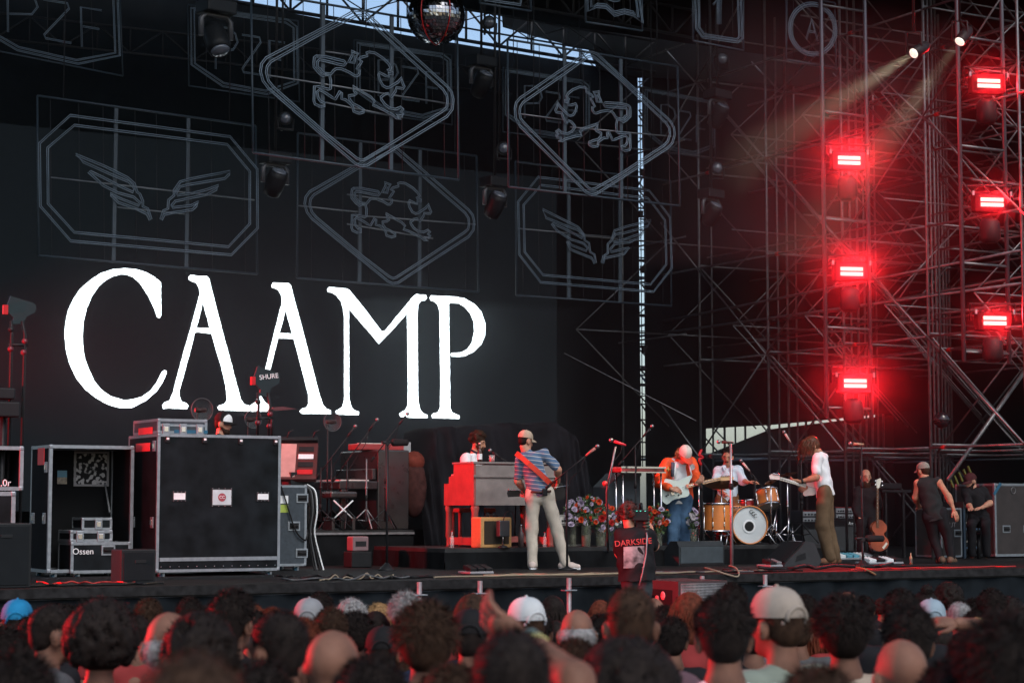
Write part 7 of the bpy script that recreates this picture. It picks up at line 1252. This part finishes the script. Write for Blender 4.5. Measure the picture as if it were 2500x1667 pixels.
AUD = [
 ('audience member in a bright blue cap at the far left', 42, 1466, 80, 'cap', 'k', 'l', 'black', 10, 'blue'), ('bearded man with a shiny receding hairline, second from the left, face turned right', 120, 1472, 92, 'crop', 'k', 'l', 'grey', -65), ('audience member with a big dark mop of curls, near the left', 247, 1461, 190, 'afro', 'k', 't', 'grey', 0),
 ('dark haired person just right of and behind the big mop of curls', 362, 1460, 70, 'short', 'b', 't', 'black', 0), ('blurred grey haired person left of the messy dark curls', 415, 1487, 118, 'ring', 'g', 'l', 'red', 15), ('small dark head against the stage skirt left of the round dark crop', 462, 1457, 66, 'short', 'k', 't', 'red', 0),
 ('very near dark head in the bottom left corner', 40, 1592, 175, 'thick', 'k', 't', 'black', 0), ('very near brown head at the bottom edge under the messy dark curls', 470, 1584, 250, 'crop', 'b', 'l', 'red', 0), ('man with round cropped dark hair and glasses standing out against the skirt', 563, 1437, 102, 'short', 'k', 'l', 'black', -25), ('person with messy dark curls in the lower left', 490, 1500, 185, 'curly', 'k', 't', 'white', 10),
 ('man with a fade haircut and glasses turned left, white collar', 690, 1487, 122, 'crop', 'k', 't', 'white', 50), ('bald man with a pale dome in the lower left centre', 808, 1530, 128, 'bald', 'k', 'l', 'white', -10), ('person in a pale grey cap left of the grey curls', 754, 1463, 78, 'cap', 'g', 'l', 'black', 0, 'grey'), ('red rimmed dark head peeking behind the pale grey cap', 780, 1445, 66, 'short', 'k', 'l', 'black', -20),
 ('person with grey curls rimmed in red light', 858, 1463, 88, 'curly', 'g', 'l', 'red', 0), ('dark rounded head under the grey curls', 868, 1494, 92, 'thick', 'k', 't', 'red', 0), ('reddish dark head behind the man with the fade haircut', 665, 1484, 72, 'short', 'r', 'l', 'black', 20), ('person with small blond curls behind the brown bob', 925, 1474, 78, 'curly', 'y', 'l', 'red', 0), ('grey haired person just left of the first post', 990, 1448, 82, 'thick', 'g', 'l', 'black', 0),
 ('near person with smooth brown hair in front of the posts', 1040, 1471, 140, 'thick', 'b', 'l', 'black', 10), ('woman with long streaked hair in the centre', 1155, 1445, 112, 'wavy', 'b', 'l', 'red', 0), ('person in a black cap worn backwards in front of the streaked hair', 1148, 1490, 96, 'cap', 'k', 'l', 'black', 0, 'black', 'f'), ('person in a white cap behind the raised hand', 1290, 1461, 90, 'cap', 'b', 'l', 'black', 30, 'white'),
 ('woman with long dark hair between the white cap and the bald patch', 1350, 1451, 70, 'long', 'k', 'l', 'black', 0), ('man with grey hair round a bald patch', 1409, 1483, 88, 'ring', 'g', 'l', 'grey', 0), ('woman with wavy red lit hair left of the tall short haired man', 1466, 1462, 76, 'wavy', 'r', 'l', 'red', 0), ('tall man with short brown hair and both ears showing, pink shirt', 1541, 1430, 112, 'crop', 'b', 'l', 'pink', 0),
 ('very near black haired head at the bottom centre right', 1530, 1557, 280, 'afro', 'k', 'd', 'black', 0), ('pale haired head peeking right of the tall short haired man', 1597, 1456, 62, 'ring', 'g', 'l', 'black', 0), ('dark head under the red lit pit speaker', 1622, 1478, 72, 'short', 'k', 'l', 'black', 0), ('woman with a glossy auburn bob lit red', 1684, 1441, 88, 'bob', 'r', 'l', 'red', 10), ('man with dark cropped hair and a long neck in a white tee', 1767, 1448, 128, 'short', 'k', 'l', 'white', 0),
 ('dark head rimmed red behind the long necked man', 1786, 1424, 72, 'short', 'k', 'l', 'black', 0), ('bearded man in a beige cap and sage tee looking left', 1906, 1437, 112, 'cap', 'b', 'l', 'sage', 38, 'beige'), ('person with dark headphone like hair behind the beige cap', 1966, 1452, 66, 'short', 'k', 'l', 'red', 0), ('man with black rounded hair right of the beige cap', 2060, 1453, 128, 'thick', 'k', 'l', 'beige', 0), ('small bald head far off above the black rounded hair', 2069, 1441, 56, 'bald', 'k', 'l', 'black', 0),
 ('dark head rimmed red above the tall dark head on the right', 2200, 1438, 84, 'short', 'k', 'l', 'black', 0), ('tall dark haired head behind the pinkish bald man', 2218, 1474, 118, 'short', 'k', 'l', 'black', 0), ('pinkish bald man in the lower right', 2206, 1553, 122, 'bald', 'k', 'l', 'white', 10), ('person in a pale blue cap on the right', 2275, 1465, 74, 'cap', 'g', 'l', 'black', 0, 'light'), ('person with a small dark afro far right of centre', 2316, 1421, 88, 'afro', 'k', 'd', 'black', 0), ('person with hair in a bun beside the small afro', 2260, 1412, 66, 'bun', 'k', 'l', 'black', 0),
 ('dark haired person near the right edge, furthest back', 2420, 1437, 70, 'short', 'k', 't', 'black', -20), ('dark rounded head left of the red lit bald head', 2383, 1462, 74, 'thick', 'k', 'l', 'black', 0), ('grey head between the small afro and the rounded dark head', 2343, 1468, 62, 'crop', 'g', 'l', 'black', 0), ('red lit bald head near the right edge', 2432, 1457, 58, 'bald', 'k', 'l', 'black', 0), ('person with dark curls at the right edge', 2464, 1459, 92, 'curly', 'k', 't', 'black', 0), ('very near dark haired head in the lower right corner', 2460, 1503, 205, 'thick', 'k', 't', 'black', 0),
 ('dark head right of the black rounded hair, far back', 2110, 1454, 58, 'short', 'k', 'l', 'beige', 0), ('reddish dark head left of the tall dark pair on the right', 2152, 1462, 58, 'curly', 'k', 'l', 'black', 0), ('dark haired head low behind the round cropped man', 620, 1490, 74, 'short', 'k', 't', 'black', 0), ('dark head low between the blue cap and the shiny hairline', 80, 1500, 84, 'short', 'k', 't', 'black', 0),
 ('dark head low behind the bald man in lower left centre', 740, 1508, 84, 'short', 'r', 't', 'red', 0), ('dark head low between brown hair and grey curls', 935, 1532, 92, 'cap', 'k', 't', 'black', 0, 'black'), ('dark head low between the wavy red hair and the bald patch', 1478, 1500, 84, 'short', 'k', 'l', 'black', 0), ('dark head low behind the auburn bob', 1640, 1505, 84, 'short', 'k', 'l', 'black', 0), ('dark head between the long necked man and the beige cap, low', 1838, 1500, 84, 'short', 'k', 'l', 'black', 0), ('dark head low right of the beige cap', 1985, 1505, 86, 'long', 'r', 'l', 'red', 0),
 ('head low under the pale blue cap', 2290, 1520, 92, 'long', 'k', 'l', 'black', 0), ('head low under the stretched arms', 2370, 1540, 110, 'short', 'k', 't', 'black', 0), ('pale haired head low behind the very near black head', 1405, 1560, 120, 'short', 'b', 'l', 'black', 0), ('dark head low at the left edge under the blue cap', 5, 1530, 100, 'thick', 'k', 't', 'black', 0), ('head at the bottom edge below the fade haircut', 640, 1610, 150, 'short', 'k', 't', 'red', 0), ('dark head at the bottom edge below the bald man', 905, 1600, 170, 'short', 'k', 't', 'black', 0), ('head at the bottom edge below the brown hair', 1100, 1618, 160, 'short', 'b', 'l', 'black', 0), ('head at the bottom edge below the beige cap', 2000, 1625, 190, 'short', 'b', 'l', 'beige', 0), ('dark head at the bottom edge below the stretched arms', 2330, 1612, 170, 'short', 'k', 't', 'white', 0),
]
for a in AUD: fan(*a)
rf = random.Random(5)
ORD = 'first second third fourth fifth sixth seventh eighth ninth tenth eleventh twelfth thirteenth fourteenth fifteenth sixteenth seventeenth eighteenth nineteenth twentieth'.split(); ORD += ['twenty-' + x for x in ORD[:6]]
for k in range(26):
    px = 40 + 2420 * (k + rf.uniform(.1, .9)) / 26; fan(ORD[k] + ' from the left of the half hidden heads low in the crowd', px, rf.uniform(1474, 1512), rf.uniform(66, 84), rf.choice(('short', 'crop', 'thick', 'long', 'curly', 'short')), rf.choice('kkbkr'), rf.choice('lt'), rf.choice(('black', 'red', 'grey', 'black', 'navy')), rf.uniform(-25, 25))['group'] = 'half hidden heads low in the crowd'
# raised arm with a wristband, and two arms stretched to the left
def arm(label, base, pts, rs, hd, hn, bands, curl=.5, thumb=1):
    P = [at(*p) for p in pts]; t = thing('person', label, 'person', (P[0].x, P[0].y, 0), 0, None); sh = P[0]; hgt = sh.z + .36; top = Vector((sh.x + (.17 if base == 'l' else -.17), sh.y, sh.z + .26))
    b = Blob(); c = top; head_prims(b, c, HM, 1.0); b.cap(c - UP * .07, c - UP * .2, .052, .06); b.cap(Vector((c.x - .15, c.y, sh.z)), Vector((c.x + .15, c.y, sh.z)), .06); b.cap(c - UP * .3, (c.x, c.y, .95), .13, .12, flat=(0, 1, 0), f=.75); [b.chain([(c.x + x, c.y, .95), (c.x + x, c.y, .5), (c.x + x, c.y, .06)], [.09, .06, .05]) for x in (-.09, .09)]
    b.chain(P, rs); g = b.g(h=.014, k=.025); hand(g, P[-1], hd, hn, 1.1, curl=curl, thumb=thumb); link('body', g, SK['l'], t)
    s = Blob(); s.cap(Vector((c.x - .15, c.y, sh.z)), Vector((c.x + .15, c.y, sh.z)), .075); s.cap((c.x, c.y, sh.z - .1), (c.x, c.y, .9), .155, .15, flat=(0, 1, 0), f=.75); s.cap(P[0], P[0].lerp(P[1], .5), .072, .062); link('shirt', s.g(h=.018, k=.03, noise=.006), SH['black'], t)
    hr = hair_short(c, HM, 1.02, 33, .014, n=500, L=.03); link('hair', hr, HAIRB if base == 'l' else HAIRD, t)
    for k, m_ in bands: a_, b_ = P[-1].lerp(P[-2], k), P[-1].lerp(P[-2], k + .05); link('wristband', G().tube(a_, b_, rs[-1] * 1.25, n=12), m_, t)
arm('person at the bottom centre raising a hand with two wristbands', 'r', ((1425, 1960, 4.6), (1405, 1660, 4.75), (1278, 1562, 4.95)), (.05, .045, .034), (-.75, .2, .45), (.2, .6, .4), ((.08, mat('band_teal', (.1, .16, .16), .6)), (.2, mat('band_yellow', (.5, .5, .22), .6))), .8)
arm('person at the right edge stretching an arm to the left with a yellow band', 'l', ((2590, 1625, 9.2), (2470, 1532, 9.1), (2338, 1522, 8.8)), (.05, .042, .03), (-1, 0, .1), (0, .4, -.9), ((.35, mat('band_yellow', (.5, .5, .22), .6)),), .9)
